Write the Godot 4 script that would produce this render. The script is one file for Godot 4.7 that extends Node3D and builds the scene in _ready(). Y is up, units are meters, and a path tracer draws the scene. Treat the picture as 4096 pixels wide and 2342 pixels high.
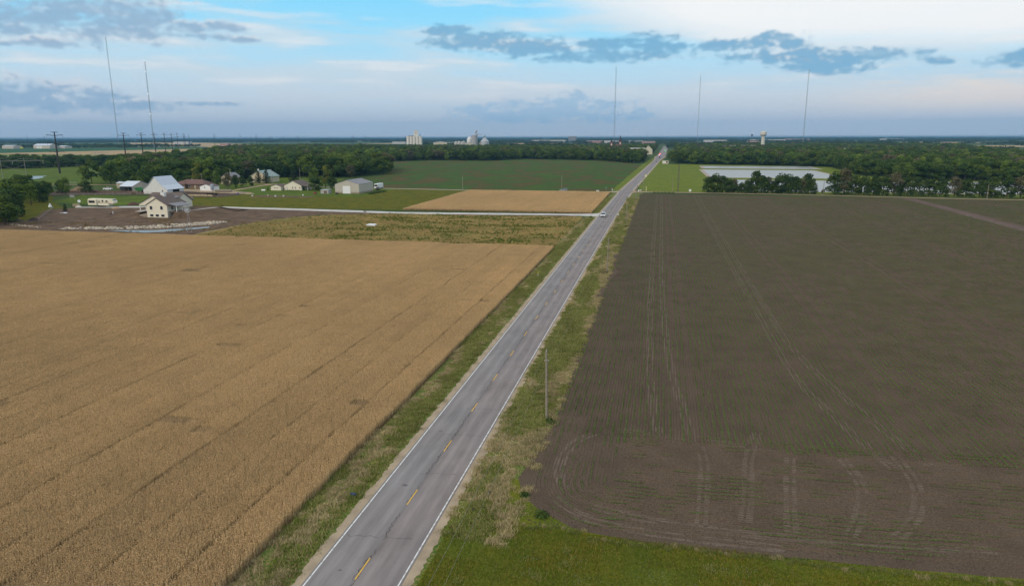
extends Node3D
# A straight country highway seen from 35 m up: ripe wheat on the left, a field of seedlings on the right,
# a farmstead, woods, lagoons and a small town beyond. The road runs along -z, x is to its right, metres.

var rng := RandomNumberGenerator.new()
var names := {}
var mats := {}
var texs := {}
var noise_big := FastNoiseLite.new()
var noise_mid := FastNoiseLite.new()
var noise_fine := FastNoiseLite.new()

# ------------------------------------------------------------------ mesh building
class MB:
	var v := PackedVector3Array()
	var n := PackedVector3Array()
	var u := PackedVector2Array()
	var c := PackedColorArray()
	var col := Color(1, 1, 1)
	var xf := Transform3D()
	func vert(p: Vector3, nn: Vector3) -> void:
		var q := xf * p
		v.append(q)
		n.append((xf.basis * nn).normalized())
		u.append(Vector2(q.x, q.z))
		c.append(col)
	func tri(a: Vector3, b: Vector3, d: Vector3) -> void:
		var nn := (b - a).cross(d - a).normalized()
		vert(a, nn); vert(d, nn); vert(b, nn)
	func tri_n(a: Vector3, b: Vector3, d: Vector3, na: Vector3, nb: Vector3, nd: Vector3) -> void:
		vert(a, na); vert(d, nd); vert(b, nb)
	func quad(a: Vector3, b: Vector3, d: Vector3, e: Vector3) -> void:
		tri(a, b, d); tri(a, d, e)
	func box(p: Vector3, s: Vector3, turn := 0.0) -> void:
		var b := Basis(Vector3.UP, turn)
		var h := s / 2.0
		var k := []
		for i in 8:
			k.append(p + b * Vector3(h.x * (1 if i & 1 else -1), h.y * (1 if i & 2 else -1), h.z * (1 if i & 4 else -1)))
		quad(k[4], k[5], k[7], k[6]); quad(k[1], k[0], k[2], k[3]); quad(k[5], k[1], k[3], k[7])
		quad(k[0], k[4], k[6], k[2]); quad(k[6], k[7], k[3], k[2]); quad(k[0], k[1], k[5], k[4])
	func bar(a: Vector3, b: Vector3, w: float, h: float) -> void:
		var d := (b - a).normalized()
		var s := d.cross(Vector3.UP)
		s = (Vector3.RIGHT if s.length() < 0.01 else s).normalized()
		var t := s.cross(d).normalized()
		var k := []
		for e in [a, b]:
			for q in [[-1, -1], [1, -1], [1, 1], [-1, 1]]:
				k.append(e + s * (w / 2 * q[0]) + t * (h / 2 * q[1]))
		for i in 4:
			var j := (i + 1) % 4
			quad(k[j], k[i], k[i + 4], k[j + 4])
		quad(k[0], k[1], k[2], k[3]); quad(k[7], k[6], k[5], k[4])
	func tube(a: Vector3, b: Vector3, ra: float, rb: float, seg := 6, caps := true) -> void:
		var d := (b - a).normalized()
		var s := d.cross(Vector3(0.31, 0.1, 0.94) if absf(d.y) > 0.9 else Vector3.UP).normalized()
		var t := d.cross(s)
		for i in seg:
			var q := TAU * i / seg
			var w := TAU * (i + 1) / seg
			var n0 := s * cos(q) + t * sin(q)
			var n1 := s * cos(w) + t * sin(w)
			tri_n(a + n0 * ra, a + n1 * ra, b + n1 * rb, n0, n1, n1)
			tri_n(a + n0 * ra, b + n1 * rb, b + n0 * rb, n0, n1, n0)
			if caps:
				tri(b, b + n0 * rb, b + n1 * rb); tri(a, a + n1 * ra, a + n0 * ra)
	func lathe(p: Vector3, prof: Array, seg := 12) -> void:
		for k in prof.size() - 1:
			var r0: float = prof[k][0]
			var r1: float = prof[k + 1][0]
			var y0: float = prof[k][1]
			var y1: float = prof[k + 1][1]
			var up := Vector2(y1 - y0, r0 - r1).normalized()
			for i in seg:
				var q := TAU * i / seg
				var w := TAU * (i + 1) / seg
				var e0 := Vector3(cos(q), 0, -sin(q))
				var e1 := Vector3(cos(w), 0, -sin(w))
				var m0 := e0 * up.x + Vector3(0, up.y, 0)
				var m1 := e1 * up.x + Vector3(0, up.y, 0)
				var a := p + e0 * r0 + Vector3(0, y0, 0)
				var b := p + e1 * r0 + Vector3(0, y0, 0)
				var d := p + e1 * r1 + Vector3(0, y1, 0)
				var e := p + e0 * r1 + Vector3(0, y1, 0)
				if r0 > 0.0: tri_n(a, b, d, m0, m1, m1)
				if r1 > 0.0: tri_n(a, d, e, m0, m1, m0)
	func blob(p: Vector3, r: Vector3, seg := 8, rings := 5) -> void:
		for j in rings:
			var t0 := PI * j / rings - PI / 2
			var t1 := PI * (j + 1) / rings - PI / 2
			for i in seg:
				var q := TAU * i / seg
				var w := TAU * (i + 1) / seg
				var k := []
				for z in [[q, t0], [w, t0], [w, t1], [q, t1]]:
					k.append(Vector3(cos(z[0]) * cos(z[1]), sin(z[1]), -sin(z[0]) * cos(z[1])))
				tri_n(p + k[0] * r, p + k[1] * r, p + k[2] * r, k[0], k[1], k[2])
				tri_n(p + k[0] * r, p + k[2] * r, p + k[3] * r, k[0], k[2], k[3])
	func prism(prof: PackedVector2Array, z0: float, z1: float) -> void:   # profile in x, y, counter-clockwise seen from +z; z1 is the front
		var m := prof.size()
		for i in m:
			var a := prof[i]
			var b := prof[(i + 1) % m]
			quad(Vector3(a.x, a.y, z1), Vector3(a.x, a.y, z0), Vector3(b.x, b.y, z0), Vector3(b.x, b.y, z1))
		var t := Geometry2D.triangulate_polygon(prof)
		for i in range(0, t.size(), 3):
			var a := prof[t[i]]
			var b := prof[t[i + 1]]
			var d := prof[t[i + 2]]
			if (b - a).cross(d - a) < 0:
				var e := b
				b = d
				d = e
			tri(Vector3(a.x, a.y, z1), Vector3(b.x, b.y, z1), Vector3(d.x, d.y, z1))
			tri(Vector3(a.x, a.y, z0), Vector3(d.x, d.y, z0), Vector3(b.x, b.y, z0))
	func mesh() -> ArrayMesh:
		var a := []
		a.resize(Mesh.ARRAY_MAX)
		a[Mesh.ARRAY_VERTEX] = v
		a[Mesh.ARRAY_NORMAL] = n
		a[Mesh.ARRAY_TEX_UV] = u
		a[Mesh.ARRAY_TEX_UV2] = u
		a[Mesh.ARRAY_COLOR] = c
		var m := ArrayMesh.new()
		m.add_surface_from_arrays(Mesh.PRIMITIVE_TRIANGLES, a)
		return m

# ------------------------------------------------------------------ nodes
func numbered(called: String) -> String:
	var k: int = names.get(called, 0)
	names[called] = k + 1
	return called if k == 0 else "%s_%03d" % [called, k]

func nth(k: int) -> String:
	return "%d%s" % [k, "th" if k % 100 in [11, 12, 13] else {1: "st", 2: "nd", 3: "rd"}.get(k % 10, "th")]

func tag(o: Node3D, label: String, category: String, group := "", kind := "") -> Node3D:
	if label: o.set_meta("label", label)
	if category: o.set_meta("category", category)
	if group: o.set_meta("group", group)
	if kind: o.set_meta("kind", kind)
	return o

func thing(called: String, label: String, category: String, at := Vector3.ZERO, turn := 0.0, group := "") -> Node3D:
	var o := Node3D.new()
	o.name = numbered(called)
	add_child(o)
	o.position = at
	o.rotation.y = turn
	return tag(o, label, category, group)

func part(called: String, mb: MB, m: Material, parent: Node3D, label := "") -> MeshInstance3D:
	return part_mesh(called, mb.mesh(), m, parent, label)

func part_mesh(called: String, me: Mesh, m: Material, parent: Node3D, label := "") -> MeshInstance3D:
	var o := MeshInstance3D.new()
	o.name = called
	o.mesh = me
	o.material_override = m
	parent.add_child(o, true)
	if label: o.set_meta("label", label)
	return o

func struct(called: String, me: Mesh, m: Material, label := "") -> MeshInstance3D:
	var o := MeshInstance3D.new()
	o.name = numbered(called)
	o.mesh = me
	o.material_override = m
	add_child(o)
	o.set_meta("kind", "structure")
	if label: o.set_meta("label", label)
	return o

func copies(called: String, me: Mesh, m: Material, xs: Array, cols: Array, parent: Node3D = null, label := "", category := "") -> void:
	if xs.is_empty(): return
	var mm := MultiMesh.new()
	mm.transform_format = MultiMesh.TRANSFORM_3D
	mm.use_colors = cols.size() > 0
	mm.mesh = me
	mm.instance_count = xs.size()
	for i in xs.size():
		mm.set_instance_transform(i, xs[i])
		if cols.size() > 0: mm.set_instance_color(i, cols[i])
	var o := MultiMeshInstance3D.new()
	o.name = called if parent else numbered(called)
	o.multimesh = mm
	o.material_override = m
	if parent: parent.add_child(o, true)
	else: add_child(o)
	tag(o, label, category, "", "stuff")

# ------------------------------------------------------------------ materials (colours are linear base colours)
func lin(r: float, g: float, b: float) -> Color:
	return Color(r, g, b).linear_to_srgb()

func noise(freq: float, octaves: int, sd: int) -> FastNoiseLite:
	var f := FastNoiseLite.new()
	f.noise_type = FastNoiseLite.TYPE_SIMPLEX_SMOOTH
	f.frequency = freq
	f.fractal_octaves = octaves
	f.seed = sd
	return f

func ntex(key: String, freq: float, octaves: int, stops: Array, size := 512, sd := 1) -> NoiseTexture2D:
	if texs.has(key): return texs[key]
	var t := NoiseTexture2D.new()
	t.width = size
	t.height = size
	t.seamless = true
	t.seamless_blend_skirt = 0.2
	t.noise = noise(freq, octaves, sd)
	var gr := Gradient.new()
	var offs := PackedFloat32Array()
	var cs := PackedColorArray()
	for s in stops:
		offs.append(s[0])
		cs.append(Color(s[1], s[2], s[3]).linear_to_srgb())
	gr.offsets = offs
	gr.colors = cs
	t.color_ramp = gr
	texs[key] = t
	return t

func plain(key: String, r: float, g: float, b: float, rough := 0.85, metal := 0.0) -> StandardMaterial3D:
	if mats.has(key): return mats[key]
	var m := StandardMaterial3D.new()
	m.resource_name = key
	m.albedo_color = lin(r, g, b)
	m.roughness = rough
	m.metallic = metal
	m.metallic_specular = 0.35
	mats[key] = m
	return m

func weathered(key: String, r: float, g: float, b: float, rough := 0.8, tile := 3.0, spread := 0.14) -> StandardMaterial3D:   # blotchy wear on painted or metal surfaces
	if mats.has(key): return mats[key]
	var m := plain(key, r, g, b, rough)
	m.albedo_texture = ntex("wear%d" % int(spread * 100), 0.012, 5, [[0.0, 1.0 - 2 * spread, 1.0 - 2 * spread, 1.0 - 2.2 * spread], [0.45, 1.0 - 0.5 * spread, 1.0 - 0.5 * spread, 1.0 - 0.5 * spread], [1.0, 1, 1, 1]], 256, 4)
	m.uv1_triplanar = true
	m.uv1_scale = Vector3.ONE / tile
	return m

func tinted(key: String, rough := 0.9, back := 0.0) -> StandardMaterial3D:   # takes its colour from vertices and copies
	if mats.has(key): return mats[key]
	var m := StandardMaterial3D.new()
	m.resource_name = key
	m.vertex_color_use_as_albedo = true
	m.roughness = rough
	m.metallic_specular = 0.2
	m.cull_mode = BaseMaterial3D.CULL_DISABLED
	if back > 0:
		m.backlight_enabled = true
		m.backlight = Color(back, back, back * 0.6)
	mats[key] = m
	return m

func soil(key: String, fine: Array, tile: float, coarse: Array, tile2: float, rough := 0.95, f1 := 0.03, f2 := 0.012, stretch := 1.0) -> StandardMaterial3D:   # fine colour grain times coarse patches
	var top := 1.0   # a texture holds nothing above 1: the patches are divided by their brightest value and the grain takes it up
	for s in coarse: top = maxf(top, maxf(s[1], maxf(s[2], s[3])))
	var fine_ := []
	var coarse_ := []
	for s in fine: fine_.append([s[0], minf(1.0, s[1] * top), minf(1.0, s[2] * top), minf(1.0, s[3] * top)])
	for s in coarse: coarse_.append([s[0], s[1] / top, s[2] / top, s[3] / top])
	fine = fine_
	coarse = coarse_
	var m := StandardMaterial3D.new()
	m.resource_name = key
	m.roughness = rough
	m.metallic_specular = 0.15
	m.albedo_texture = ntex(key + "_fine", f1, 5, fine, 1024, key.hash() % 1000)
	m.uv1_scale = Vector3(1.0 / tile, 1.0 / tile, 1)
	m.detail_enabled = true
	m.detail_blend_mode = BaseMaterial3D.BLEND_MODE_MUL
	m.detail_uv_layer = BaseMaterial3D.DETAIL_UV_2
	m.detail_albedo = ntex(key + "_coarse", f2, 5, coarse, 512, key.hash() % 777)
	m.uv2_scale = Vector3(1.0 / tile2, stretch / tile2, 1)
	mats[key] = m
	return m

# ------------------------------------------------------------------ ground sheets
func wavy(poly: Array, step: float, amp: float, sd := 1) -> PackedVector2Array:
	var out := PackedVector2Array()
	var f := noise(0.08, 3, sd)
	for i in poly.size():
		var a: Vector2 = poly[i]
		var b: Vector2 = poly[(i + 1) % poly.size()]
		var k := maxi(1, int(a.distance_to(b) / step))
		for j in k:
			var q := a.lerp(b, float(j) / k)
			out.append(q + Vector2(f.get_noise_2d(q.x, q.y), f.get_noise_2d(q.y + 300, q.x)) * amp * 2.0)
	return out

func sheet_mesh(poly: PackedVector2Array, y: float) -> ArrayMesh:
	var mb := MB.new()
	var t := Geometry2D.triangulate_polygon(poly)
	for i in range(0, t.size(), 3):
		var a := poly[t[i]]
		var b := poly[t[i + 1]]
		var d := poly[t[i + 2]]
		if (b - a).cross(d - a) > 0:
			var e := b
			b = d
			d = e
		mb.tri(Vector3(a.x, y, a.y), Vector3(b.x, y, b.y), Vector3(d.x, y, d.y))
	return mb.mesh()

func sheet(called: String, poly: Array, y: float, m: Material, step := 6.0, amp := 0.0, label := "") -> MeshInstance3D:
	return struct(called, sheet_mesh(wavy(poly, step, amp, called.hash() % 99) if amp > 0 else PackedVector2Array(poly), y), m, label)

func pts(a: Array) -> Array:
	var o := []
	for i in range(0, a.size(), 2): o.append(Vector2(a[i], a[i + 1]))
	return o

func rect(x0: float, x1: float, z0: float, z1: float) -> Array:
	return pts([x0, z0, x1, z0, x1, z1, x0, z1])

func inside(p: Vector2, poly: Array) -> bool:
	return Geometry2D.is_point_in_polygon(p, PackedVector2Array(poly))

func in_view(x: float, z: float, margin := 15.0) -> bool:   # ground that the photograph shows, with a margin all round
	var c := Vector2(x, -z).rotated(deg_to_rad(-11.88))
	return c.y > 30.0 and absf(c.x) < c.y * 0.76 + margin

# ------------------------------------------------------------------ sky: blue evening air, high streaks, a white veil, low grey-blue cumulus
# cloud banks as [azimuth from the middle of the view, elevation, half width, half height, kind]; kind 0 slate cloud, 1 grey cumulus with a warm top, 2 pale blue bank low down
const BANKS := [
	[-5.34, 7.81, 2.22, 0.45, 0], [-2.56, 7.05, 4.0, 0.8, 0], [1.44, 6.59, 4.95, 0.7, 0], [6.8, 5.95, 6.75, 0.5, 0], [7.59, 6.87, 3.01, 0.42, 0], [10.89, 6.84, 2.28, 0.69, 0], [12.62, 6.64, 1.57, 0.34, 0], [16.55, 6.47, 2.39, 0.53, 0], [19.97, 6.63, 2.29, 0.61, 0], [21.54, 5.53, 4.7, 0.56, 0], [23.42, 5.04, 3.78, 0.87, 0], [25.57, 5.45, 3.84, 0.5, 0], [18.18, 5.71, 2.77, 0.36, 0], [30.39, 4.83, 1.14, 0.3, 0], [34.92, 4.73, 1.9, 0.57, 0], [-29.58, 8.08, 5.89, 2.07, 1], [-32.23, 7.54, 2.2, 1.27, 1], [-27.42, 7.02, 2.05, 0.8, 1], [-35.0, 7.63, 2.38, 1.74, 1], [-34.05, 6.74, 1.46, 0.62, 1], [-24.02, 7.49, 2.17, 0.55, 1], [-20.95, 7.7, 1.65, 0.47, 1], [-23.01, 7.0, 2.4, 0.32, 1], [-32.23, 6.04, 1.86, 0.42, 1], [-19.9, 6.86, 1.25, 0.24, 1], [-34.59, 5.85, 0.64, 0.21, 1], [-33.77, 2.89, 1.96, 1.04, 1], [-35.26, 2.51, 1.42, 1.12, 1], [-30.18, 2.65, 3.0, 0.95, 1], [-31.36, 2.19, 5.16, 0.73, 1], [-27.42, 2.18, 3.53, 0.44, 1], [-23.18, 2.34, 3.59, 0.23, 1], [3.03, 1.79, 8.0, 0.9, 2], [4.82, 2.48, 1.76, 0.85, 2], [2.04, 2.09, 2.12, 0.75, 2], [-3.35, 1.7, 2.82, 0.65, 2], [7.0, 2.17, 1.39, 0.5, 2], [8.57, 1.56, 2.08, 0.44, 2], [-0.56, 1.5, 3.54, 0.5, 2],
	[52, 7.5, 8, 1.0, 0], [-58, 8.0, 8, 1.6, 1], [80, 6, 9, 1.2, 0], [-90, 7, 10, 1.4, 1], [120, 8, 9, 1.2, 0], [165, 7, 10, 1.5, 1], [-130, 6, 9, 1.2, 0], [-165, 12, 9, 1.5, 1], [60, 22, 12, 2.0, 0], [-50, 26, 12, 2.2, 1], [-20, 30, 10, 2.0, 0], [20, 35, 12, 2.0, 0],
]
var f_streak := FastNoiseLite.new()
var f_puff := FastNoiseLite.new()

func air(el: float) -> Vector3:
	var stops := [[0.0, 0.52, 0.51, 0.53], [1.2, 0.51, 0.54, 0.58], [3.0, 0.50, 0.60, 0.67], [5.5, 0.40, 0.62, 0.75], [8.0, 0.27, 0.60, 0.80], [11.0, 0.18, 0.56, 0.82], [25.0, 0.10, 0.36, 0.68], [50.0, 0.06, 0.22, 0.50], [90.0, 0.05, 0.17, 0.42]]
	for i in stops.size() - 1:
		if el <= stops[i + 1][0]:
			var t: float = clampf((el - stops[i][0]) / (stops[i + 1][0] - stops[i][0]), 0, 1)
			return Vector3(stops[i][1], stops[i][2], stops[i][3]).lerp(Vector3(stops[i + 1][1], stops[i + 1][2], stops[i + 1][3]), t)
	return Vector3(0.05, 0.17, 0.42)

func sky_at(az: float, el: float) -> Vector3:
	el = maxf(el, 0.0)
	var c := air(el)
	# high thin streaks, drawn out sideways by the wind
	var w := f_puff.get_noise_2d(az * 0.5, el * 0.5) * 1.2
	var s := f_streak.get_noise_2d(az * 1.0, (el + w * 0.25) * 9.0 + az * 0.35)
	var s2 := f_streak.get_noise_2d(az * 2.3 + 90, (el + w * 0.2) * 22.0 + az * 0.5)
	var s3 := f_puff.get_noise_2d(az * 6.0 + 200, el * 60.0)
	var clear := smoothstep(7.5, 9.5, el + w * 0.4) * smoothstep(-20.0, -12.0, az) * smoothstep(9.0, 3.0, az) * smoothstep(20.0, 13.0, el)
	var thick := smoothstep(-0.25, 0.6, s * 0.8 + s2 * 0.4 + s3 * 0.12 + 0.12 - clear * 0.35)
	thick *= smoothstep(0.3, 3.0, el) * 0.72
	c = c.lerp(Vector3(0.545, 0.60, 0.635), thick)
	var wisp := smoothstep(0.12, 0.55, s2 * 0.75 + s * 0.35 + s3 * 0.15) * smoothstep(2.0, 4.5, el) * (1.0 - clear * 0.4)
	c = c.lerp(Vector3(0.72, 0.725, 0.72), wisp * 0.55)
	# the broad veil: high on the right, and over most of the sky above
	var lip := 6.0 + 3.0 * smoothstep(22.0, 2.0, az) - 0.05 * maxf(0.0, az - 24.0) + w * 0.5 + s3 * 0.2
	var veil := smoothstep(lip - 1.4, lip + 1.6, el) * smoothstep(-3.0, 14.0, az - (10.5 - el) * 1.2 + w) * smoothstep(110.0, 40.0, az) * smoothstep(16.5, 6.0, absf(az - 24.0) * 0.3 + maxf(0.0, 8.0 - el) * 3.0)
	var high := smoothstep(-0.55, 0.35, f_streak.get_noise_2d(az * 0.6 + 300, el * 2.2)) * smoothstep(9.5, 19.0, el + w) * 0.85
	veil = clampf(maxf(veil, high), 0, 1)
	c = c.lerp(Vector3(0.79, 0.78, 0.765), veil * 0.92)
	# evening warmth low on the right and faintly all along the horizon
	var warm := smoothstep(17.0, 35.0, az + w) * smoothstep(1.0, 2.4, el) * smoothstep(4.6, 2.6, el + w * 0.6 + s3) * smoothstep(80.0, 50.0, az)
	c = c.lerp(Vector3(0.78, 0.66, 0.55), warm * 0.85)
	c = c.lerp(Vector3(0.60, 0.57, 0.59), 0.45 * smoothstep(0.2, 1.4, el) * smoothstep(4.6, 2.0, el) * clampf(0.55 + s * 0.9, 0, 1))
	# cloud banks
	var p1 := f_puff.get_noise_2d(az * 8.0, el * 20.0)
	var p2 := f_puff.get_noise_2d(az * 26.0 + 50, el * 52.0)
	var edge := p1 * 0.95 + p2 * 0.65
	var best := [-9.0, -9.0, -9.0]
	var light := 0.0
	var bend := f_puff.get_noise_2d(az * 2.5 + 70, el * 5.0) * 0.9
	for b in BANKS:
		var dx: float = (az - b[0] + bend) / b[2]
		if absf(dx) > 1.7: continue
		var dy: float = (el - b[1]) / b[3]
		dy = dy * 1.2 if dy < 0 else dy * 0.85
		if absf(dy) > 2.4: continue
		var d: float = 1.0 - dx * dx - dy * dy + edge * 1.25
		if d > best[b[4]]:
			best[b[4]] = d
			if b[4] == 1: light = dy
	var m2 := smoothstep(-0.25, 0.8, best[2]) * 0.62
	c = c.lerp(Vector3(0.25, 0.41, 0.57), m2)
	var m1 := smoothstep(-0.5, 1.1, best[1])
	var top := smoothstep(0.0, 0.9, light + p1 * 0.6) * smoothstep(0.6, -0.1, best[1] - 0.6)
	c = c.lerp(Vector3(0.245, 0.36, 0.49).lerp(Vector3(0.70, 0.67, 0.66), top * 0.8), m1 * 0.85)
	var m0 := smoothstep(-0.35, 1.0, best[0]) * clampf(0.95 + 0.35 * s2 + 0.25 * s3, 0.5, 1.0)
	c = c.lerp(Vector3(0.065, 0.235, 0.40).lerp(Vector3(0.13, 0.31, 0.47), clampf(0.5 + p1, 0, 1)), m0 * 0.9)
	return c

func make_sky() -> Image:
	f_streak = noise(0.035, 4, 11)
	f_puff = noise(0.045, 4, 23)
	var W := 4096
	var H := 2048
	var im := Image.create_empty(512, 256, false, Image.FORMAT_RGBF)
	for j in 256:
		var el := 90.0 - (j + 0.5) / 256 * 180.0
		if el < -2.0:
			im.fill_rect(Rect2i(0, j, 512, 256 - j), Color(0.12, 0.12, 0.08))
			break
		for i in 512:
			var az := wrapf((i + 0.5) / 512 * 360.0 + 11.88, -180, 180)
			var c := sky_at(az, el)
			im.set_pixel(i, j, Color(c.x, c.y, c.z))
	im.resize(W, H, Image.INTERPOLATE_BILINEAR)
	for j in range(H / 2 - 170, H / 2 + 2):
		var el := 90.0 - (j + 0.5) / H * 180.0
		for k in range(-530, 530):
			var az := (k + 0.5) / W * 360.0
			var i := posmod(k - int(round(11.88 / 360.0 * W)), W)
			var c := sky_at(az, el)
			im.set_pixel(i, j, Color(c.x, c.y, c.z))
	return im

func light_and_camera() -> void:
	var cam := Camera3D.new()
	cam.name = "camera"
	cam.position = Vector3(0, 35, 0)
	cam.rotation = Vector3(deg_to_rad(-12.6), deg_to_rad(11.88), deg_to_rad(-0.12))
	cam.fov = rad_to_deg(2.0 * atan(1171.0 / 2800.0))
	cam.near = 0.5
	cam.far = 60000
	add_child(cam)
	var env := Environment.new()
	env.background_mode = Environment.BG_SKY
	var sky := Sky.new()
	var sm := PanoramaSkyMaterial.new()
	sm.panorama = ImageTexture.create_from_image(make_sky())
	sky.sky_material = sm
	env.sky = sky
	env.tonemap_mode = Environment.TONE_MAPPER_LINEAR
	env.tonemap_exposure = 1.3
	env.sdfgi_enabled = true
	env.ssao_enabled = true
	env.ssil_enabled = true
	env.fog_enabled = true
	env.fog_density = 0.000055
	env.fog_light_color = Color(0.54, 0.78, 0.96)
	var we := WorldEnvironment.new()
	we.name = "world_environment"
	we.environment = env
	add_child(we)
	var sun := DirectionalLight3D.new()   # the low evening sun behind thin cloud, behind and to the left of the camera
	sun.name = "sun"
	sun.light_energy = 0.5
	sun.light_angular_distance = 24
	sun.light_color = Color(1.0, 0.93, 0.83)
	sun.shadow_enabled = true
	add_child(sun)
	sun.look_at_from_position(Vector3(-45, 60, 75), Vector3.ZERO)

# ------------------------------------------------------------------ ground, roads, fields
var centre := [[-22.85, 60.0], [-22.85, -330.0], [-21.6, -470.0], [-17.8, -620.0], [-10.6, -900.0], [-4.0, -1170.0], [2.0, -1500.0], [13.0, -2560.0]]

func road_x(z: float) -> float:
	for i in centre.size() - 1:
		if z >= centre[i + 1][1]:
			return lerpf(centre[i][0], centre[i + 1][0], clampf((z - centre[i][1]) / (centre[i + 1][1] - centre[i][1]), 0, 1))
	return centre[-1][0]

func road_wide(z: float) -> float:   # the highway broadens at the town
	return 1.0 + 1.0 * smoothstep(-1020.0, -1350.0, z)

func strip(mb: MB, o0: float, o1: float, y: float, z0: float, z1: float, step := 10.0, wob := 0.0, sd := 0.0) -> void:
	var k := maxi(1, int(absf(z1 - z0) / step))
	for i in k:
		var a := lerpf(z0, z1, float(i) / k)
		var b := lerpf(z0, z1, float(i + 1) / k)
		var xa := road_x(a)
		var xb := road_x(b)
		var wa := (noise_fine.get_noise_2d(a * 3.0, sd) * 0.5 + noise_fine.get_noise_2d(a * 17.0, sd + 50.0) * 0.6) * wob
		var wb := (noise_fine.get_noise_2d(b * 3.0, sd) * 0.5 + noise_fine.get_noise_2d(b * 17.0, sd + 50.0) * 0.6) * wob
		var lo := minf(o0, o1)
		var hi := maxf(o0, o1)
		var ka := road_wide(a)
		var kb := road_wide(b)
		var la := lo + (wa if lo < 0 else 0.0)
		var lb := lo + (wb if lo < 0 else 0.0)
		var ha := hi + (wa if hi > 0 else 0.0)
		var hb := hi + (wb if hi > 0 else 0.0)
		mb.quad(Vector3(xa + la * ka, y, a), Vector3(xa + ha * ka, y, a), Vector3(xb + hb * kb, y, b), Vector3(xb + lb * kb, y, b))

func asphalt_texture() -> ImageTexture:
	var im := Image.create_empty(256, 1024, false, Image.FORMAT_RGB8)
	var f1 := noise(0.05, 4, 5)
	var f2 := noise(0.4, 2, 6)
	var f3 := noise(0.012, 3, 7)
	for i in 256:
		var x := (i + 0.5) / 256.0 * 7.9 - 3.95
		var path := 0.0
		for c in [-2.75, -1.05, 1.0, 2.7]:
			path += exp(-pow((x - c) / 0.34, 2.0))
		var mid := exp(-pow(x / 0.22, 2.0)) * 0.10
		for j in 1024:
			var t := TAU * j / 1024.0
			var s := f1.get_noise_3d(i * 1.3, cos(t) * 26, sin(t) * 26)
			var g := f2.get_noise_2d(i * 3.0, j * 3.0)
			var p := f3.get_noise_3d(i * 0.7, cos(t) * 60 + 500, sin(t) * 60)
			var k := 0.195 * (1.0 + 0.17 * path - mid * 1.5 + 0.16 * s + 0.14 * g + 0.20 * p)
			var tone := Color(k * 1.08, k * 0.96, k * 0.92) if x > 0 else Color(k * 1.03, k * 0.965, k * 0.94)
			im.set_pixel(i, j, tone.linear_to_srgb())
	return ImageTexture.create_from_image(im)

func crack(road: Node3D, a: Vector2, b: Vector2, w: float, m: Material) -> void:
	var mb := MB.new()
	var k := maxi(4, int(a.distance_to(b) / 0.35))
	var side := (b - a).normalized().orthogonal()
	var prev := a
	for i in range(1, k + 1):
		var q := a.lerp(b, float(i) / k) + side * (noise_fine.get_noise_2d(a.x * 7 + i * 9.0, b.y) * 0.5 if i < k else 0.0)
		var ww := w * rng.randf_range(0.4, 1.2)
		var d := (q - prev).normalized().orthogonal() * ww * 0.5
		mb.quad(Vector3(prev.x + d.x, 0.024, prev.y + d.y), Vector3(q.x + d.x, 0.024, q.y + d.y), Vector3(q.x - d.x, 0.024, q.y - d.y), Vector3(prev.x - d.x, 0.024, prev.y - d.y))
		prev = q
	if mb.n[0].y < 0:
		for i in mb.n.size(): mb.n[i] = -mb.n[i]
		for i in range(0, mb.v.size(), 3):
			var t := mb.v[i + 1]
			mb.v[i + 1] = mb.v[i + 2]
			mb.v[i + 2] = t
	part("crack", mb, m, road)

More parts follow.
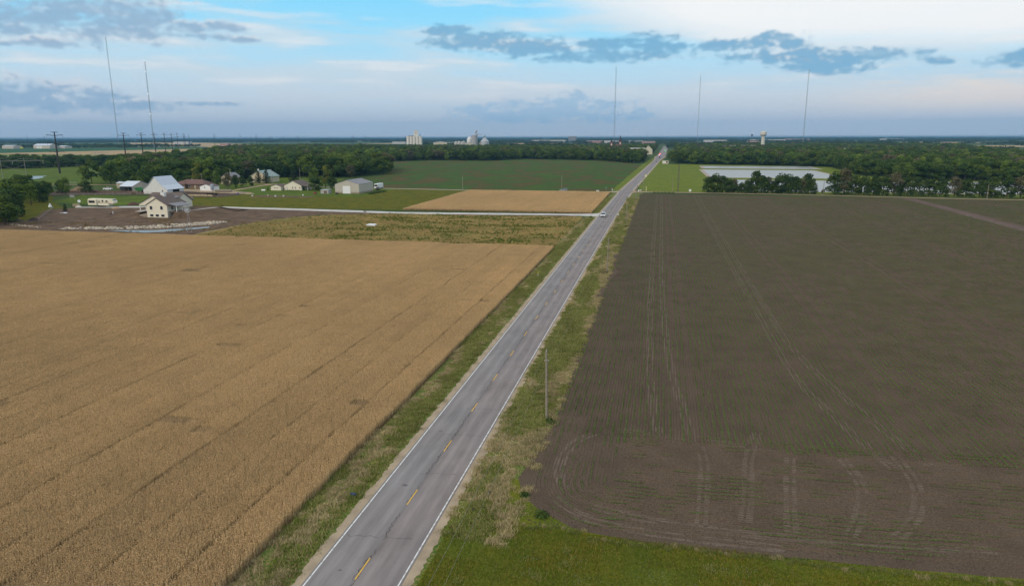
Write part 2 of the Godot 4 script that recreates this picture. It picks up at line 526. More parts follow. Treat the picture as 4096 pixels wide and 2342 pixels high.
func ground_and_roads() -> void:
	var m_land := soil("farmland", [[0.0, 0.035, 0.055, 0.014], [0.5, 0.055, 0.085, 0.022], [1.0, 0.085, 0.115, 0.035]], 60.0, [[0.0, 0.55, 0.6, 0.55], [0.5, 1, 1, 1], [1.0, 1.35, 1.15, 1.0]], 900.0)
	struct("ground", sheet_mesh(PackedVector2Array(rect(-14000, 14000, 400, -16000)), -0.02), m_land, "flat green farmland reaching to the horizon")

	# ---- soils and grass sheets
	var m_verge := soil("verge", [[0.0, 0.05, 0.085, 0.016], [0.42, 0.085, 0.13, 0.026], [0.6, 0.15, 0.15, 0.05], [1.0, 0.27, 0.21, 0.11]], 9.0, [[0.0, 0.75, 0.85, 0.7], [0.55, 1, 1, 1], [1.0, 1.4, 1.1, 1.2]], 60.0, 0.95, 0.02)
	var m_lawn := soil("lawn", [[0.0, 0.062, 0.085, 0.008], [0.5, 0.10, 0.12, 0.012], [1.0, 0.18, 0.165, 0.035]], 7.0, [[0.0, 0.6, 0.8, 0.7], [0.5, 1, 1, 1], [1.0, 1.35, 1.1, 0.9]], 34.0, 0.95, 0.02)
	var m_meadow := soil("meadow", [[0.0, 0.052, 0.060, 0.004], [0.5, 0.094, 0.096, 0.007], [1.0, 0.16, 0.145, 0.018]], 30.0, [[0.0, 0.6, 0.75, 0.7], [0.5, 1, 1, 1], [1.0, 1.35, 1.15, 1.1]], 60.0, 0.95, 0.02, 0.02, 0.5)
	var m_grass := soil("pasture_grass", [[0.0, 0.045, 0.075, 0.009], [0.5, 0.080, 0.118, 0.014], [1.0, 0.14, 0.175, 0.028]], 40.0, [[0.0, 0.7, 0.75, 0.8], [0.5, 1, 1, 1], [1.0, 1.3, 1.2, 0.9]], 160.0, 0.95, 0.02, 0.02, 0.5)
	var m_bright := soil("mown_grass", [[0.0, 0.078, 0.112, 0.012], [0.5, 0.118, 0.152, 0.017], [1.0, 0.18, 0.20, 0.032]], 40.0, [[0.0, 0.8, 0.85, 0.85], [0.5, 1, 1, 1], [1.0, 1.2, 1.1, 0.95]], 120.0, 0.95, 0.02, 0.02, 0.5)
	var m_earth := soil("bare_earth", [[0.0, 0.080, 0.052, 0.032], [0.5, 0.125, 0.085, 0.056], [1.0, 0.18, 0.128, 0.09]], 14.0, [[0.0, 0.62, 0.62, 0.62], [0.4, 0.95, 0.95, 0.95], [0.6, 1.05, 1.05, 1.05], [1.0, 1.5, 1.5, 1.5]], 60.0, 0.97, 0.03, 0.02, 0.7)
	var m_bean := soil("tilled_soil", [[0.0, 0.060, 0.043, 0.030], [0.5, 0.100, 0.074, 0.052], [1.0, 0.148, 0.112, 0.082]], 9.0, [[0.0, 0.84, 0.84, 0.85], [0.5, 1, 1, 1], [1.0, 1.12, 1.11, 1.10]], 42.0, 0.97, 0.04)
	var m_gravel := soil("gravel", [[0.0, 0.20, 0.155, 0.10], [0.5, 0.34, 0.27, 0.185], [1.0, 0.50, 0.42, 0.31]], 4.0, [[0.0, 0.75, 0.75, 0.75], [0.5, 1, 1, 1], [1.0, 1.2, 1.2, 1.2]], 17.0, 0.95, 0.05)
	var m_white := soil("white_gravel", [[0.0, 0.36, 0.34, 0.31], [0.5, 0.50, 0.48, 0.44], [1.0, 0.64, 0.62, 0.58]], 6.0, [[0.0, 0.8, 0.8, 0.8], [0.5, 1, 1, 1], [1.0, 1.1, 1.1, 1.1]], 30.0, 0.95, 0.05)
	var m_dirt := soil("dirt_road", [[0.0, 0.24, 0.17, 0.11], [0.5, 0.33, 0.245, 0.165], [1.0, 0.42, 0.33, 0.235]], 8.0, [[0.0, 0.8, 0.8, 0.8], [0.5, 1, 1, 1], [1.0, 1.15, 1.15, 1.15]], 50.0, 0.95, 0.04)
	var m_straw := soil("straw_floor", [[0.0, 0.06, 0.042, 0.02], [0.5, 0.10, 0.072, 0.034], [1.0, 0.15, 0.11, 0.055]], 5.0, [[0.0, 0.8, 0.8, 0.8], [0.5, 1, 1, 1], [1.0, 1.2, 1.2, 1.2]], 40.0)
	var m_weedy := soil("weedy_soil", [[0.0, 0.16, 0.13, 0.065], [0.5, 0.25, 0.20, 0.10], [1.0, 0.34, 0.27, 0.14]], 10.0, [[0.0, 0.65, 0.85, 0.6], [0.5, 1, 1, 1], [1.0, 1.15, 1.05, 1.0]], 40.0, 0.95, 0.03, 0.02, 2.0)
	var m_crop := soil("green_crop", [[0.0, 0.036, 0.060, 0.012], [0.5, 0.050, 0.086, 0.017], [1.0, 0.075, 0.115, 0.024]], 36.0, [[0.0, 1.2, 1.2, 0.9], [0.36, 0.95, 1.0, 1.0], [0.48, 1.0, 0.93, 1.0], [0.56, 1.55, 0.80, 1.3], [1.0, 1.9, 0.85, 1.6]], 170.0, 0.95, 0.02, 0.011, 0.45)
	var m_tan := soil("ripe_far_field", [[0.0, 0.30, 0.215, 0.11], [0.5, 0.36, 0.26, 0.14], [1.0, 0.42, 0.31, 0.17]], 60.0, [[0.0, 0.9, 0.9, 0.9], [0.5, 1, 1, 1], [1.0, 1.08, 1.08, 1.08]], 300.0)
	var m_hay := soil("hay_field", [[0.0, 0.12, 0.145, 0.04], [0.5, 0.17, 0.19, 0.058], [1.0, 0.24, 0.245, 0.08]], 60.0, [[0.0, 0.85, 0.9, 0.9], [0.5, 1, 1, 1], [1.0, 1.15, 1.05, 1.0]], 200.0, 0.95, 0.02, 0.02, 4.0)
	var m_soy := soil("dark_green_crop", [[0.0, 0.028, 0.075, 0.03], [0.5, 0.036, 0.095, 0.037], [1.0, 0.05, 0.115, 0.045]], 60.0, [[0.0, 0.9, 0.9, 0.9], [0.5, 1, 1, 1], [1.0, 1.1, 1.1, 1.1]], 300.0)

	sheet("verge_left", pts([-32.6, 40, -27.2, 40, -27.2, -318, -25, -455, -31.5, -455, -33.5, -221]), 0.0, m_verge)
	sheet("verge_right", pts([-18.6, 40, -11.0, 40, -10.5, -458, -16.5, -458, -18.6, -330]), 0.0, m_verge)
	sheet("lawn", pts([-18.0, 30, 60, 30, 60, -58.6, 30, -57.6, 12.9, -56.7, 1.9, -57.3, -6, -59.5, -10.0, -64.0, -14.0, -66.0, -17.6, -58.0]), 0.006, m_lawn, 1.2, 0.5)
	sheet("tilled_field", pts([-10.0, -60.2, -6.6, -57.6, -0.9, -56.6, 7.2, -56.6, 12.9, -56.8, 30.2, -57.7, 80, -60.5, 330, -74, 330, -426, 197, -437.5, 70, -443.5, -12.0, -445, -12.2, -381.8, -11.8, -278, -12.6, -208, -11.6, -184.8, -12.6, -168.6, -13.2, -157.5, -12.3, -137, -13.1, -128.6, -12.6, -118, -12.2, -105, -11.6, -89, -11.8, -81, -12.5, -75.3, -13.2, -66.4, -12.1, -62.9]), 0.010, m_bean, 1.5, 0.22)
	# a washed-out strip of paler wet soil down the far right of the field
	var m_wet := soil("washed_soil", [[0.0, 0.085, 0.055, 0.045], [0.5, 0.125, 0.088, 0.072], [1.0, 0.17, 0.125, 0.105]], 12.0, [[0.0, 0.75, 0.75, 0.75], [0.5, 1, 1, 1], [1.0, 1.2, 1.2, 1.2]], 30.0)
	sheet("washed_strip", pts([136, -436, 142, -436, 141, -400, 141.5, -366, 139, -330, 140, -285, 132, -285, 134, -330, 136, -366, 137.5, -400]), 0.014, m_wet, 3.0, 1.0)

	# pale tyre tracks pressed into the tilled soil
	var m_track := soil("pressed_soil", [[0.0, 0.105, 0.080, 0.060], [0.5, 0.138, 0.106, 0.082], [1.0, 0.175, 0.138, 0.11]], 5.0, [[0.0, 0.7, 0.7, 0.7], [0.5, 1, 1, 1], [1.0, 1.15, 1.15, 1.15]], 14.0)
	for q in [[[1.2, -80], [0.2, -92], [-0.6, -120], [-1.2, -180], [-1.5, -300], [-1.6, -440]], [[5.5, -78], [4.0, -90], [2.6, -110], [1.6, -150], [1.2, -230], [1.0, -440]], [[26, -76], [23.5, -88], [20.8, -108], [20.4, -150], [20.0, -300], [20, -440]], [[30, -78], [27, -92], [23.2, -120], [22.6, -160], [22.4, -440]], [[9, -62], [10, -68], [11, -76], [13, -84]], [[13, -61], [14, -68], [15.5, -77]], [[5, -60.5], [5.5, -66], [6, -74], [5.4, -80]], [[18, -61.5], [20, -66], [21.5, -72], [21, -78]], [[22, -62], [25, -66.5], [27, -73], [27, -80]], [[-8, -64], [-9.5, -70], [-8, -77], [-4, -80.5], [3, -80], [12, -79]], [[-5, -62], [1, -60.5], [10, -60], [30, -61.5]], [[-9, -63], [-5, -59.5], [2, -58.3], [12, -58.2]]]:
		for side in [-0.35, 0.35]:
			var tb := MB.new()
			var cv := Curve3D.new()
			for p in q: cv.add_point(Vector3(p[0], 0, p[1]))
			for i in range(1, q.size() - 1):
				var tg := (cv.get_point_position(i + 1) - cv.get_point_position(i - 1)) * 0.18
				cv.set_point_in(i, -tg)
				cv.set_point_out(i, tg)
			var ln := cv.get_baked_length()
			var st := 0.7
			var k := 0.0
			while k < ln - st:
				var a := cv.sample_baked(k)
				var b := cv.sample_baked(k + st)
				var sd := (b - a).normalized().cross(Vector3.UP)
				var w0 := 0.22 + 0.26 * noise_fine.get_noise_2d(a.x * 4.0 + side * 90, a.z * 2.0)
				var w1 := 0.22 + 0.26 * noise_fine.get_noise_2d(b.x * 4.0 + side * 90, b.z * 2.0)
				if w0 > 0.09 and w1 > 0.09:
					var o: Vector3 = sd * float(side) * 1.1 + Vector3(0, 0.018, 0)
					tb.quad(a + o - sd * w0, a + o + sd * w0, b + o + sd * w1, b + o - sd * w1)
				k += st
			if tb.v.size(): struct("tyre_track", tb.mesh(), m_track, "pale tyre track pressed into the tilled soil")

	# ---- wheat floors
	sheet("wheat_floor_near", pts([-32.2, 30, -32.4, -221, -262, -222.5, -262, 30]), 0.002, m_straw)
	sheet("wheat_floor_far", rect(-122, -30.3, -324.6, -449), 0.002, m_straw)
	sheet("weedy_field", pts([-33.2, -221, -168, -222, -168.5, -240, -167, -263, -160, -285, -148, -298, -122, -306.5, -60, -308.8, -33.5, -309.5]), 0.004, m_weedy, 3.0, 1.2)
	# ---- yard earth, drive, meadow
	sheet("farm_meadow", pts([-122, -325, -30, -325, -30, -457, -196, -461, -232, -461, -300, -520, -345, -520, -345, -420, -262, -350, -262, -318]), 0.002, m_meadow, 6.0, 1.0)
	sheet("farm_lawn", pts([-176, -392, -176, -459, -205, -461, -240, -475, -262, -560, -330, -575, -330, -452, -300, -425, -262, -404, -250, -395, -215, -388]), 0.006, m_grass, 5.0, 1.2)
	sheet("drive_edge_earth", pts([-36, -310.5, -60, -309, -122, -304, -150, -297, -180, -300, -180, -316, -120, -310, -36, -317]), 0.007, m_earth, 3.0, 0.4)
	sheet("yard_earth", pts([-330, -214, -262, -222.5, -168, -222.5, -168, -240, -166, -263, -160, -285, -152, -297, -152, -312, -230, -318.5, -262, -316, -292, -302, -297, -292, -272, -262, -264, -246, -300, -238]), 0.008, m_earth, 3.0, 1.0)
	sheet("yard_grass", pts([-300, -240, -264, -246, -272, -262, -297, -292, -296, -302, -330, -330, -420, -420, -420, -330]), 0.005, m_meadow, 4.0, 1.2)
	sheet("paddock_grass", pts([-262, -318, -330, -326, -350, -372, -300, -372, -262, -352]), 0.006, m_grass, 4.0, 1.2)
	sheet("cattle_yard", pts([-256.5, -374, -255.5, -399, -300, -409, -340, -404, -400, -404, -372, -366, -330, -380, -300, -386, -283, -374.5]), 0.010, soil("muck", [[0.0, 0.045, 0.028, 0.018], [0.5, 0.075, 0.048, 0.033], [1.0, 0.12, 0.078, 0.055]], 10.0, [[0.0, 0.7, 0.7, 0.7], [0.5, 1, 1, 1], [1.0, 1.4, 1.3, 1.2]], 40.0), 4.0, 1.2)
	sheet("farm_yard", pts([-256, -399, -300, -410, -345, -405, -345, -425, -310, -432, -292, -428, -276, -418.5, -262, -412]), 0.012, m_dirt, 4.0, 1.0)
	sheet("farm_track", pts([-277, -416, -283.5, -455, -286, -481, -286, -489, -292, -489, -288.5, -455, -281, -417]), 0.014, m_dirt, 4.0, 0.4)
	sheet("farm_track", pts([-262, -490, -330, -481, -330, -485.5, -262, -494.5]), 0.016, m_dirt, 4.0, 0.4)
	sheet("farm_track", pts([-277, -414, -262, -406, -254, -398, -250, -401.5, -259, -411, -275, -419]), 0.015, m_dirt, 4.0, 0.5)
	sheet("gravel_drive", pts([-27.0, -313.5, -32, -315.2, -45, -315.6, -117.5, -307.9, -180, -314.0, -229, -317.2, -268, -309, -290, -304.5, -291, -308.5, -275, -315.5, -240, -324, -180, -321.5, -120, -315.6, -60, -320.8, -36, -323.0, -30, -325.5, -26.6, -328.5]), 0.018, m_white, 2.5, 0.35)
	# ---- cross road and what lies beyond it
	var m_gray := soil("cross_gravel", [[0.0, 0.26, 0.21, 0.16], [0.5, 0.36, 0.30, 0.24], [1.0, 0.46, 0.40, 0.33]], 8.0, [[0.0, 0.85, 0.85, 0.85], [0.5, 1, 1, 1], [1.0, 1.12, 1.12, 1.12]], 60.0)
	sheet("cross_road_west", pts([-24.6, -448, -27, -454, -34, -456.3, -70, -456.0, -130, -454.5, -196, -460, -262, -466, -262, -470.5, -196, -464.5, -130, -458.8, -70, -460.0, -36, -460.5, -29, -463, -25, -470]), 0.018, m_gray, 4.0, 0.4)
	sheet("cross_road_east", pts([-17.6, -450, -14.5, -456, -5, -458.2, 20, -457.8, 72, -455.5, 148, -443.0, 198, -438.2, 420, -420, 420, -424.5, 198, -442.5, 148, -447.5, 72, -460.5, 20, -462.8, -6, -464, -14, -466, -17.4, -474]), 0.018, m_dirt, 4.0, 0.4)
	sheet("cross_road_farm", pts([-330, -452.5, -420, -456, -800, -440, -800, -445, -420, -461, -330, -457]), 0.018, m_dirt, 8.0, 0.4)
	sheet("green_crop_field", pts([-30, -463, -130, -461.5, -196, -467.5, -232, -510, -245, -560, -259, -647, -300, -760, -400, -925, -341, -1028, -252, -1014, -211, -1103, -80, -1035, -26, -934, -21.5, -900, -26, -620]), 0.004, m_crop, 10.0, 1.5)
	sheet("roadside_grass", pts([-26, -463, -31, -463, -29, -620, -24, -910, -14, -1200, -8, -1200, -15.6, -863, -22, -600]), 0.008, m_bright, 8.0, 0.8)
	sheet("lagoon_grass", pts([-15, -466, 20, -464.5, 72, -462, 420, -430, 420, -640, 240, -640, 175, -680, 190, -870, 100, -916, 8, -935, 3, -1120, -2, -1120, -5.5, -965, -12.6, -640]), 0.004, m_bright, 10.0, 1.0)
	sheet("pasture", pts([-420, -461, -800, -446, -1300, -700, -745, -680, -708, -722, -700, -770, -560, -690, -440, -500]), 0.004, m_grass, 12.0, 2.0)
	# ---- far fields on the left
	sheet("hay_meadow", pts([-2200, -860, -968, -885, -745, -690, -708, -770, -728, -833, -640, -800, -700, -1000, -905, -1286, -1100, -1270, -1417, -1298, -2600, -1300]), 0.03, m_hay, 20.0, 3.0)
	sheet("ripe_strip", pts([-2600, -1300, -1417, -1298, -1121, -1258, -905, -1286, -760, -1180, -900, -1500, -1399, -1990, -1456, -1636, -1482, -1357, -2600, -1370]), 0.05, m_tan, 30.0, 3.0)
	sheet("dark_crop_strip", pts([-2700, -1375, -1482, -1360, -1456, -1640, -1400, -1985, -1585, -2255, -2024, -1856, -2900, -1850]), 0.05, m_soy, 30.0, 3.0)
	sheet("ripe_field_far", pts([-1964, -2340, -1658, -2360, -1300, -1950, -1000, -1560, -930, -1700, -1500, -2700, -2835, -4040, -3398, -4054]), 0.06, m_tan, 40.0, 4.0)
	sheet("ripe_field_east", pts([910, -3900, 1392, -4300, 2300, -4400, 1900, -3700]), 0.08, m_tan)
	sheet("ripe_field_northeast", pts([900, -2480, 1500, -2480, 1450, -2800, 1000, -2900]), 0.08, m_tan)
	sheet("ripe_field_town", pts([150, -3300, 700, -3300, 800, -3800, 150, -3800]), 0.08, m_tan)
	sheet("ripe_field_north", pts([-1500, -3400, -500, -3300, -500, -3800, -1500, -3900]), 0.08, m_tan)
	sheet("ripe_field_horizon", pts([-4200, -5200, -2000, -5400, -2200, -6200, -4600, -6000]), 0.08, m_tan)
	sheet("crop_field_east", pts([500, -1250, 1100, -1250, 1100, -1720, 610, -1700]), 0.05, m_soy)
	# ---- lagoons
	var m_water := StandardMaterial3D.new()
	m_water.resource_name = "lagoon_water"
	m_water.albedo_color = lin(0.16, 0.19, 0.19)
	m_water.roughness = 0.32
	m_water.metallic_specular = 0.85
	m_water.normal_enabled = true
	var wn := NoiseTexture2D.new()
	wn.width = 512
	wn.height = 512
	wn.seamless = true
	wn.as_normal_map = true
	wn.bump_strength = 6.0
	wn.noise = noise(0.03, 4, 3)
	m_water.normal_texture = wn
	m_water.normal_scale = 0.5
	m_water.uv1_scale = Vector3(1.0 / 22, 1.0 / 12, 1)
	var m_berm := soil("berm_stone", [[0.0, 0.24, 0.19, 0.15], [0.5, 0.36, 0.30, 0.25], [1.0, 0.5, 0.44, 0.38]], 6.0, [[0.0, 0.85, 0.85, 0.85], [0.5, 1, 1, 1], [1.0, 1.1, 1.1, 1.1]], 40.0)
	for q in [[rect(48, 167, -817, -880), 0], [rect(43.5, 153, -637, -783), 1], [rect(50, 420, -483, -602), 2]]:
		var r: Array = q[0]
		var big := []
		for v in r: big.append(v)
		var c: Vector2 = (r[0] + r[2]) / 2.0
		for i in 4: big[i] = r[i] + (r[i] - c).sign() * 3.5
		sheet(["lagoon_bank_far", "lagoon_bank_middle", "lagoon_bank_near"][q[1]], big, 0.016, m_berm, 6.0, 0.3)
		sheet("lagoon_water", r, 0.030, m_water, 8.0, 0.25, ["pale lagoon water of the farthest narrow basin", "pale lagoon water of the middle basin", "pale lagoon water seen through the roadside trees"][q[1]])
	# standing water in the pasture and the farm pond
	sheet("pasture_puddle", pts([-572, -551, -563, -560, -548, -540, -527, -514, -535, -512, -552, -530]), 0.02, m_water, 4.0, 2.0)
	sheet("pasture_puddle", pts([-471, -482.5, -457, -481.5, -455, -479.5, -470, -480]), 0.02, m_water, 2.0, 0.8)
	sheet("pond_water", pts([-208, -230.6, -196, -228.2, -188.5, -227.6, -182, -231.5, -174, -245.0, -176, -249.0, -183, -240.5, -190, -234.8, -202, -231.8]), 0.03, m_water, 2.0, 0.3)

	# ---- the highway
	var m_road := StandardMaterial3D.new()
	m_road.resource_name = "asphalt"
	m_road.albedo_texture = asphalt_texture()
	m_road.roughness = 0.9
	m_road.metallic_specular = 0.25
	m_road.uv1_scale = Vector3(1.0 / 7.9, 1.0 / 40.0, 1)
	m_road.uv1_offset = Vector3((22.85 + 3.95) / 7.9, 0, 0)
	m_road.detail_enabled = true
	m_road.detail_blend_mode = BaseMaterial3D.BLEND_MODE_MUL
	m_road.detail_uv_layer = BaseMaterial3D.DETAIL_UV_2
	m_road.detail_albedo = ntex("road_patch", 0.012, 4, [[0.0, 0.86, 0.87, 0.90], [0.5, 1, 1, 1], [1.0, 1.0, 0.97, 0.95]], 512, 9)
	m_road.uv2_scale = Vector3(1.0 / 60, 1.0 / 170, 1)
	var mb := MB.new()
	strip(mb, -3.95, 3.95, 0.020, 30, -2560, 12.0)
	var road := struct("highway", mb.mesh(), m_road, "two-lane grey asphalt highway running straight to the horizon")
	for s in [-1, 1]:
		mb = MB.new()
		strip(mb, s * 3.9, s * 4.8, 0.012, 30, -455, 0.4, 0.5, s * 40.0)
		part("gravel_shoulder", mb, m_gravel, road)
		mb = MB.new()
		strip(mb, s * 3.9, s * 5.2, 0.012, -470, -1300, 4.0, 0.5, s * 40.0)
		part("gravel_shoulder", mb, m_gravel, road)
		mb = MB.new()
		strip(mb, s * 3.66, s * 3.78, 0.026, 30, -449, 2.0, 0.02, s * 9.0)
		part("edge_line", mb, weathered("white_paint", 0.74, 0.74, 0.72, 0.7, 2.0, 0.28), road)
		mb = MB.new()
		strip(mb, s * 3.66, s * 3.78, 0.026, -473, -1150, 8.0)
		part("edge_line", mb, mats.white_paint, road)
	var z := -48.1
	var m_yellow := weathered("yellow_paint", 0.70, 0.42, 0.07, 0.7, 1.2, 0.2)
	while z > -1100:
		if z > -438 or z < -485:
			mb = MB.new()
			strip(mb, -0.06, 0.06, 0.028, z + 1.53, z - 1.53, 1.0)
			part("lane_dash", mb, m_yellow, road)
		z -= 12.06
	var m_crack := plain("crack_sealant", 0.075, 0.068, 0.066, 0.8)
	for i in 70:   # cracks right across the lanes and the broken joint down the middle
		var cz := -40.0 - i * 5.3 - rng.randf() * 5.0
		var l := -3.8 if rng.randf() < 0.4 else rng.randf_range(-3.4, 0.5)
		var r := 3.7 if rng.randf() < 0.35 else rng.randf_range(l + 1.5, 3.6)
		if i % 2 == 0: crack(road, Vector2(-22.85 + l, cz), Vector2(-22.85 + minf(r, 3.7), cz + rng.randf_range(-0.9, 0.9)), 0.055, m_crack)
		if rng.randf() < 0.95: crack(road, Vector2(-22.85 + rng.randf_range(-0.22, 0.05), cz), Vector2(-22.85 + rng.randf_range(-0.22, 0.05), cz - rng.randf_range(3.0, 8.0)), 0.075, m_crack)
	for q in [[-24.4, -62.3, 0.5], [-24.9, -76.0, 0.35], [-21.2, -108, 0.5], [-24.6, -47.5, 0.25]]:   # oil and tar stains
		mb = MB.new()
		for i in 12:
			var a0 := TAU * i / 12
			var a1 := TAU * (i + 1) / 12
			var r0: float = q[2] * (0.7 + 0.4 * noise_fine.get_noise_2d(cos(a0) * 30, sin(a0) * 30 + q[1]))
			var r1: float = q[2] * (0.7 + 0.4 * noise_fine.get_noise_2d(cos(a1) * 30, sin(a1) * 30 + q[1]))
			var o := Vector3(q[0], 0.025, q[1])
			mb.tri(o, o + Vector3(cos(a1) * r1, 0, sin(a1) * r1 * 0.6), o + Vector3(cos(a0) * r0, 0, sin(a0) * r0 * 0.6))
		part("tar_stain", mb, plain("tar", 0.11, 0.10, 0.105, 0.7), road)

# ------------------------------------------------------------------ crops and grass: tiles of real stems, laid side by side
func stalk_tile(size: float, count: int, h0: float, h1: float, w: float, lean: float, cols: Array, head := 0.0, sd := 1, clump := 0.0, round_ := false) -> ArrayMesh:
	var r := RandomNumberGenerator.new()
	r.seed = sd
	var mb := MB.new()
	for i in count:
		var p := Vector3(r.randf_range(-0.5, 0.5), 0, r.randf_range(-0.5, 0.5)) * size
		if round_:
			var ra := r.randf() * TAU
			p = Vector3(cos(ra), 0, sin(ra)) * size * 0.5 * (0.15 + 0.85 * absf(r.randfn(0, 0.5)))
		elif clump > 0 and r.randf() < clump: p = (p * 3.0).round() / 3.0 + Vector3(r.randfn(0, 0.07), 0, r.randfn(0, 0.07))
		var a := r.randf() * TAU
		var d := Vector3(cos(a), 0, sin(a))
		var s := Vector3(-d.z, 0, d.x) * w * 0.5 * r.randf_range(0.7, 1.3)
		var h := r.randf_range(h0, h1)
		var tip := p + Vector3(0, h, 0) + d * lean * h * r.randf_range(0.2, 1.0)
		var c: Color = cols[r.randi() % cols.size()]
		mb.col = c * r.randf_range(0.85, 1.15)
		if head > 0.0:
			mb.quad(p - s * 0.5, p + s * 0.5, tip + s * 0.5, tip - s * 0.5)
			mb.col = cols[r.randi() % cols.size()] * r.randf_range(0.95, 1.25)
			var e := tip + d * head * 0.75 + Vector3(0, head * r.randf_range(-0.3, 0.7), 0)
			mb.tri(tip - s * 1.5, tip + s * 1.5, e)
			var up := Vector3(0, w * 0.8, 0)
			mb.tri(tip - up, tip + up, e)
		else:
			var mid := p.lerp(tip, 0.55) + Vector3(0, h * 0.12, 0)
			mb.quad(p - s, p + s, mid + s * 0.7, mid - s * 0.7)
			mb.tri(mid - s * 0.7, mid + s * 0.7, tip)
	return mb.mesh()

func lay_tiles(called: String, tiles: Array, spots: Array, m: Material, label: String, category: String, loose := false) -> void:   # spots: [position, colour, scale]; one object for each tile mesh would split one crop, so they hang on one node
	var root := Node3D.new()
	root.name = numbered(called)
	add_child(root)
	tag(root, label, category, "", "stuff")
	var xs := []
	var cs := []
	for i in tiles.size():
		xs.append([])
		cs.append([])
	for s in spots:
		var k := rng.randi() % tiles.size()
		var sc: Vector3 = s[2]
		xs[k].append(Transform3D(Basis(Vector3.UP, rng.randf() * TAU if loose else PI / 2 * (rng.randi() % 4)) * Basis.from_scale(sc), s[0]))
		cs[k].append(s[1])
	for i in tiles.size():
		copies(called + "_patch", tiles[i], m, xs[i], cs[i], root)

func wheat() -> void:
	var cols := [Color(0.61, 0.43, 0.23), Color(0.73, 0.52, 0.29), Color(0.52, 0.36, 0.19), Color(0.67, 0.48, 0.28), Color(0.45, 0.315, 0.16), Color(0.355, 0.29, 0.13)]
	var tiles := []
	for i in 4: tiles.append(stalk_tile(2.0, 860, 0.76, 0.93, 0.028, 0.22, cols, 0.10, 40 + i, 0.2))
	var m := tinted("wheat_straw", 0.85, 0.25)
	for f in [["ripe_wheat", -32.55, -262.0, 20.0, -221.2, "ripe golden wheat filling the big near field left of the highway"], ["ripe_wheat", -30.8, -121.8, -325.2, -448.8, "ripe golden wheat in the field between the white drive and the cross road"]]:
		var spots := []
		var slab := MB.new()
		var x: float = f[1]
		var col := 0
		while x > f[2]:
			var x0 := x
			x -= 2.0
			col += 1
			var z: float = f[3] - (0.0 if f[3] > 0 else 0.0)
			while z - 2.0 > f[4] - 0.6:
				var cx := x0 - 1.0
				var cz := z - 1.0
				if in_view(cx, cz, 14.0):
					var edge := noise_mid.get_noise_2d(cx * 3.0, cz * 3.0)
					var k := 1.0 + 0.10 * noise_mid.get_noise_2d(cx * 2.0, cz * 1.2) + 0.09 * noise_fine.get_noise_2d(cx * 2.0, cz * 2.0)
					k += 0.07 * sin(cx * 0.9) * noise_mid.get_noise_2d(cx * 9.0, 4.0) + 0.06 * noise_mid.get_noise_2d(cx * 14.0, cz * 0.6)
					var low := smoothstep(0.46, 0.66, noise_mid.get_noise_2d(cx * 4.0 + 900, cz * 9.0))
					var h := 1.0 + 0.10 * noise_fine.get_noise_2d(cx, cz) - low * 0.22
					spots.append([Vector3(cx + rng.randf_range(-0.1, 0.1), 0, cz), Color(k - low * 0.2, k - low * 0.19, k - low * 0.14), Vector3(1.0, h, 1.0)])
				z -= 2.0
			x -= [0.0, 0.0, 0.36, 0.0, 0.0, 0.22, 0.0, 0.0, 0.40, 0.0, 0.16, 0.0, 0.0, 0.30, 0.0, 0.0, 0.12][col % 17]
		lay_tiles(f[0], tiles, spots, m, f[5], "wheat")
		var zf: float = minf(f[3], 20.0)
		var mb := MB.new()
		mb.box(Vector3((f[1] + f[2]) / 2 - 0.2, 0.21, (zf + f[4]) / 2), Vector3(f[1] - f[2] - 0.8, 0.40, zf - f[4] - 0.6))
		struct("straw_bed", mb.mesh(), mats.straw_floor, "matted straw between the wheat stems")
	# weeds standing in the wheat
	var weed := leaf_ball_mesh(0.55, 60, 0.20, [Color(0.05, 0.07, 0.02), Color(0.08, 0.09, 0.03)], 8)
	var n := 0
	for q in [[-78, -53], [-101, -108], [-62.6, -131], [-70, -61.5], [-57, -49], [-88, -80], [-115, -150], [-48, -170], [-64, -191]]:
		n += 1
		var o := thing("weed_clump", ["dark weed clump standing in the wheat at the lower left", "dark weed streak far out in the wheat", "small weed clump in the wheat near the road verge"][n % 3], "weed", Vector3(q[0], 0.35, q[1]), n * 1.3, "weed clumps in the wheat")
		part_mesh("leaves", weed, tinted("leaf", 0.9, 0.3), o).scale = Vector3(1.0 + 0.3 * (n % 3), 1.0, 0.8)

func leaf_ball_mesh(r: float, count: int, leaf: float, cols: Array, sd: int, squash := 1.0) -> ArrayMesh:
	var g := RandomNumberGenerator.new()
	g.seed = sd
	var mb := MB.new()
	for i in count:
		var d := Vector3(g.randfn(), absf(g.randfn()) * 0.9, g.randfn()).normalized()
		var p := d * r * sqrt(g.randf_range(0.25, 1.0))
		p.y *= squash
		leaf_quad(mb, g, p, d, leaf, cols[g.randi() % cols.size()])
	return mb.mesh()

func leaf_quad(mb: MB, g: RandomNumberGenerator, p: Vector3, d: Vector3, leaf: float, c: Color) -> void:
	var nn := (d + Vector3(g.randfn(0, 0.55), g.randfn(0, 0.45) + 0.25, g.randfn(0, 0.55))).normalized()
	var s := nn.cross(Vector3(g.randfn(), g.randfn(), g.randfn())).normalized()
	var t := nn.cross(s)
	var a := leaf * g.randf_range(0.6, 1.25)
	var b := leaf * g.randf_range(0.45, 0.9)
	mb.col = c * g.randf_range(0.75, 1.25)
	mb.tri(p - s * a * 0.55, p + t * b * 0.5 + nn * a * 0.05, p + s * a * 0.55)
	mb.tri(p - s * a * 0.5, p + s * a * 0.45, p - t * b * 0.55 + s * a * 0.1)

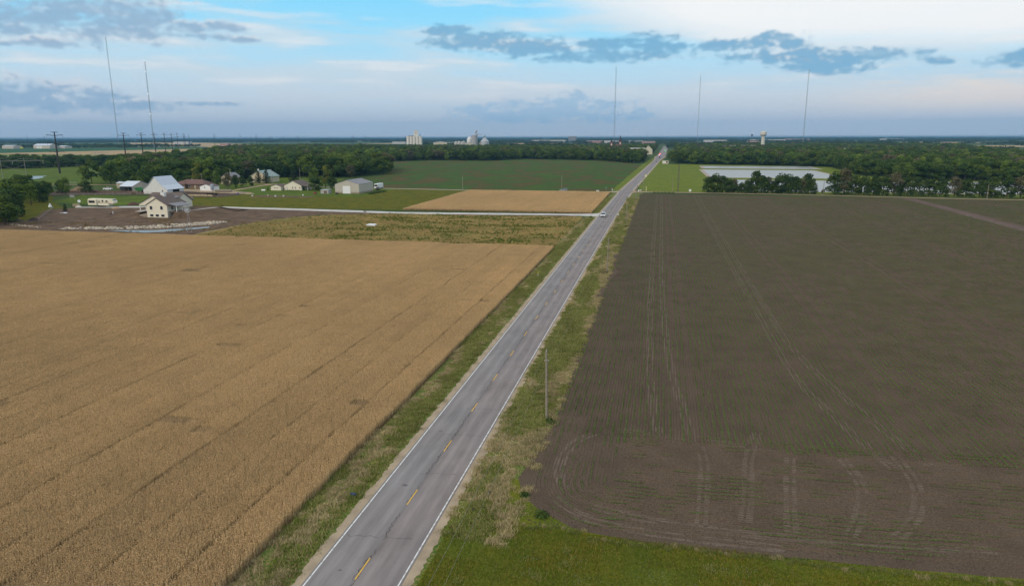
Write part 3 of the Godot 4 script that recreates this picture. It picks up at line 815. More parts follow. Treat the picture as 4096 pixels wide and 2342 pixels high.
func verges() -> void:
	var green := [Color(0.13, 0.175, 0.025), Color(0.16, 0.205, 0.032), Color(0.11, 0.15, 0.02), Color(0.25, 0.24, 0.08), Color(0.36, 0.29, 0.15)]
	var dry := [Color(0.44, 0.33, 0.19), Color(0.36, 0.275, 0.15), Color(0.50, 0.385, 0.23), Color(0.26, 0.24, 0.10), Color(0.17, 0.20, 0.045)]
	var short := [Color(0.098, 0.128, 0.014), Color(0.122, 0.15, 0.017), Color(0.08, 0.11, 0.012), Color(0.20, 0.18, 0.055), Color(0.15, 0.135, 0.035)]
	var g_tiles := [stalk_tile(1.5, 300, 0.12, 0.40, 0.035, 0.7, green, 0, 71, 0, true), stalk_tile(1.7, 300, 0.10, 0.46, 0.035, 0.7, green, 0, 72, 0, true), stalk_tile(1.3, 220, 0.10, 0.34, 0.04, 0.8, green, 0, 73, 0, true)]
	var d_tiles := [stalk_tile(1.6, 280, 0.12, 0.42, 0.028, 0.9, dry, 0, 74, 0, true), stalk_tile(1.5, 260, 0.1, 0.34, 0.028, 1.1, dry, 0, 75, 0, true)]
	var l_tiles := [stalk_tile(2.0, 640, 0.07, 0.16, 0.045, 0.8, short, 0, 76, 0.2), stalk_tile(2.0, 640, 0.08, 0.19, 0.045, 0.8, short, 0, 77, 0.3)]
	var m := tinted("grass_blade", 0.85, 0.35)
	var gs := []
	var ds := []
	var ls := []
	for j in 640:   # both verges; the right one is drier, most of all along the tilled field
		var z := -42.0 - j * (0.5 if j < 220 else 0.75)
		if z < -455.0: break
		if j >= 220: z = -152.0 - (j - 220) * 0.8
		for i in 13:
			var left := i < 5
			var x := (-28.6 - i * 0.85 if left else -17.7 + (i - 5) * 0.78) + rng.randf_range(-0.5, 0.5)
			if left and z > -330 and z < -308: continue
			if not left and z > -54.0: continue
			var f := (i / 4.0) if left else ((i - 5) / 7.0)
			var k := noise_mid.get_noise_2d(x * 14.0 + (0.0 if left else 400.0), z * 3.4) * 1.2 + 0.35 * noise_fine.get_noise_2d(x * 6.0, z * 3.0)
			if left: k += 0.46 - 0.70 * f * f
			else: k += 0.18 * sin(z * 0.047 + 1.0) + 0.46 - 0.80 * absf(f - 0.32) - 0.40 * smoothstep(-80.0, -70.0, z) + 0.6 * smoothstep(-62.0, -57.0, z)
			var t := 1.0 + 0.3 * noise_fine.get_noise_2d(x * 3, z) + rng.randf_range(-0.12, 0.12)
			var sp := [Vector3(x, 0, z + rng.randf_range(-0.4, 0.4)), Color(t, t, t), Vector3(1, 0.68, 1) * rng.randf_range(0.7, 1.25)]
			if k > 0.03: gs.append(sp)
			elif k > (-0.40 if left else -0.62) and rng.randf() < 0.8: ds.append(sp)
	for z in range(-36, -62, -2):   # the lawn at the bottom right
		for i in 32:
			var x := -16.6 + i * 2.0
			if not in_view(x, z, 8.0): continue
			var lim := -56.0 if x > -6 else -57.5
			if z < lim: continue
			var k := noise_mid.get_noise_2d(x * 6.0, z * 6.0)
			var t := 1.0 + 0.2 * noise_fine.get_noise_2d(x * 2, z * 2)
			ls.append([Vector3(x, 0, z), Color(t + 0.5 * k, t + 0.12 * k, t - 0.2 * k), Vector3(1, 0.9 + k * 0.7, 1)])
			if k > 0.25 and rng.randf() < 0.4: gs.append([Vector3(x, 0, z), Color(0.9, 0.9, 0.8), Vector3(1, 0.45, 1)])
	for i in 90:   # rank growth along the edge of the tilled soil
		var x := -11.0 + i * 0.62
		if x > 44: break
		var z := -56.2 - (0.9 if x < -5 else 0.0) - maxf(0.0, x - 20) * 0.055 + rng.randf_range(-0.4, 0.3)
		(gs if rng.randf() < 0.75 else ds).append([Vector3(x, 0, z), Color(0.9, 0.95, 0.9), Vector3(0.5, 0.8, 0.5)])
	lay_tiles("verge_grass", g_tiles, gs, m, "rough green grass along the highway verges", "grass", true)
	lay_tiles("dry_grass", d_tiles, ds, m, "dead straw-coloured grass along the highway verges", "grass", true)
	lay_tiles("lawn_grass", l_tiles, ls, m, "short mown grass of the lawn at the bottom right", "grass")
	# white clover heads in the lawn
	var mb := MB.new()
	mb.blob(Vector3(0, 0.1, 0), Vector3(0.016, 0.014, 0.016), 5, 3)
	var xs := []
	for c in 26:
		var p := Vector2(rng.randf_range(-14, 30), rng.randf_range(-40, -55.5))
		for i in 45:
			var q := p + Vector2(rng.randfn(0, 0.7), rng.randfn(0, 0.45))
			xs.append(Transform3D(Basis.from_scale(Vector3.ONE * rng.randf_range(0.7, 1.3)), Vector3(q.x, 0.03, q.y)))
	copies("clover_flowers", mb.mesh(), plain("clover", 0.42, 0.46, 0.36), xs, [], null, "tiny pale clover flowers dotted in patches over the lawn", "flowers")

func row_bend(x: float, z: float) -> float:   # rows swing out round the poles at the field edge
	return 1.7 * exp(-pow((z + 183.0) / 8.0, 2.0)) * exp(-(x + 11.5) / 5.0) + 0.8 * exp(-pow((z + 290.0) / 12.0, 2.0)) * exp(-(x + 11.5) / 5.0)

func ridge(mb: MB, a: Vector3, b: Vector3, w: float, h: float) -> void:
	var s := (b - a).normalized().cross(Vector3.UP) * w * 0.5
	var u := Vector3(0, h, 0)
	mb.quad(a - s, a + u, b + u, b - s)
	mb.quad(a + u, a + s, b + s, b + u)

func seedlings() -> void:
	var cols := [Color(0.09, 0.145, 0.034), Color(0.115, 0.175, 0.045), Color(0.075, 0.12, 0.03)]
	var segs := []
	for k in 4:
		var r := RandomNumberGenerator.new()
		r.seed = 300 + k
		var mb := MB.new()
		var z := -0.75
		while z < 0.75:
			z += r.randf_range(0.06, 0.16)
			for j in 5:
				var a := r.randf() * TAU
				var d := Vector3(cos(a), 0.25, sin(a))
				leaf_quad(mb, r, Vector3(r.randfn(0, 0.035), 0.10, z) + d * r.randf_range(0.02, 0.07), Vector3(d.x * 0.5, 1, d.z * 0.5), 0.095, cols[r.randi() % 3])
		segs.append(mb.mesh())
	var spots := []
	var x := -11.2
	var row := 0
	while x < 215.0:
		var z := -79.0 - 3.0 * noise_mid.get_noise_2d(x * 6.0, 3.0)
		var start := 6.0 if x < -8 else 0.0
		z -= start
		var tram := absf(fposmod(x - 3.2, 27.4) - 13.7) > 13.25 or absf(fposmod(x - 5.4, 27.4) - 13.7) > 13.3
		while z > -441.0 + maxf(0.0, (x - 70) * 0.05):
			if in_view(x, z, 8.0) and not (x > 134 and x < 141.5 and z < -285):
				var dx := row_bend(x, z)
				var keep := noise_mid.get_noise_2d(x * 2.2, z * 1.4) * 0.55 + 0.84
				if tram: keep -= 0.75
				if rng.randf() < keep:
					var t := 1.0 + 0.25 * noise_fine.get_noise_2d(x, z)
					spots.append([Vector3(x + dx + rng.randfn(0, 0.02), 0.01, z), Color(t, t, t), 0.0, rng.randf_range(0.75, 1.25)])
			z -= 1.5
		row += 1
		x += 0.76
	for k in 30:   # headland rows run across the field end and bend round its rounded corner
		var zz := -58.3 - k * 0.76
		var inset := k * 0.76
		var rad := 8.6 - inset
		var s := -2.6
		while s < 60:
			var base := zz - maxf(0.0, s - 14.0) * 0.055
			if in_view(s, base, 8.0):
				var keep := noise_mid.get_noise_2d(s * 5.0 + 70, base * 9.0) * 1.5 + 0.40
				if rng.randf() < keep: spots.append([Vector3(s, 0.01, base + 0.25 * sin(s * 0.4)), Color(1, 1, 1), PI / 2, rng.randf_range(0.7, 1.25)])
			s += 1.5
		if rad > 0.8:
			var len := PI / 2 * rad
			var m := maxi(1, int(len / 1.5))
			for i in m:
				var a := (i + 0.5) / m * PI / 2
				var keep := noise_mid.get_noise_2d(i * 40.0 + k * 9.0, 5.0) * 1.4 + 0.36
				if rng.randf() < keep: spots.append([Vector3(-2.6 - sin(a) * rad, 0.01, -66.9 + cos(a) * rad), Color(1, 1, 1), PI / 2 - a, rng.randf_range(0.6, 1.2)])
			var zc := -67.5
			while zc > -84:
				if rng.randf() < 0.5: spots.append([Vector3(-2.6 - rad, 0.01, zc), Color(1, 1, 1), 0.0, rng.randf_range(0.6, 1.1)])
				zc -= 1.5
	var root := Node3D.new()
	root.name = "bean_seedlings"
	add_child(root)
	tag(root, "rows of young green seedlings across the dark tilled field", "seedlings", "", "stuff")
	var xs := [[], [], [], []]
	var cs := [[], [], [], []]
	for s in spots:
		var k := rng.randi() % 4
		xs[k].append(Transform3D(Basis(Vector3.UP, s[2] + (PI if rng.randf() < 0.5 else 0.0)) * Basis.from_scale(Vector3(1, 1, 1) * s[3]), s[0]))
		cs[k].append(s[1])
	for k in 4: copies("seedling_rows", segs[k], tinted("seedling_leaf", 0.85, 0.4), xs[k], cs[k], root)
	# low ridges left by the planter, along the rows and round the field corner
	var rb := MB.new()
	var rx := -11.6
	while rx < 215.0:
		var z0 := -79.0 if rx > -8 else -84.0
		z0 = minf(z0, -(rx - 12.0) / 0.445)
		var z1 := -440.0 + maxf(0.0, (rx - 70) * 0.05)
		if z0 > z1 + 5.0 and not (rx > 133 and rx < 142):
			var kk := 1 if rx > 6.0 else 60
			for i in kk:
				var za := lerpf(z0, z1, float(i) / kk)
				var zb := lerpf(z0, z1, float(i + 1) / kk)
				ridge(rb, Vector3(rx + row_bend(rx, za), 0.010, za), Vector3(rx + row_bend(rx, zb), 0.010, zb), 0.22, 0.075)
		rx += 0.38
	for k in 60:
		var inset := k * 0.38
		var zz := -58.1 - inset
		var rad := 8.8 - inset
		var prev := Vector3(60, 0.010, zz - 46.0 * 0.055)
		for s in [40.0, 28.0, 14.0, 6.0, -2.6]:
			var p := Vector3(s, 0.010, zz - maxf(0.0, s - 14.0) * 0.055 + 0.2 * sin(s * 0.4 + k))
			ridge(rb, prev, p, 0.18, 0.06)
			prev = p
		if rad > 0.5:
			for i in range(1, 11):
				var a := i / 10.0 * PI / 2
				var p := Vector3(-2.6 - sin(a) * rad, 0.010, -66.9 + cos(a) * rad)
				ridge(rb, prev, p, 0.18, 0.06)
				prev = p
			ridge(rb, prev, Vector3(prev.x, 0.010, -80.0 - rng.randf() * 6.0), 0.17, 0.04)
	struct("planter_ridges", rb.mesh(), mats.tilled_soil, "low ridges of tilled soil along the seedling rows")
	# clods give the tilled soil its grain
	var clod := MB.new()
	clod.blob(Vector3.ZERO, Vector3(0.05, 0.032, 0.045), 5, 3)
	var cx := []
	for i in 26000:
		var d := 50.0 + 75.0 * pow(rng.randf(), 1.5)
		var a := deg_to_rad(rng.randf_range(-14, 26))
		var p := Vector2(d * tan(a), -d)
		if p.y > -57.5 or p.x < -11.0: continue
		cx.append(Transform3D(Basis(Vector3.UP, rng.randf() * TAU) * Basis.from_scale(Vector3.ONE * rng.randf_range(0.5, 1.9)), Vector3(p.x, 0.015, p.y)))
	copies("soil_clods", clod.mesh(), plain("clod", 0.075, 0.055, 0.043, 0.97), cx, [], null, "small dark clods lying all over the tilled soil", "soil")

func weedy_growth() -> void:
	var dry := [Color(0.44, 0.31, 0.135), Color(0.52, 0.375, 0.17), Color(0.36, 0.26, 0.11), Color(0.25, 0.225, 0.07)]
	var tiles := [stalk_tile(3.0, 620, 0.25, 0.6, 0.05, 0.5, dry, 0.0, 91, 0.3), stalk_tile(3.0, 560, 0.2, 0.65, 0.05, 0.6, dry, 0.0, 92, 0.4)]
	var poly := pts([-33.2, -222.5, -166, -223, -166, -240, -165, -262, -158, -284, -146, -297, -122, -305, -60, -307.5, -33.5, -308.5])
	var spots := []
	var weeds := []
	for i in 46:
		for j in 30:
			var p := Vector2(-34.5 - i * 3.0, -223.5 - j * 3.0)
			if not inside(p, poly): continue
			var k := noise_mid.get_noise_2d(p.x * 2.5, p.y * 4.0)
			var t := 1.0 + 0.25 * noise_fine.get_noise_2d(p.x, p.y)
			spots.append([Vector3(p.x, 0, p.y), Color(t - 0.25 * maxf(k, 0), t, t - 0.1 * maxf(k, 0)), Vector3(1, 0.9 + k * 0.4, 1)])
			var g := smoothstep(-0.12, 0.5, noise_mid.get_noise_2d(p.x * 3.0 + p.y * 1.5 + 50, p.y * 7.0)) * smoothstep(-150, -110, p.x)
			for q in 18:
				if rng.randf() < g * 0.8 + 0.07: weeds.append(Vector3(p.x + rng.randf_range(-1.5, 1.5), 0.0, p.y + rng.randf_range(-1.5, 1.5)))
	lay_tiles("weedy_stubble", tiles, spots, tinted("grass_blade"), "brown stubble and dead weeds in the field below the white drive", "stubble")
	var xs := []
	var cs := []
	for w in weeds:
		var t := rng.randf_range(0.75, 1.3)
		xs.append(Transform3D(Basis(Vector3.UP, rng.randf() * TAU) * Basis.from_scale(Vector3(1, rng.randf_range(0.9, 1.6), 1) * rng.randf_range(0.6, 1.25)), w))
		cs.append(Color(t * (1.5 if rng.randf() < 0.15 else 1.0), t, t))
	copies("green_weeds", leaf_ball_mesh(0.5, 40, 0.24, [Color(0.085, 0.125, 0.016), Color(0.115, 0.155, 0.022), Color(0.065, 0.10, 0.012)], 15), tinted("leaf", 0.9, 0.3), xs, cs, null, "green weeds growing in streaks through the brown stubble", "weeds")

# ------------------------------------------------------------------ trees
var crowns := {}
var trunks := {}

func crown_mesh(kind: String, sd: int) -> ArrayMesh:   # a crown about 10 m tall on a 2 m bole, built of leaf clumps over many lobes
	var g := RandomNumberGenerator.new()
	g.seed = sd
	var mb := MB.new()
	var cols: Array = {
		"broad": [Color(0.054, 0.094, 0.020), Color(0.071, 0.115, 0.022), Color(0.044, 0.077, 0.019), Color(0.098, 0.134, 0.022)],
		"light": [Color(0.104, 0.156, 0.024), Color(0.122, 0.174, 0.029), Color(0.085, 0.132, 0.022)],
		"gold": [Color(0.183, 0.180, 0.028), Color(0.134, 0.156, 0.028), Color(0.098, 0.132, 0.024)],
		"cedar": [Color(0.024, 0.043, 0.018), Color(0.034, 0.055, 0.022), Color(0.041, 0.055, 0.022)],
		"brown": [Color(0.104, 0.096, 0.050), Color(0.085, 0.090, 0.040), Color(0.122, 0.108, 0.061)],
		"hedge": [Color(0.041, 0.072, 0.020), Color(0.056, 0.091, 0.023), Color(0.034, 0.060, 0.018), Color(0.076, 0.108, 0.024)],
	}[kind]
	var lobes := []
	if kind == "cedar":
		for i in 15:
			var t := i / 15.0
			var r := 2.5 * (1.0 - t * 0.8)
			var a := i * 2.4
			lobes.append([Vector3(cos(a) * r * 0.45, 1.2 + t * 9.0, sin(a) * r * 0.45), Vector3(r * 0.8, 1.1, r * 0.8)])
	elif kind == "light" or kind == "gold":
		for i in 20:
			var t := g.randf()
			var w := 3.0 * pow(sin(PI * clampf(t * 0.86 + 0.12, 0, 1)), 0.8)
			var a := i * 2.4 + g.randf()
			lobes.append([Vector3(cos(a) * w * 0.65, 2.4 + t * 8.0, sin(a) * w * 0.65), Vector3.ONE * g.randf_range(0.9, 1.5)])
	else:
		var spread := 3.4 if kind != "hedge" else 3.0
		for i in 24:
			var t := pow(g.randf(), 0.8)
			var w := spread * pow(sin(PI * clampf(t * 0.80 + 0.16, 0, 1)), 0.7)
			var a := i * 2.4 + g.randf() * 0.8
			var k := g.randf_range(0.45, 1.0)
			lobes.append([Vector3(cos(a) * w * k, (2.0 if kind != "hedge" else 0.7) + t * 7.8 - (1.0 - k) * -0.8, sin(a) * w * k), Vector3(1, 0.8, 1) * g.randf_range(1.0, 2.0)])
	for l in lobes:
		var base: Color = cols[g.randi() % cols.size()]
		var n := int(34 + 26 * l[1].x * l[1].x)
		for i in n:
			var d := Vector3(g.randfn(), g.randfn() + 0.25, g.randfn()).normalized()
			var p: Vector3 = l[0] + d * l[1] * g.randf_range(0.7, 1.05)
			leaf_quad(mb, g, p, d, 0.62 if kind != "cedar" else 0.5, base)
	return mb.mesh()

func trunk_mesh(kind: String, sd: int) -> ArrayMesh:
	var g := RandomNumberGenerator.new()
	g.seed = sd
	var mb := MB.new()
	var top := Vector3(g.randf_range(-0.3, 0.3), 4.2, g.randf_range(-0.3, 0.3))
	mb.tube(Vector3(0, -0.1, 0), top * 0.5, 0.28, 0.21, 6, false)
	mb.tube(top * 0.5, top, 0.21, 0.15, 6, false)
	if kind == "cedar":
		mb.tube(top, Vector3(0, 9.5, 0), 0.15, 0.03, 5, false)
	else:
		for i in 5:
			var a := i * 1.3 + g.randf()
			var e := top + Vector3(cos(a) * g.randf_range(1.2, 2.4), g.randf_range(1.6, 4.0), sin(a) * g.randf_range(1.2, 2.4))
			mb.tube(top.lerp(Vector3.ZERO, g.randf() * 0.3), e, 0.12, 0.03, 5, false)
	return mb.mesh()

func tree_kit() -> void:
	var sd := 500
	for k in [["broad", 5], ["light", 2], ["gold", 1], ["cedar", 2], ["brown", 2], ["hedge", 4]]:
		crowns[k[0]] = []
		trunks[k[0]] = []
		for i in k[1]:
			sd += 1
			crowns[k[0]].append(crown_mesh(k[0], sd))
			trunks[k[0]].append(trunk_mesh(k[0], sd))

func tree(kind: String, called: String, label: String, group: String, x: float, z: float, height: float, wide := 1.0) -> Node3D:
	var t := thing(called, label, "tree", Vector3(x, 0, z), rng.randf() * TAU, group)
	var k := rng.randi() % (crowns[kind] as Array).size()
	var s := height / 10.6
	var tr := part_mesh("trunk", trunks[kind][k], weathered("bark", 0.085, 0.068, 0.052, 0.95, 1.5, 0.2), t)
	var cr := part_mesh("crown", crowns[kind][k], tinted("leaf", 0.9, 0.3), t)
	tr.scale = Vector3(s, s, s)
	cr.scale = Vector3(s * wide, s, s * wide)
	return t

func scatter(poly: Array, gap: float) -> Array:
	var lo: Vector2 = poly[0]
	var hi: Vector2 = poly[0]
	for p in poly:
		lo = lo.min(p)
		hi = hi.max(p)
	var out := []
	var pk := PackedVector2Array(poly)
	var y := lo.y
	while y < hi.y:
		var x := lo.x
		while x < hi.x:
			var p := Vector2(x, y) + Vector2(rng.randf_range(-0.42, 0.42), rng.randf_range(-0.42, 0.42)) * gap
			if Geometry2D.is_point_in_polygon(p, pk) and in_view(p.x, p.y, 20.0): out.append(p)
			x += gap
		y += gap
	return out

func wood(called: String, single: String, group: String, label: String, poly: Array, gap: float, h0: float, h1: float, singles: int, kinds: Array) -> void:
	var spots := scatter(poly, gap)
	spots.sort_custom(func(a, b): return a.length_squared() < b.length_squared())
	var xs := {}
	var cs := {}
	for i in spots.size():
		var p: Vector2 = spots[i]
		var kind: String = kinds[rng.randi() % kinds.size()]
		var h := rng.randf_range(h0, h1) * (1.0 + 0.18 * noise_mid.get_noise_2d(p.x, p.y)) * (0.78 if p.y < -1600 and p.x < 0 else 1.0)
		if i < singles:
			var t := tree(kind, single, label, group, p.x, p.y, h, rng.randf_range(1.15, 1.55))
			continue
		var k := rng.randi() % (crowns[kind] as Array).size()
		var key := "%s %d" % [kind, k]
		if not xs.has(key):
			xs[key] = []
			cs[key] = []
		var s := h / 10.6
		var w := s * rng.randf_range(1.15, 1.6)
		xs[key].append(Transform3D(Basis(Vector3.UP, rng.randf() * TAU) * Basis.from_scale(Vector3(w, s, w)), Vector3(p.x, 0, p.y)))
		var t := 1.0 + 0.25 * noise_mid.get_noise_2d(p.x * 3, p.y * 3) + rng.randf_range(-0.25, 0.3)
		cs[key].append(Color(t * rng.randf_range(0.92, 1.12), t, t))
	if xs.is_empty(): return
	var root := Node3D.new()
	root.name = numbered(called)
	add_child(root)
	tag(root, label.replace("tree ", "treetops ") if false else "mass of dark green treetops, " + group, "wood", "", "stuff")
	for key in xs:
		var q: PackedStringArray = (key as String).split(" ")
		copies("treetops", crowns[q[0]][int(q[1])], tinted("leaf", 0.9, 0.3), xs[key], cs[key], root)

func woods() -> void:
	tree_kit()
	var mix := ["broad", "broad", "broad", "hedge", "broad", "broad", "light", "broad", "hedge", "brown", "broad", "light"]
	wood("farm_wood", "wood_tree", "front trees of the wood behind the farm", "dark leafy tree in the front rank of the wood behind the farmyard", pts([-372, -470, -340, -500, -338, -560, -322, -580, -277, -575, -262, -592, -262, -650, -300, -760, -405, -928, -500, -1250, -760, -1700, -1040, -1800, -960, -1440, -740, -1040, -620, -770, -560, -640, -470, -540, -420, -480]), 10.5, 12.0, 18.0, 74, mix)
	wood("town_wood", "wood_tree", "front trees of the wood beyond the green field", "dark leafy tree in the front rank of the wood beyond the green field", pts([-405, -935, -341, -1036, -252, -1022, -211, -1112, -80, -1045, -30, -945, -26, -1010, -26, -1250, -60, -1290, -110, -1330, -110, -1475, -20, -1480, -20, -1600, -14, -2400, -300, -2350, -480, -2050, -900, -2150, -1000, -1900, -760, -1700, -500, -1250]), 11.0, 10.5, 16.0, 70, mix)
	wood("east_wood", "wood_tree", "front trees of the wood behind the lagoons", "dark leafy tree in the front rank of the wood behind the lagoons", pts([14, -950, 50, -925, 106, -912, 150, -905, 190, -868, 178, -700, 192, -622, 430, -610, 700, -900, 720, -1180, 460, -1200, 430, -1260, 140, -1260, 24, -1300, 14, -1150]), 10.5, 10.0, 16.0, 80, mix)
	wood("suburb_trees", "town_tree", "garden trees around the far houses", "dark leafy garden tree among the far houses on the right", pts([30, -1320, 420, -1290, 470, -1240, 640, -1450, 700, -1900, 900, -2400, 320, -2500, 36, -2450]), 14.5, 9.0, 15.0, 4, mix)
	wood("pasture_trees", "pasture_tree", "trees in the belt beyond the pasture", "dark round tree in the belt beyond the wet pasture", pts([-790, -640, -700, -700, -690, -760, -640, -780, -720, -845, -790, -790, -1000, -800, -1000, -740]), 11.0, 9.0, 14.0, 26, ["broad", "hedge"])
	wood("far_farm_trees", "farm_tree", "far trees around the distant sheds", "dark tree beside the far sheds on the left", pts([-2500, -2000, -1900, -2010, -1640, -2300, -1700, -2420, -2300, -2500, -2700, -2200]), 26.0, 9.0, 15.0, 0, ["broad", "hedge"])
	# the big grove at the left edge, nearest of all trees
	for q in [[-262, -237, 12], [-268, -243, 13], [-276, -250, 13], [-285, -262, 14], [-281, -240, 13], [-296, -270, 14], [-300, -252, 14], [-308, -283, 13], [-318, -297, 13], [-312, -268, 14], [-326, -312, 12], [-334, -325, 12], [-330, -290, 14], [-346, -338, 11], [-345, -318, 13], [-356, -352, 10], [-352, -330, 12], [-366, -362, 9], [-362, -372, 10], [-378, -385, 9], [-342, -300, 14], [-390, -372, 12], [-380, -356, 13], [-270, -228, 11]]:
		tree(["broad", "hedge", "broad", "light"][rng.randi() % 4], "grove_tree", "broad green tree in the dense grove at the left edge", "trees of the grove at the left edge", q[0], q[1], q[2], 1.25)
	# trees on the farm
	tree("broad", "farmyard_tree", "tall spreading tree left of the farmyard by the wet pasture", "", -432, -470, 17, 1.3)
	tree("broad", "farmyard_tree", "second tall tree left of the farmyard, right of the spreading one", "", -408, -462, 16, 1.2)
	tree("hedge", "farmyard_tree", "dark bushy tree beside the parked white pickup", "", -362, -388, 8.5, 1.5)
	tree("broad", "farmyard_tree", "dark tree behind the open machine shed", "", -372, -440, 13, 1.3)
	tree("broad", "farmyard_tree", "dark tree between the machine shed and the white barn", "", -352, -432, 14, 1.3)
	tree("broad", "farmyard_tree", "dark tree behind the white barn roof", "", -335, -446, 13, 1.3)
	tree("gold", "farmyard_tree", "yellow-green tree behind the brick ranch house", "", -338, -470, 15, 1.2)
	tree("light", "young_tree", "bright green round-headed tree beside the small white shed", "", -309, -449, 11, 1.0)
	tree("brown", "young_tree", "thin greyish tree right of the bright round-headed tree", "", -293, -438, 10.5, 0.9)
	tree("hedge", "young_tree", "dark lawn tree second from the farm track", "", -293, -447, 10, 0.95)
	tree("hedge", "young_tree", "dark lawn tree beside the farm track junction", "", -293, -456, 9, 0.9)
	tree("hedge", "young_tree", "small dark lawn tree in front of the green-roofed house", "", -293, -466, 8, 0.9)
	tree("cedar", "cedar_tree", "dark cedar before the gable of the green-roofed house", "", -305, -496, 10, 1.5)
	tree("cedar", "cedar_tree", "dark cedar at the corner of the green-roofed house", "", -297, -494, 11, 1.5)
	tree("cedar", "cedar_tree", "lone dark cedar right of the green-roofed house", "", -284, -512, 11, 1.6)
	tree("light", "farmyard_tree", "bright green tree behind the cream house roof", "", -240, -462, 13, 1.15)
	tree("gold", "farmyard_tree", "yellowish tall tree beside the bright green one", "", -231, -460, 14, 0.85)
	tree("hedge", "farmyard_tree", "dense round dark tree in front of the cream house porch", "", -225, -434, 9.5, 1.45)
	tree("hedge", "farmyard_tree", "dark tree behind the round one near the cream house", "", -220, -448, 10.5, 1.1)
	tree("broad", "field_tree", "dark tree at the corner of the green field", "", -260, -640, 13, 1.3)
	tree("broad", "field_tree", "dark tree just left of the green field corner", "", -264, -612, 12, 1.3)
	tree("brown", "field_tree", "greyish tree before the wood behind the metal building", "", -266, -580, 11, 1.2)
	tree("cedar", "spruce_tree", "small lone spruce standing in the bare yard near the camper", "", -279, -285, 4.2, 1.3)
	tree("light", "small_tree", "little sapling on the lawn left of the propane tank", "", -252, -420, 3.0, 0.9)
	# hedgerow along the far side of the cross road
	var n := 0
	for q in [[30, 10.5], [34, 12.5], [39, 11.5], [42.5, 9.5], [46, 8.5], [50, 7.0], [54, 9.0], [58.5, 15.5], [62.5, 12.0], [66, 9.5], [70, 8.5], [74, 13.0], [78, 12.5], [82.5, 11.5], [86.5, 8.0], [90, 13.5], [94, 4.5], [98, 3.5], [105, 14.5], [110, 15.0], [115, 13.0], [121, 12.0], [126, 13.5], [131, 12.0], [137, 13.0], [143, 12.0], [149, 12.5], [156, 11.5], [162, 12.5], [169, 11.0], [175, 12.0], [182, 11.0], [188, 12.5], [195, 13.0], [202, 12.0], [209, 13.0]]:
		n += 1
		var z: float = -465.0 + maxf(0.0, q[0] - 90) * 0.10
		tree("hedge" if n % 5 else "brown", "hedgerow_tree", "%s dark tree from the left in the roadside row before the lagoons" % nth(n), "trees in the row before the lagoons", q[0], z + rng.randf_range(-1.5, 1.5), q[1], rng.randf_range(0.9, 1.25))
		if q[1] > 6: tree("hedge", "hedgerow_shrub", "low dark shrub under the %s tree of the roadside row before the lagoons" % nth(n), "shrubs under the row before the lagoons", q[0] + 2.0, z + 2.0, rng.randf_range(3.5, 7.0), 1.5)
	# far country to the horizon: belts and clumps of trees
	var g := RandomNumberGenerator.new()
	g.seed = 99
	var xs := [[], [], []]
	var cs := [[], [], []]
	var belts := [belt_mesh(1), belt_mesh(2), belt_mesh(3)]
	for i in 5200:
		var d := 1900.0 + 17000.0 * pow(g.randf(), 1.25)
		var a := deg_to_rad(g.randf_range(-41, 41) - 11.88)
		var p := Vector2(sin(a) * d, -cos(a) * d)
		if d < 3600 and noise_big.get_noise_2d(p.x * 1.5, p.y * 1.5) < 0.02: continue
		if noise_big.get_noise_2d(p.x * 0.7 + 50, p.y * 0.7) < -0.22: continue
		var skip := false
		for f in [rect(-1700, -1000, -2100, -1300), rect(-3400, -900, -4050, -1900), rect(880, 2000, -4300, -3600), rect(880, 1500, -2900, -2450), rect(-1000, -430, -2450, -1900), rect(-30, 40, -2700, -1200), rect(-2700, -1400, -1900, -1250)]:
			if p.x > f[0].x and p.x < f[1].x and p.y < maxf(f[0].y, f[2].y) and p.y > minf(f[0].y, f[2].y): skip = d < 6000
			if skip: break
		if skip: continue
		var k := g.randi() % 3
		var sc := g.randf_range(0.75, 1.25)
		xs[k].append(Transform3D(Basis(Vector3.UP, (0.0 if g.randf() < 0.5 else PI / 2) + g.randfn(0, 0.15)) * Basis.from_scale(Vector3(g.randf_range(0.7, 2.6), sc, sc)), Vector3(p.x, 0, p.y)))
		var t := g.randf_range(0.8, 1.25)
		cs[k].append(Color(t, t, t))
	var root := Node3D.new()
	root.name = "far_woodland"
	add_child(root)
	tag(root, "far belts of hazy blue-green trees reaching to the horizon", "wood", "", "stuff")
	for k in 3: copies("tree_belt", belts[k], tinted("leaf", 0.9, 0.3), xs[k], cs[k], root)

func belt_mesh(sd: int) -> ArrayMesh:
	var g := RandomNumberGenerator.new()
	g.seed = 700 + sd
	var mb := MB.new()
	for i in 26:
		var c := Vector3(g.randf_range(-40, 40), 0, g.randf_range(-9, 9))
		var h := g.randf_range(7, 14)
		var base: Color = [Color(0.040, 0.062, 0.018), Color(0.048, 0.075, 0.02), Color(0.034, 0.052, 0.017)][g.randi() % 3]
		for j in 46:
			var d := Vector3(g.randfn(), g.randfn() * 0.8 + 0.2, g.randfn()).normalized()
			leaf_quad(mb, g, c + Vector3(0, h * 0.55, 0) + d * Vector3(4.5, h * 0.47, 4.5), d, 2.6, base)
	return mb.mesh()

# ------------------------------------------------------------------ buildings; each stands with its front (towards +z) at its node
func roof_slab(mb: MB, a: Vector2, b: Vector2, z0: float, z1: float, th: float) -> void:   # a slab over the slope from a (low) to b (high), profile in x, y
	var d := (b - a).normalized()
	var o := Vector2(-d.y, d.x) * th
	if o.y < 0: o = -o
	var p := PackedVector2Array([a, b, b + o, a + o])
	if Geometry2D.is_polygon_clockwise(p): p.reverse()
	mb.prism(p, z0, z1)

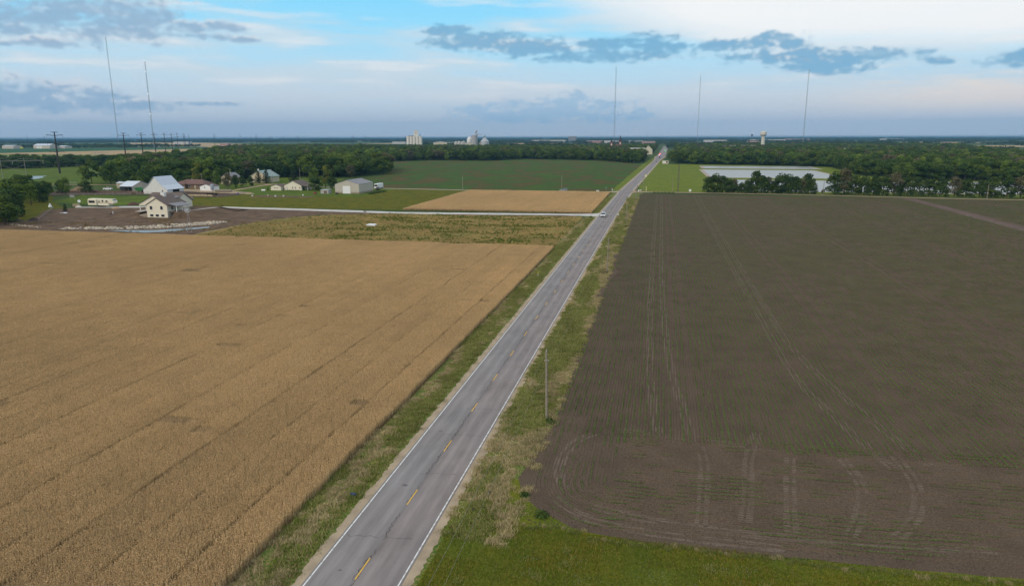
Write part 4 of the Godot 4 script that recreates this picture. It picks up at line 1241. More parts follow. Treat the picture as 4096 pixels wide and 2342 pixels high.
func gable(t: Node3D, at: Vector3, w: float, d: float, eave: float, apex: float, wall: Material, roof: Material, along_x := false, over := 0.35, names_ := ["wall", "roof"], low := 0.0) -> Array:
	var mb := MB.new()
	mb.xf = Transform3D(Basis(Vector3.UP, PI / 2) if along_x else Basis(), at)
	var z0 := -d
	var z1 := 0.0
	if along_x:   # w runs along z then, d along x; centred so that the front is still at z = 0
		mb.xf.origin = at + Vector3(-d / 2, 0, -w / 2)
		z0 = 0.0
		z1 = d
	mb.prism(PackedVector2Array([Vector2(-w / 2, low), Vector2(w / 2, low), Vector2(w / 2, eave), Vector2(0, apex), Vector2(-w / 2, eave)]), z0, z1)
	var wl := part(names_[0], mb, wall, t)
	var rb := MB.new()
	rb.xf = mb.xf
	var sl := (apex - eave) / (w / 2)
	for s in [-1, 1]:
		roof_slab(rb, Vector2(s * (w / 2 + over), eave - sl * over + 0.02), Vector2(0, apex + 0.02), z0 - over, z1 + over, 0.14)
	var rf := part(names_[1], rb, roof, t)
	return [wl, rf]

func opening(t: Node3D, called: String, at: Vector3, w: float, h: float, side: bool, m: Material, frame: Material = null) -> Node3D:   # a door or window a little proud of its wall; with a frame, the pane is its sub-part
	var mb := MB.new()
	var th := 0.08
	if frame == null:
		mb.box(at, Vector3(th, h, w) if side else Vector3(w, h, th))
		return part(called, mb, m, t)
	var b := 0.09
	for q in [[0, h / 2 + b / 2, w + 2 * b, b], [0, -h / 2 - b / 2, w + 2 * b, b], [-w / 2 - b / 2, 0, b, h], [w / 2 + b / 2, 0, b, h]]:
		mb.box(at + (Vector3(0, q[1], -q[0]) if side else Vector3(q[0], q[1], 0)), Vector3(th * 2, q[3], q[2]) if side else Vector3(q[2], q[3], th * 2))
	var f := part(called, mb, frame, t)
	var pb := MB.new()
	pb.box(at, Vector3(th, h, w) if side else Vector3(w, h, th))
	part("pane", pb, m, f)
	return f

func glass_dark() -> StandardMaterial3D:
	var m := plain("window_glass", 0.025, 0.03, 0.035, 0.08)
	m.metallic_specular = 0.5
	return m

func buildings() -> void:
	var cream := weathered("cream_siding", 0.72, 0.66, 0.52, 0.75, 4.0, 0.06)
	var white := weathered("white_siding", 0.70, 0.69, 0.66, 0.75, 5.0, 0.12)
	var beige := weathered("beige_steel", 0.47, 0.43, 0.36, 0.55, 6.0, 0.06)
	var brown := weathered("brown_shingle", 0.14, 0.11, 0.095, 0.9, 2.0, 0.15)
	var greyroof := weathered("slate_steel", 0.20, 0.19, 0.20, 0.5, 5.0, 0.10)
	var tin := weathered("galvanised_roof", 0.55, 0.60, 0.66, 0.42, 5.0, 0.12)
	var trim := plain("white_trim", 0.68, 0.66, 0.6)
	var glass := glass_dark()
	var brick := weathered("brown_brick", 0.21, 0.125, 0.085, 0.9, 1.5, 0.2)
	var stone := weathered("field_stone", 0.33, 0.27, 0.20, 0.9, 1.2, 0.25)
	var concrete := weathered("concrete", 0.46, 0.44, 0.40, 0.9, 3.0, 0.12)

	# ---- the new cream house on its earth terrace
	var mb := MB.new()
	var P := func(x, z, y): return Vector3(x, y, z)
	var ring := [[-246, -272], [-229, -271], [-224.4, -275], [-213.4, -275], [-211, -271], [-198, -276], [-196, -300], [-204, -311], [-240, -311], [-250, -300]]
	var inner := [[-241, -281], [-230, -278.5], [-224.4, -277.5], [-213.4, -277.5], [-210, -272.6], [-205, -277], [-204, -296], [-208, -302], [-237, -302], [-241, -296]]
	for i in ring.size():
		var j := (i + 1) % ring.size()
		var a: Vector3 = P.call(ring[i][0], ring[i][1], 0.0)
		var b: Vector3 = P.call(ring[j][0], ring[j][1], 0.0)
		var c: Vector3 = P.call(inner[j][0], inner[j][1], 2.5)
		var d: Vector3 = P.call(inner[i][0], inner[i][1], 2.5)
		mb.quad(b, a, d, c)
		mb.tri(c, d, Vector3(-222, 2.55, -288))
	struct("house_terrace", mb.mesh(), mats.bare_earth, "bare earth bank heaped round the cream house")
	var t := thing("farmhouse", "new cream house with brown gabled roofs and walk-out basement above the pond", "house", Vector3(-219, 0, -273))
	gable(t, Vector3(0, 0, 0), 10.4, 11, 5.6, 8.5, cream, brown)
	gable(t, Vector3(-4.2, 0, -3.4), 15.0, 12, 5.6, 9.3, cream, brown, false, 0.35, ["wall", "roof"], 5.0)
	gable(t, Vector3(-6.5, 0, -8.0), 10.0, 10.4, 5.6, 9.0, cream, brown, false, 0.3, ["wall", "roof"], 1.5)
	gable(t, Vector3(-9.0, 2.4, -14), 12.0, 16, 3.2, 6.9, cream, brown, true)
	gable(t, Vector3(-7.6, 2.4, -21), 8.8, 8, 3.4, 7.0, white, brown, false, 0.4)
	for q in [[-2.85, 4.3, 1.25, 1.5], [2.45, 4.35, 1.2, 1.5]]:
		opening(t, "window", Vector3(q[0], q[1], 0.03), q[2], q[3], false, glass, trim)
	for x in [-2.9, -0.05, 2.75]:
		opening(t, "basement_window", Vector3(x, 0.95, 0.03), 1.65, 1.0, false, glass, trim)
	opening(t, "window", Vector3(-9.6, 4.2, -7.96), 1.0, 1.3, false, glass, trim)
	opening(t, "patio_door", Vector3(-7.2, 3.9, -7.96), 2.0, 2.2, false, glass, trim)
	mb = MB.new()   # the open patio under the left gable
	for x in [-11.5, -8.4]:
		mb = MB.new()
		mb.box(Vector3(x, 3.8, -3.7), Vector3(0.3, 2.6, 0.3))
		part("patio_post", mb, trim, t)
	mb = MB.new()
	mb.box(Vector3(-8.6, 2.52, -5.4), Vector3(6.6, 0.2, 5.4))
	mb.box(Vector3(-9.8, 2.44, -1.6), Vector3(3.6, 0.16, 2.6))
	part("patio_slab", mb, concrete, t)
	mb = MB.new()
	mb.prism(PackedVector2Array([Vector2(-11.5, 0), Vector2(-5.2, 0), Vector2(-5.2, 2.0), Vector2(-9.0, 1.2)]), -1.4, -0.4)
	part("retaining_wall", mb, stone, t)
	mb = MB.new()   # porch on the right side, with its own low roof and posts
	mb.box(Vector3(7.2, 2.55, -5.5), Vector3(4.0, 0.25, 9.0))
	part("porch_floor", mb, weathered("porch_boards", 0.20, 0.13, 0.10, 0.85, 1.0, 0.15), t)
	mb = MB.new()
	for z in [-1.4, -5.4, -9.4]:
		mb = MB.new()
		mb.box(Vector3(8.9, 4.0, z), Vector3(0.28, 2.8, 0.28))
		part("porch_post", mb, trim, t)
	mb = MB.new()
	roof_slab(mb, Vector2(9.6, 5.1), Vector2(5.2, 6.1), -10.4, -0.9, 0.14)
	part("porch_roof", mb, greyroof, t, "dark metal roof over the side porch")
	mb = MB.new()
	mb.box(Vector3(5.26, 4.0, -6.0), Vector3(0.1, 2.3, 1.1))
	part("front_door", mb, plain("brown_door", 0.10, 0.06, 0.04, 0.5), t)
	opening(t, "window", Vector3(5.26, 4.1, -3.2), 1.2, 1.4, true, glass, trim)
	opening(t, "window", Vector3(-3.16, 4.3, -24), 1.2, 1.7, true, glass, trim)
	mb = MB.new()
	mb.box(Vector3(-3.2, 9.3, -9.2), Vector3(1.9, 2.2, 1.5))
	part("chimney", mb, white, t)
	mb = MB.new()
	roof_slab(mb, Vector2(-0.4, 7.7), Vector2(-6.0, 9.2), -17.0, -12.0, 0.14)
	part("dormer_roof", mb, greyroof, t, "dark grey standing-seam dormer roof")
	# concrete walk from the porch, down the bank to the drive
	mb = MB.new()
	var walk := [[-209.2, 2.56, -278, 1.6], [-207.5, 2.57, -284, 1.6], [-206.6, 2.56, -290, 2.2], [-205.2, 2.50, -296, 3.0], [-202.5, 1.4, -304, 3.4], [-200, 0.08, -313, 4.0]]
	for i in walk.size() - 1:
		var a: Array = walk[i]
		var b: Array = walk[i + 1]
		mb.quad(Vector3(a[0] - a[3] / 2, a[1] + 0.05, a[2]), Vector3(a[0] + a[3] / 2, a[1] + 0.05, a[2]), Vector3(b[0] + b[3] / 2, b[1] + 0.05, b[2]), Vector3(b[0] - b[3] / 2, b[1] + 0.05, b[2]))
	struct("house_path", mb.mesh(), concrete, "pale concrete walk from the cream house porch to the drive")

	# ---- white barn
	t = thing("barn", "big white barn with a pale galvanised bell-shaped roof", "barn", Vector3(-312.5, 0, -390))
	mb = MB.new()
	var bell := PackedVector2Array([Vector2(-8.6, 0), Vector2(8.6, 0), Vector2(8.6, 2.9), Vector2(5.0, 5.3), Vector2(0, 10.6), Vector2(-5.0, 5.3), Vector2(-8.6, 2.9)])
	mb.prism(bell, -0.2, 0)
	mb.prism(bell, -16, -15.8)
	mb.box(Vector3(-8.5, 1.45, -8), Vector3(0.2, 2.9, 15.6))
	mb.box(Vector3(8.5, 1.45, -2.75), Vector3(0.2, 2.9, 5.1))
	mb.box(Vector3(8.5, 1.45, -13.75), Vector3(0.2, 2.9, 4.1))
	mb.box(Vector3(8.5, 2.75, -8.5), Vector3(0.2, 0.3, 6.4))
	part("wall", mb, white, t)
	mb = MB.new()
	for s in [-1, 1]:
		roof_slab(mb, Vector2(s * 9.1, 2.60), Vector2(s * 5.0, 5.33), -16.4, 0.4, 0.12)
		roof_slab(mb, Vector2(s * 5.0, 5.33), Vector2(0, 10.65), -16.41, 0.41, 0.12)
	part("roof", mb, tin, t)
	opening(t, "small_window", Vector3(5.2, 1.9, 0.03), 0.8, 0.9, false, glass, trim)
	mb = MB.new()
	mb.box(Vector3(0.2, 4.6, 0.02), Vector3(0.1, 4.6, 0.08))
	part("corner_batten", mb, trim, t)

	# ---- open machine shed and what stands by it
	t = thing("machine_shed", "beige shed with an open front and pale metal roof left of the barn", "shed", Vector3(-346.5, 0, -405))
	mb = MB.new()
	mb.xf = Transform3D(Basis(Vector3.UP, PI / 2), Vector3(-4.8, 0, -8))
	var pent := PackedVector2Array([Vector2(-8, 0), Vector2(8, 0), Vector2(8, 3.3), Vector2(0, 6.2), Vector2(-8, 3.3)])
	mb.prism(pent, 0, 0.15)
	mb.prism(pent, 9.45, 9.6)
	mb.xf = Transform3D()
	mb.box(Vector3(0, 1.65, -15.92), Vector3(9.3, 3.3, 0.15))
	mb.box(Vector3(0, 3.1, -0.08), Vector3(9.3, 0.4, 0.15))
	part("wall", mb, weathered("shed_beige", 0.44, 0.40, 0.33, 0.6, 5.0, 0.08), t)
	mb = MB.new()
	mb.xf = Transform3D(Basis(Vector3.UP, PI / 2), Vector3(-4.8, 0, -8))
	for s in [-1, 1]: roof_slab(mb, Vector2(s * 8.4, 3.16), Vector2(0, 6.22), -0.4, 10.0, 0.14)
	part("roof", mb, tin, t)
	mb = MB.new()
	for x in [-4.6, -1.4, 1.7, 4.6]:
		mb = MB.new()
		mb.box(Vector3(x, 1.6, 0.2), Vector3(0.2, 3.2, 0.2))
		part("bay_post", mb, plain("post_grey", 0.2, 0.18, 0.16), t)
	mb = MB.new()
	mb.box(Vector3(4.86, 1.9, -11), Vector3(0.1, 3.6, 3.8))
	part("side_door", mb, weathered("shed_door", 0.40, 0.36, 0.30, 0.6, 3.0, 0.1), t)
	t = thing("small_building", "small tan building half hidden behind the open shed", "shed", Vector3(-374, 0, -432))
	gable(t, Vector3.ZERO, 7.0, 6.0, 3.4, 4.2, weathered("tan_wall", 0.46, 0.38, 0.26, 0.8, 3.0, 0.1), tin, true)
	opening(t, "door", Vector3(-1.0, 1.5, 0.03), 3.0, 2.8, false, plain("tan_door", 0.38, 0.31, 0.21), trim)

	# ---- brick ranch house
	t = thing("ranch_house", "long low brick house with a brown hipped roof behind the barn", "house", Vector3(-321.5, 0, -437))
	mb = MB.new()
	mb.box(Vector3(0, 1.5, -5), Vector3(22, 3.0, 10))
	mb.box(Vector3(-7, 1.5, 0.9), Vector3(8, 3.0, 1.9))
	part("wall", mb, brick, t)
	mb = MB.new()
	for h in [[0.0, -5.0, 11.8, 5.9, 6.2, 3.0, 6.0], [-7.0, -1.0, 4.8, 3.7, 1.2, 2.99, 5.0]]:
		var c := Vector3(h[0], h[5], h[1])
		var top := Vector3(h[0], h[6], h[1])
		var k := [c + Vector3(-h[2], 0, h[3]), c + Vector3(h[2], 0, h[3]), c + Vector3(h[2], 0, -h[3]), c + Vector3(-h[2], 0, -h[3])]
		var l := top + Vector3(-h[4], 0, 0)
		var r := top + Vector3(h[4], 0, 0)
		mb.quad(k[0], k[1], r, l); mb.quad(k[2], k[3], l, r); mb.tri(k[1], k[2], r); mb.tri(k[3], k[0], l); mb.quad(k[3], k[2], k[1], k[0])
	part("roof", mb, weathered("red_brown_shingle", 0.17, 0.10, 0.085, 0.9, 2.0, 0.15), t)
	for q in [[-9.3, 1.6, 1.88, 1.6], [-5.0, 1.6, 1.88, 2.2], [-0.6, 1.6, 0.03, 1.6], [6.4, 1.8, 0.03, 0.9]]:
		opening(t, "window", Vector3(q[0], q[1], q[2]), q[3], 1.3, false, glass, trim)
	opening(t, "door", Vector3(3.6, 1.1, 0.03), 1.0, 2.1, false, plain("tan_door", 0.38, 0.31, 0.21), trim)
	mb = MB.new()
	mb.tube(Vector3(-2, 5.6, -5), Vector3(-2, 6.5, -5), 0.18, 0.18, 6)
	part("vent_pipe", mb, trim, t)

	# ---- white feed shed with its bin
	t = thing("feed_shed", "small white shed with a brown roof beside the cattle yard", "shed", Vector3(-297, 0, -419))
	gable(t, Vector3.ZERO, 8.6, 8.5, 3.0, 4.3, weathered("bright_white", 0.78, 0.78, 0.77, 0.7, 4.0, 0.05), brown)
	opening(t, "fan_louvre", Vector3(-0.8, 2.2, 0.04), 1.0, 1.0, false, plain("louvre", 0.33, 0.34, 0.36), trim)
	t = thing("feed_bin", "grey steel feed bin on legs in front of the small white shed", "silo", Vector3(-289.6, 0, -415.3))
	mb = MB.new()
	mb.lathe(Vector3.ZERO, [[0.15, 0.7], [1.15, 1.9], [1.15, 4.1], [0.2, 4.7], [0.0, 4.75]], 14)
	part("tank", mb, weathered("steel_bin", 0.33, 0.37, 0.42, 0.4, 2.0, 0.15), t)
	for k in 4:
		mb = MB.new()
		var a := PI / 4 + k * PI / 2
		mb.tube(Vector3(cos(a) * 1.1, 0, sin(a) * 1.1), Vector3(cos(a) * 1.1, 2.4, sin(a) * 1.1), 0.06, 0.06, 5)
		part("leg", mb, plain("steel_leg", 0.3, 0.32, 0.34, 0.5), t)

	# ---- cream house with garage
	t = thing("cream_house", "low cream house with a brown roof, side porch and wide front gable", "house", Vector3(-239, 0, -433))
	gable(t, Vector3(-2.2, 0, 0), 12.6, 14, 3.3, 6.2, cream, brown, false, 0.35)
	mb = MB.new()
	roof_slab(mb, Vector2(9.0, 2.55), Vector2(4.1, 3.45), -14.3, 0.3, 0.14)
	part("porch_roof", mb, brown, t)
	mb = MB.new()
	for z in [-0.2, -4.5, -9.0]:
		mb = MB.new()
		mb.box(Vector3(8.5, 1.3, z), Vector3(0.22, 2.6, 0.22))
		part("porch_post", mb, trim, t)
	mb = MB.new()
	mb.box(Vector3(4.16, 1.1, -3.0), Vector3(0.08, 2.1, 2.2))
	part("porch_door", mb, glass, t)
	opening(t, "front_door", Vector3(-6.6, 1.15, 0.03), 0.9, 2.1, false, trim, brown)
	for x in [-2.3, -0.3, 3.0]: opening(t, "window", Vector3(x, 1.75, 0.03), 0.55, 1.1, false, glass, trim)
	t = thing("garage", "small cream garage with three little windows beside the cream house", "garage", Vector3(-252.2, 0, -430.3))
	gable(t, Vector3.ZERO, 7.2, 8.0, 2.7, 3.9, cream, brown)
	for x in [-1.0, 0.1, 1.2]: opening(t, "window", Vector3(x, 1.7, 0.03), 0.5, 0.6, false, glass, trim)

	# ---- beige metal building
	t = thing("metal_building", "large beige metal building with a slate roof and white overhead door", "shed", Vector3(-193.3, 0, -414))
	gable(t, Vector3.ZERO, 16.2, 22.5, 5.8, 8.3, beige, greyroof, false, 0.12)
	opening(t, "overhead_door", Vector3(-0.3, 2.45, 0.04), 5.2, 4.7, false, weathered("door_white", 0.75, 0.75, 0.74, 0.6, 3.0, 0.05), beige)
	mb = MB.new()
	mb.box(Vector3(-5.65, 0.5, 0.05), Vector3(4.9, 1.0, 0.14))
	mb.box(Vector3(5.35, 0.5, 0.05), Vector3(5.5, 1.0, 0.14))
	mb.box(Vector3(8.15, 0.5, -11.2), Vector3(0.14, 1.0, 22.4))
	part("stone_base", mb, stone, t)
	t = thing("flat_roof_shed", "small grey flat-roofed shed left of the metal building", "shed", Vector3(-207.3, 0, -411))
	mb = MB.new()
	mb.prism(PackedVector2Array([Vector2(-2.6, 0), Vector2(2.6, 0), Vector2(2.6, 2.5), Vector2(-2.6, 2.3)]), -4.5, 0)
	part("wall", mb, weathered("grey_shed", 0.40, 0.39, 0.37, 0.7, 2.0, 0.12), t)
	mb = MB.new()
	mb.prism(PackedVector2Array([Vector2(-2.8, 2.3), Vector2(2.8, 2.52), Vector2(2.8, 2.62), Vector2(-2.8, 2.4)]), -4.7, 0.2)
	part("roof", mb, tin, t)
	opening(t, "opening", Vector3(0.6, 1.0, 0.03), 2.4, 1.9, false, plain("painted_dark_inside", 0.16, 0.12, 0.09), trim)  # brown panel stands in for the shaded inside of an open bay

	# ---- house with the green roof and the one behind the lawn trees
	t = thing("green_roofed_house", "large cream house with a pale green metal roof among dark cedars", "house", Vector3(-309, 0, -503))
	gable(t, Vector3.ZERO, 16, 17, 4.6, 9.2, weathered("sand_siding", 0.55, 0.47, 0.33, 0.8, 4.0, 0.06), weathered("green_steel", 0.22, 0.30, 0.28, 0.5, 5.0, 0.1), false, 0.5)
	for x in [-4.5, 0.0, 4.0]: opening(t, "window", Vector3(x, 2.0, 0.03), 1.4, 1.4, false, glass, trim)
	mb = MB.new()
	mb.lathe(Vector3(-1.0, 9.2, -2), [[0.5, 0.0], [0.55, 0.5], [0.7, 0.9], [0.3, 1.3], [0.0, 1.35]], 8)
	part("roof_ventilator", mb, trim, t)
	t = thing("gabled_house", "tan house with a brown gable half hidden by the lawn trees", "house", Vector3(-322, 0, -480))
	gable(t, Vector3.ZERO, 9, 12, 5.2, 8.4, weathered("tan_siding", 0.40, 0.34, 0.25, 0.8, 4.0, 0.08), greyroof)
	opening(t, "window", Vector3(-1.5, 2.0, 0.03), 1.4, 1.4, false, glass, trim)

	# ---- grain elevator: a row of joined concrete silos under a headhouse
	var conc := weathered("elevator_concrete", 0.68, 0.63, 0.55, 0.85, 30.0, 0.08)
	t = thing("grain_elevator", "tall pale concrete grain elevator with a square headhouse tower", "elevator", Vector3(-822, 0, -2308), 0.3)
	for r in 2:
		for k in 5:
			mb = MB.new()
			mb.lathe(Vector3(-21.5 + k * 10.4, 0, -r * 10.2), [[5.4, 0], [5.4, 35.6], [0, 35.7]], 16)
			part("silo", mb, conc, t)
	mb = MB.new()
	mb.box(Vector3(-9, 37.2, -5), Vector3(24, 3.0, 8))
	part("gallery", mb, weathered("gallery_grey", 0.34, 0.31, 0.28, 0.8, 6.0, 0.15), t)
	mb = MB.new()
	mb.box(Vector3(5.5, 45.5, -5), Vector3(14.5, 20, 12))
	part("headhouse", mb, conc, t)
	mb = MB.new()
	for x in [3.2, 7.2]:
		mb = MB.new()
		mb.box(Vector3(x, 49, 1.02), Vector3(1.8, 1.6, 0.12))
		part("headhouse_window", mb, glass, t)
	mb = MB.new()
	for q in [[-0.5, 59], [6, 58.5], [11, 59.5], [-18, 45]]: mb.tube(Vector3(q[0], 35.6, -5), Vector3(q[0], q[1], -5), 0.25, 0.15, 5)
	mb.tube(Vector3(19, 35.6, -4), Vector3(19, 43, -4), 1.0, 1.6, 8)
	part("antennas", mb, plain("antenna_steel", 0.16, 0.2, 0.2), t)
	# ---- second elevator: steel bins
	var galv := weathered("bin_steel", 0.40, 0.41, 0.42, 0.45, 12.0, 0.1)
	t = thing("steel_silo", "tall grey silo with a rust-coloured leg tower on top", "silo", Vector3(-578, 0, -2180))
	mb = MB.new()
	mb.lathe(Vector3.ZERO, [[9.8, 0], [9.8, 38.5], [9.4, 39.2], [0, 40]], 22)
	part("drum", mb, weathered("concrete_grey", 0.36, 0.35, 0.34, 0.8, 12.0, 0.1), t)
	mb = MB.new()
	for q in [[-3, -3], [3, -3], [3, 3], [-3, 3]]: mb.tube(Vector3(5 + q[0], 39, q[1]), Vector3(5 + q[0] * 0.5, 51, q[1] * 0.5), 0.4, 0.3, 5)
	mb.bar(Vector3(2, 45, 0), Vector3(9, 51, 0), 1.6, 1.6)
	mb.blob(Vector3(7.5, 52.0, 0), Vector3(2.2, 1.6, 1.6))
	mb.bar(Vector3(6, 41.5, 0), Vector3(24, 41.5, 0), 1.5, 1.5)
	part("leg_tower", mb, weathered("rusty_steel", 0.26, 0.19, 0.16, 0.7, 6.0, 0.2), t)
	t = thing("grain_bin", "wide grey corrugated bin with a conical roof beside the tall silo", "silo", Vector3(-546, 0, -2184))
	mb = MB.new()
	mb.lathe(Vector3.ZERO, [[13.5, 0], [13.5, 20], [2.0, 32], [0, 32.4]], 24)
	part("drum", mb, galv, t)
	mb = MB.new()
	mb.box(Vector3(0, 34.5, 0), Vector3(3.4, 5.0, 3.4))
	for q in [-1.5, 1.5]: mb.tube(Vector3(q, 32, 0), Vector3(q, 41, 0), 0.3, 0.3, 5)
	part("top_works", mb, plain("antenna_steel", 0.16, 0.2, 0.2), t)
	t = thing("round_dome", "white domed tank left of the tall grey silo", "tank", Vector3(-598, 0, -2195))
	mb = MB.new()
	mb.lathe(Vector3.ZERO, [[9, 0], [9, 26], [6.5, 31], [3, 34], [0, 35]], 16)
	part("shell", mb, weathered("tank_white", 0.68, 0.68, 0.66, 0.6, 8.0, 0.08), t)
	for q in [[-652, -2225, 5.5, 17], [-641, -2222, 5.5, 18], [-630, -2220, 5, 17]]:
		t = thing("storage_bin", "pale squat storage bin in the row beside the long warehouse", "silo", Vector3(q[0], 0, q[1]), 0, "squat bins beside the long warehouse")
		mb = MB.new()
		mb.lathe(Vector3.ZERO, [[q[2], 0], [q[2], q[3]], [0.5, q[3] + 3], [0, q[3] + 3.1]], 14)
		part("drum", mb, weathered("pale_bin", 0.50, 0.47, 0.42, 0.6, 8.0, 0.1), t)
	t = thing("warehouse", "long tan flat warehouse between the two grain elevators", "warehouse", Vector3(-702, 0, -2215), 0.3)
	gable(t, Vector3.ZERO, 44, 62, 15.5, 19, weathered("warehouse_tan", 0.55, 0.48, 0.36, 0.7, 20.0, 0.05), weathered("warehouse_roof", 0.55, 0.54, 0.52, 0.5, 20.0, 0.06))
	t = thing("mill_shed", "tan shed with a pale sloping roof below the tall grey silo", "shed", Vector3(-580, 0, -2120), 0.3)
	gable(t, Vector3.ZERO, 20, 34, 14, 18, weathered("warehouse_tan", 0.55, 0.48, 0.36), weathered("warehouse_roof", 0.55, 0.54, 0.52))
	for q in [[-616, 21], [-612, 18]]:
		t = thing("vent_stack", "slim pale stack between the storage bins and tall silo", "stack", Vector3(q[0], 0, -2190), 0, "slim stacks at the mill")
		mb = MB.new()
		mb.lathe(Vector3.ZERO, [[1.7, 0], [1.6, q[1]], [0.8, q[1] + 2], [0, q[1] + 2.1]], 10)
		part("shaft", mb, weathered("pale_bin", 0.5, 0.47, 0.42), t)

	# ---- church, water tower, shops
	var redbrick := weathered("red_brick", 0.23, 0.085, 0.06, 0.9, 6.0, 0.15)
	var slate := plain("dark_slate", 0.045, 0.045, 0.055, 0.8)
	t = thing("church", "red brick church with two pointed spires rising above the trees", "church", Vector3(-104, 0, -1690))
	gable(t, Vector3(-2, 0, -6), 16, 30, 11, 18, redbrick, weathered("church_roof", 0.17, 0.115, 0.11, 0.9, 6.0, 0.1))
	for q in [[-12, 21, 7.5], [8, 24, 13.0]]:
		mb = MB.new()
		mb.box(Vector3(q[0], q[1] / 2, 0), Vector3(6.0, q[1], 6.0))
		var tw := part("tower", mb, redbrick, t)
		mb = MB.new()
		mb.lathe(Vector3(q[0], q[1], 0), [[4.3, 0], [2.0, q[2] * 0.42], [0.12, q[2]], [0, q[2] + 0.1]], 8)
		mb.tube(Vector3(q[0], q[1] + q[2] - 0.3, 0), Vector3(q[0], q[1] + q[2] + 2.2, 0), 0.14, 0.14, 4)
		part("spire", mb, slate, tw)
		mb = MB.new()
		mb.box(Vector3(q[0], q[1] - 5, 3.05), Vector3(2.0, 4.4, 0.2))
		part("belfry_window", mb, trim, tw)
	t = thing("water_tower", "pale water tower with a wide bowl on a fluted column", "water tower", Vector3(260, 0, -1983))
	mb = MB.new()
	mb.lathe(Vector3.ZERO, [[4.6, 0], [4.4, 32], [5.0, 34.5]], 18)
	part("column", mb, weathered("tower_paint", 0.58, 0.55, 0.47, 0.6, 10.0, 0.05), t)
	mb = MB.new()
	mb.lathe(Vector3.ZERO, [[5.0, 34.0], [8.0, 37.5], [8.4, 38.2], [8.4, 44.8], [7.8, 45.8], [4.5, 46.6], [0, 46.9]], 22)
	part("bowl", mb, weathered("tower_paint", 0.58, 0.55, 0.47), t)
	mb = MB.new()
	mb.lathe(Vector3(0, 46.7, 0), [[1.2, 0], [1.2, 1.2], [0, 1.6]], 8)
	part("hatch", mb, trim, t)
	t = thing("water_tower", "tiny dark water tower on the skyline left of the pale one", "water tower", Vector3(700, 0, -6000))
	mb = MB.new()
	mb.lathe(Vector3.ZERO, [[2.5, 0], [2.5, 34], [9, 40], [9, 47], [0, 50]], 10)
	part("tank", mb, plain("far_dark", 0.12, 0.12, 0.12), t)
	t = thing("shop", "low white shop with a brick wing left of the highway", "shop", Vector3(-50, 0, -1455))
	mb = MB.new()
	mb.box(Vector3(0, 6, -8), Vector3(34, 12, 16))
	part("wall", mb, weathered("shop_white", 0.55, 0.52, 0.48, 0.8, 8.0, 0.06), t)
	mb = MB.new()
	mb.box(Vector3(-32, 5.4, -9), Vector3(29, 10.8, 14))
	part("brick_wing", mb, redbrick, t)
	t = thing("gabled_shop", "pale steep gabled building beside the highway at the town edge", "building", Vector3(-26, 0, -1425))
	gable(t, Vector3.ZERO, 16, 14, 9.5, 17.5, weathered("gable_cream", 0.58, 0.52, 0.40, 0.8, 6.0, 0.06), slate, false, 0.7)
	for q in [[160, -1745, 34, "low red brick building left of the tree gap on the right"], [205, -1765, 42, "low red brick building among the trees below the water tower"]]:
		t = thing("brick_building", q[3], "building", Vector3(q[0], 0, q[1]))
		mb = MB.new()
		mb.box(Vector3(0, 6.5, -8), Vector3(q[2], 13, 16))
		part("wall", mb, redbrick, t)
		mb = MB.new()
		mb.box(Vector3(0, 13.2, -8), Vector3(q[2] + 0.8, 0.4, 16.8))
		part("flat_roof", mb, weathered("shop_white", 0.55, 0.52, 0.48), t)
	# ---- houses of the suburb and far sheds
	var looks := [["grey-roofed house among the far trees on the right", 14, 6.0], ["low brown house among the far trees on the right", 18, 5.0], ["tan-roofed house among the far trees on the right", 12, 6.0], ["white house among the far trees on the right", 12, 5.0]]
	var roofs := [weathered("grey_shingle", 0.20, 0.18, 0.18, 0.9, 3.0, 0.15), brown, weathered("tan_shingle", 0.30, 0.24, 0.19, 0.9, 3.0, 0.15), weathered("pale_roof", 0.55, 0.54, 0.52, 0.7, 4.0, 0.08)]
	var n := 0
	for q in [[395, -1447], [424, -1380], [448, -1320], [513, -1410], [544, -1398], [372, -1400], [470, -1420], [340, -1430], [590, -1480]]:
		t = thing("suburban_house", looks[n % 4][0], "house", Vector3(q[0], 0, q[1]), 0.5 * (n % 3), "houses of the far suburb on the right")
		gable(t, Vector3.ZERO, 12, looks[n % 4][1], 6.5, 12.0, cream if n % 2 else brick, roofs[n % 4], n % 2 == 0)
		n += 1
	for q in [[-1940, -1925, 62, 10, 15, "long pale farm shed beyond the dark green strip"], [-2045, -1902, 44, 9, 11, "tan flat shed at the far left edge"], [-1900, -1960, 26, 7, 9, "grey lean-to shed right of the long pale farm shed"]]:
		t = thing("farm_shed", q[5], "shed", Vector3(q[0], 0, q[1]))
		gable(t, Vector3.ZERO, 30, q[2], q[3], q[4], weathered("shed_tan", 0.50, 0.44, 0.36, 0.7, 10.0, 0.06), tin, true)
		for x in [-14, -4]:
			if q[2] > 50: opening(t, "sliding_door", Vector3(x, 4.2, 0.05), 9.0, 8.2, false, trim)
	t = thing("parked_trailer", "yellow trailer parked between the far left sheds", "trailer", Vector3(-1995, 0, -1905))
	mb = MB.new()
	mb.box(Vector3(0, 3.2, 0), Vector3(9, 4.6, 3))
	part("box", mb, plain("trailer_yellow", 0.55, 0.5, 0.05), t)
	mb = MB.new()
	for x in [-3.0, 3.0]: mb.tube(Vector3(x, 0.8, -1.4), Vector3(x, 0.8, 1.4), 0.8, 0.8, 8)
	part("wheels", mb, plain("tyre", 0.015, 0.015, 0.015), t)
	for q in [[-1010, -1610, "tan-roofed row house in the far estate on the left, first of three"], [-985, -1590, "tan-roofed row house in the far estate on the left, middle of three"], [-955, -1575, "tan-roofed row house in the far estate on the left, last of three"]]:
		t = thing("estate_house", q[2], "house", Vector3(q[0], 0, q[1]))
		gable(t, Vector3.ZERO, 14, 26, 4.5, 9.5, cream, roofs[0], true)
	n = 0
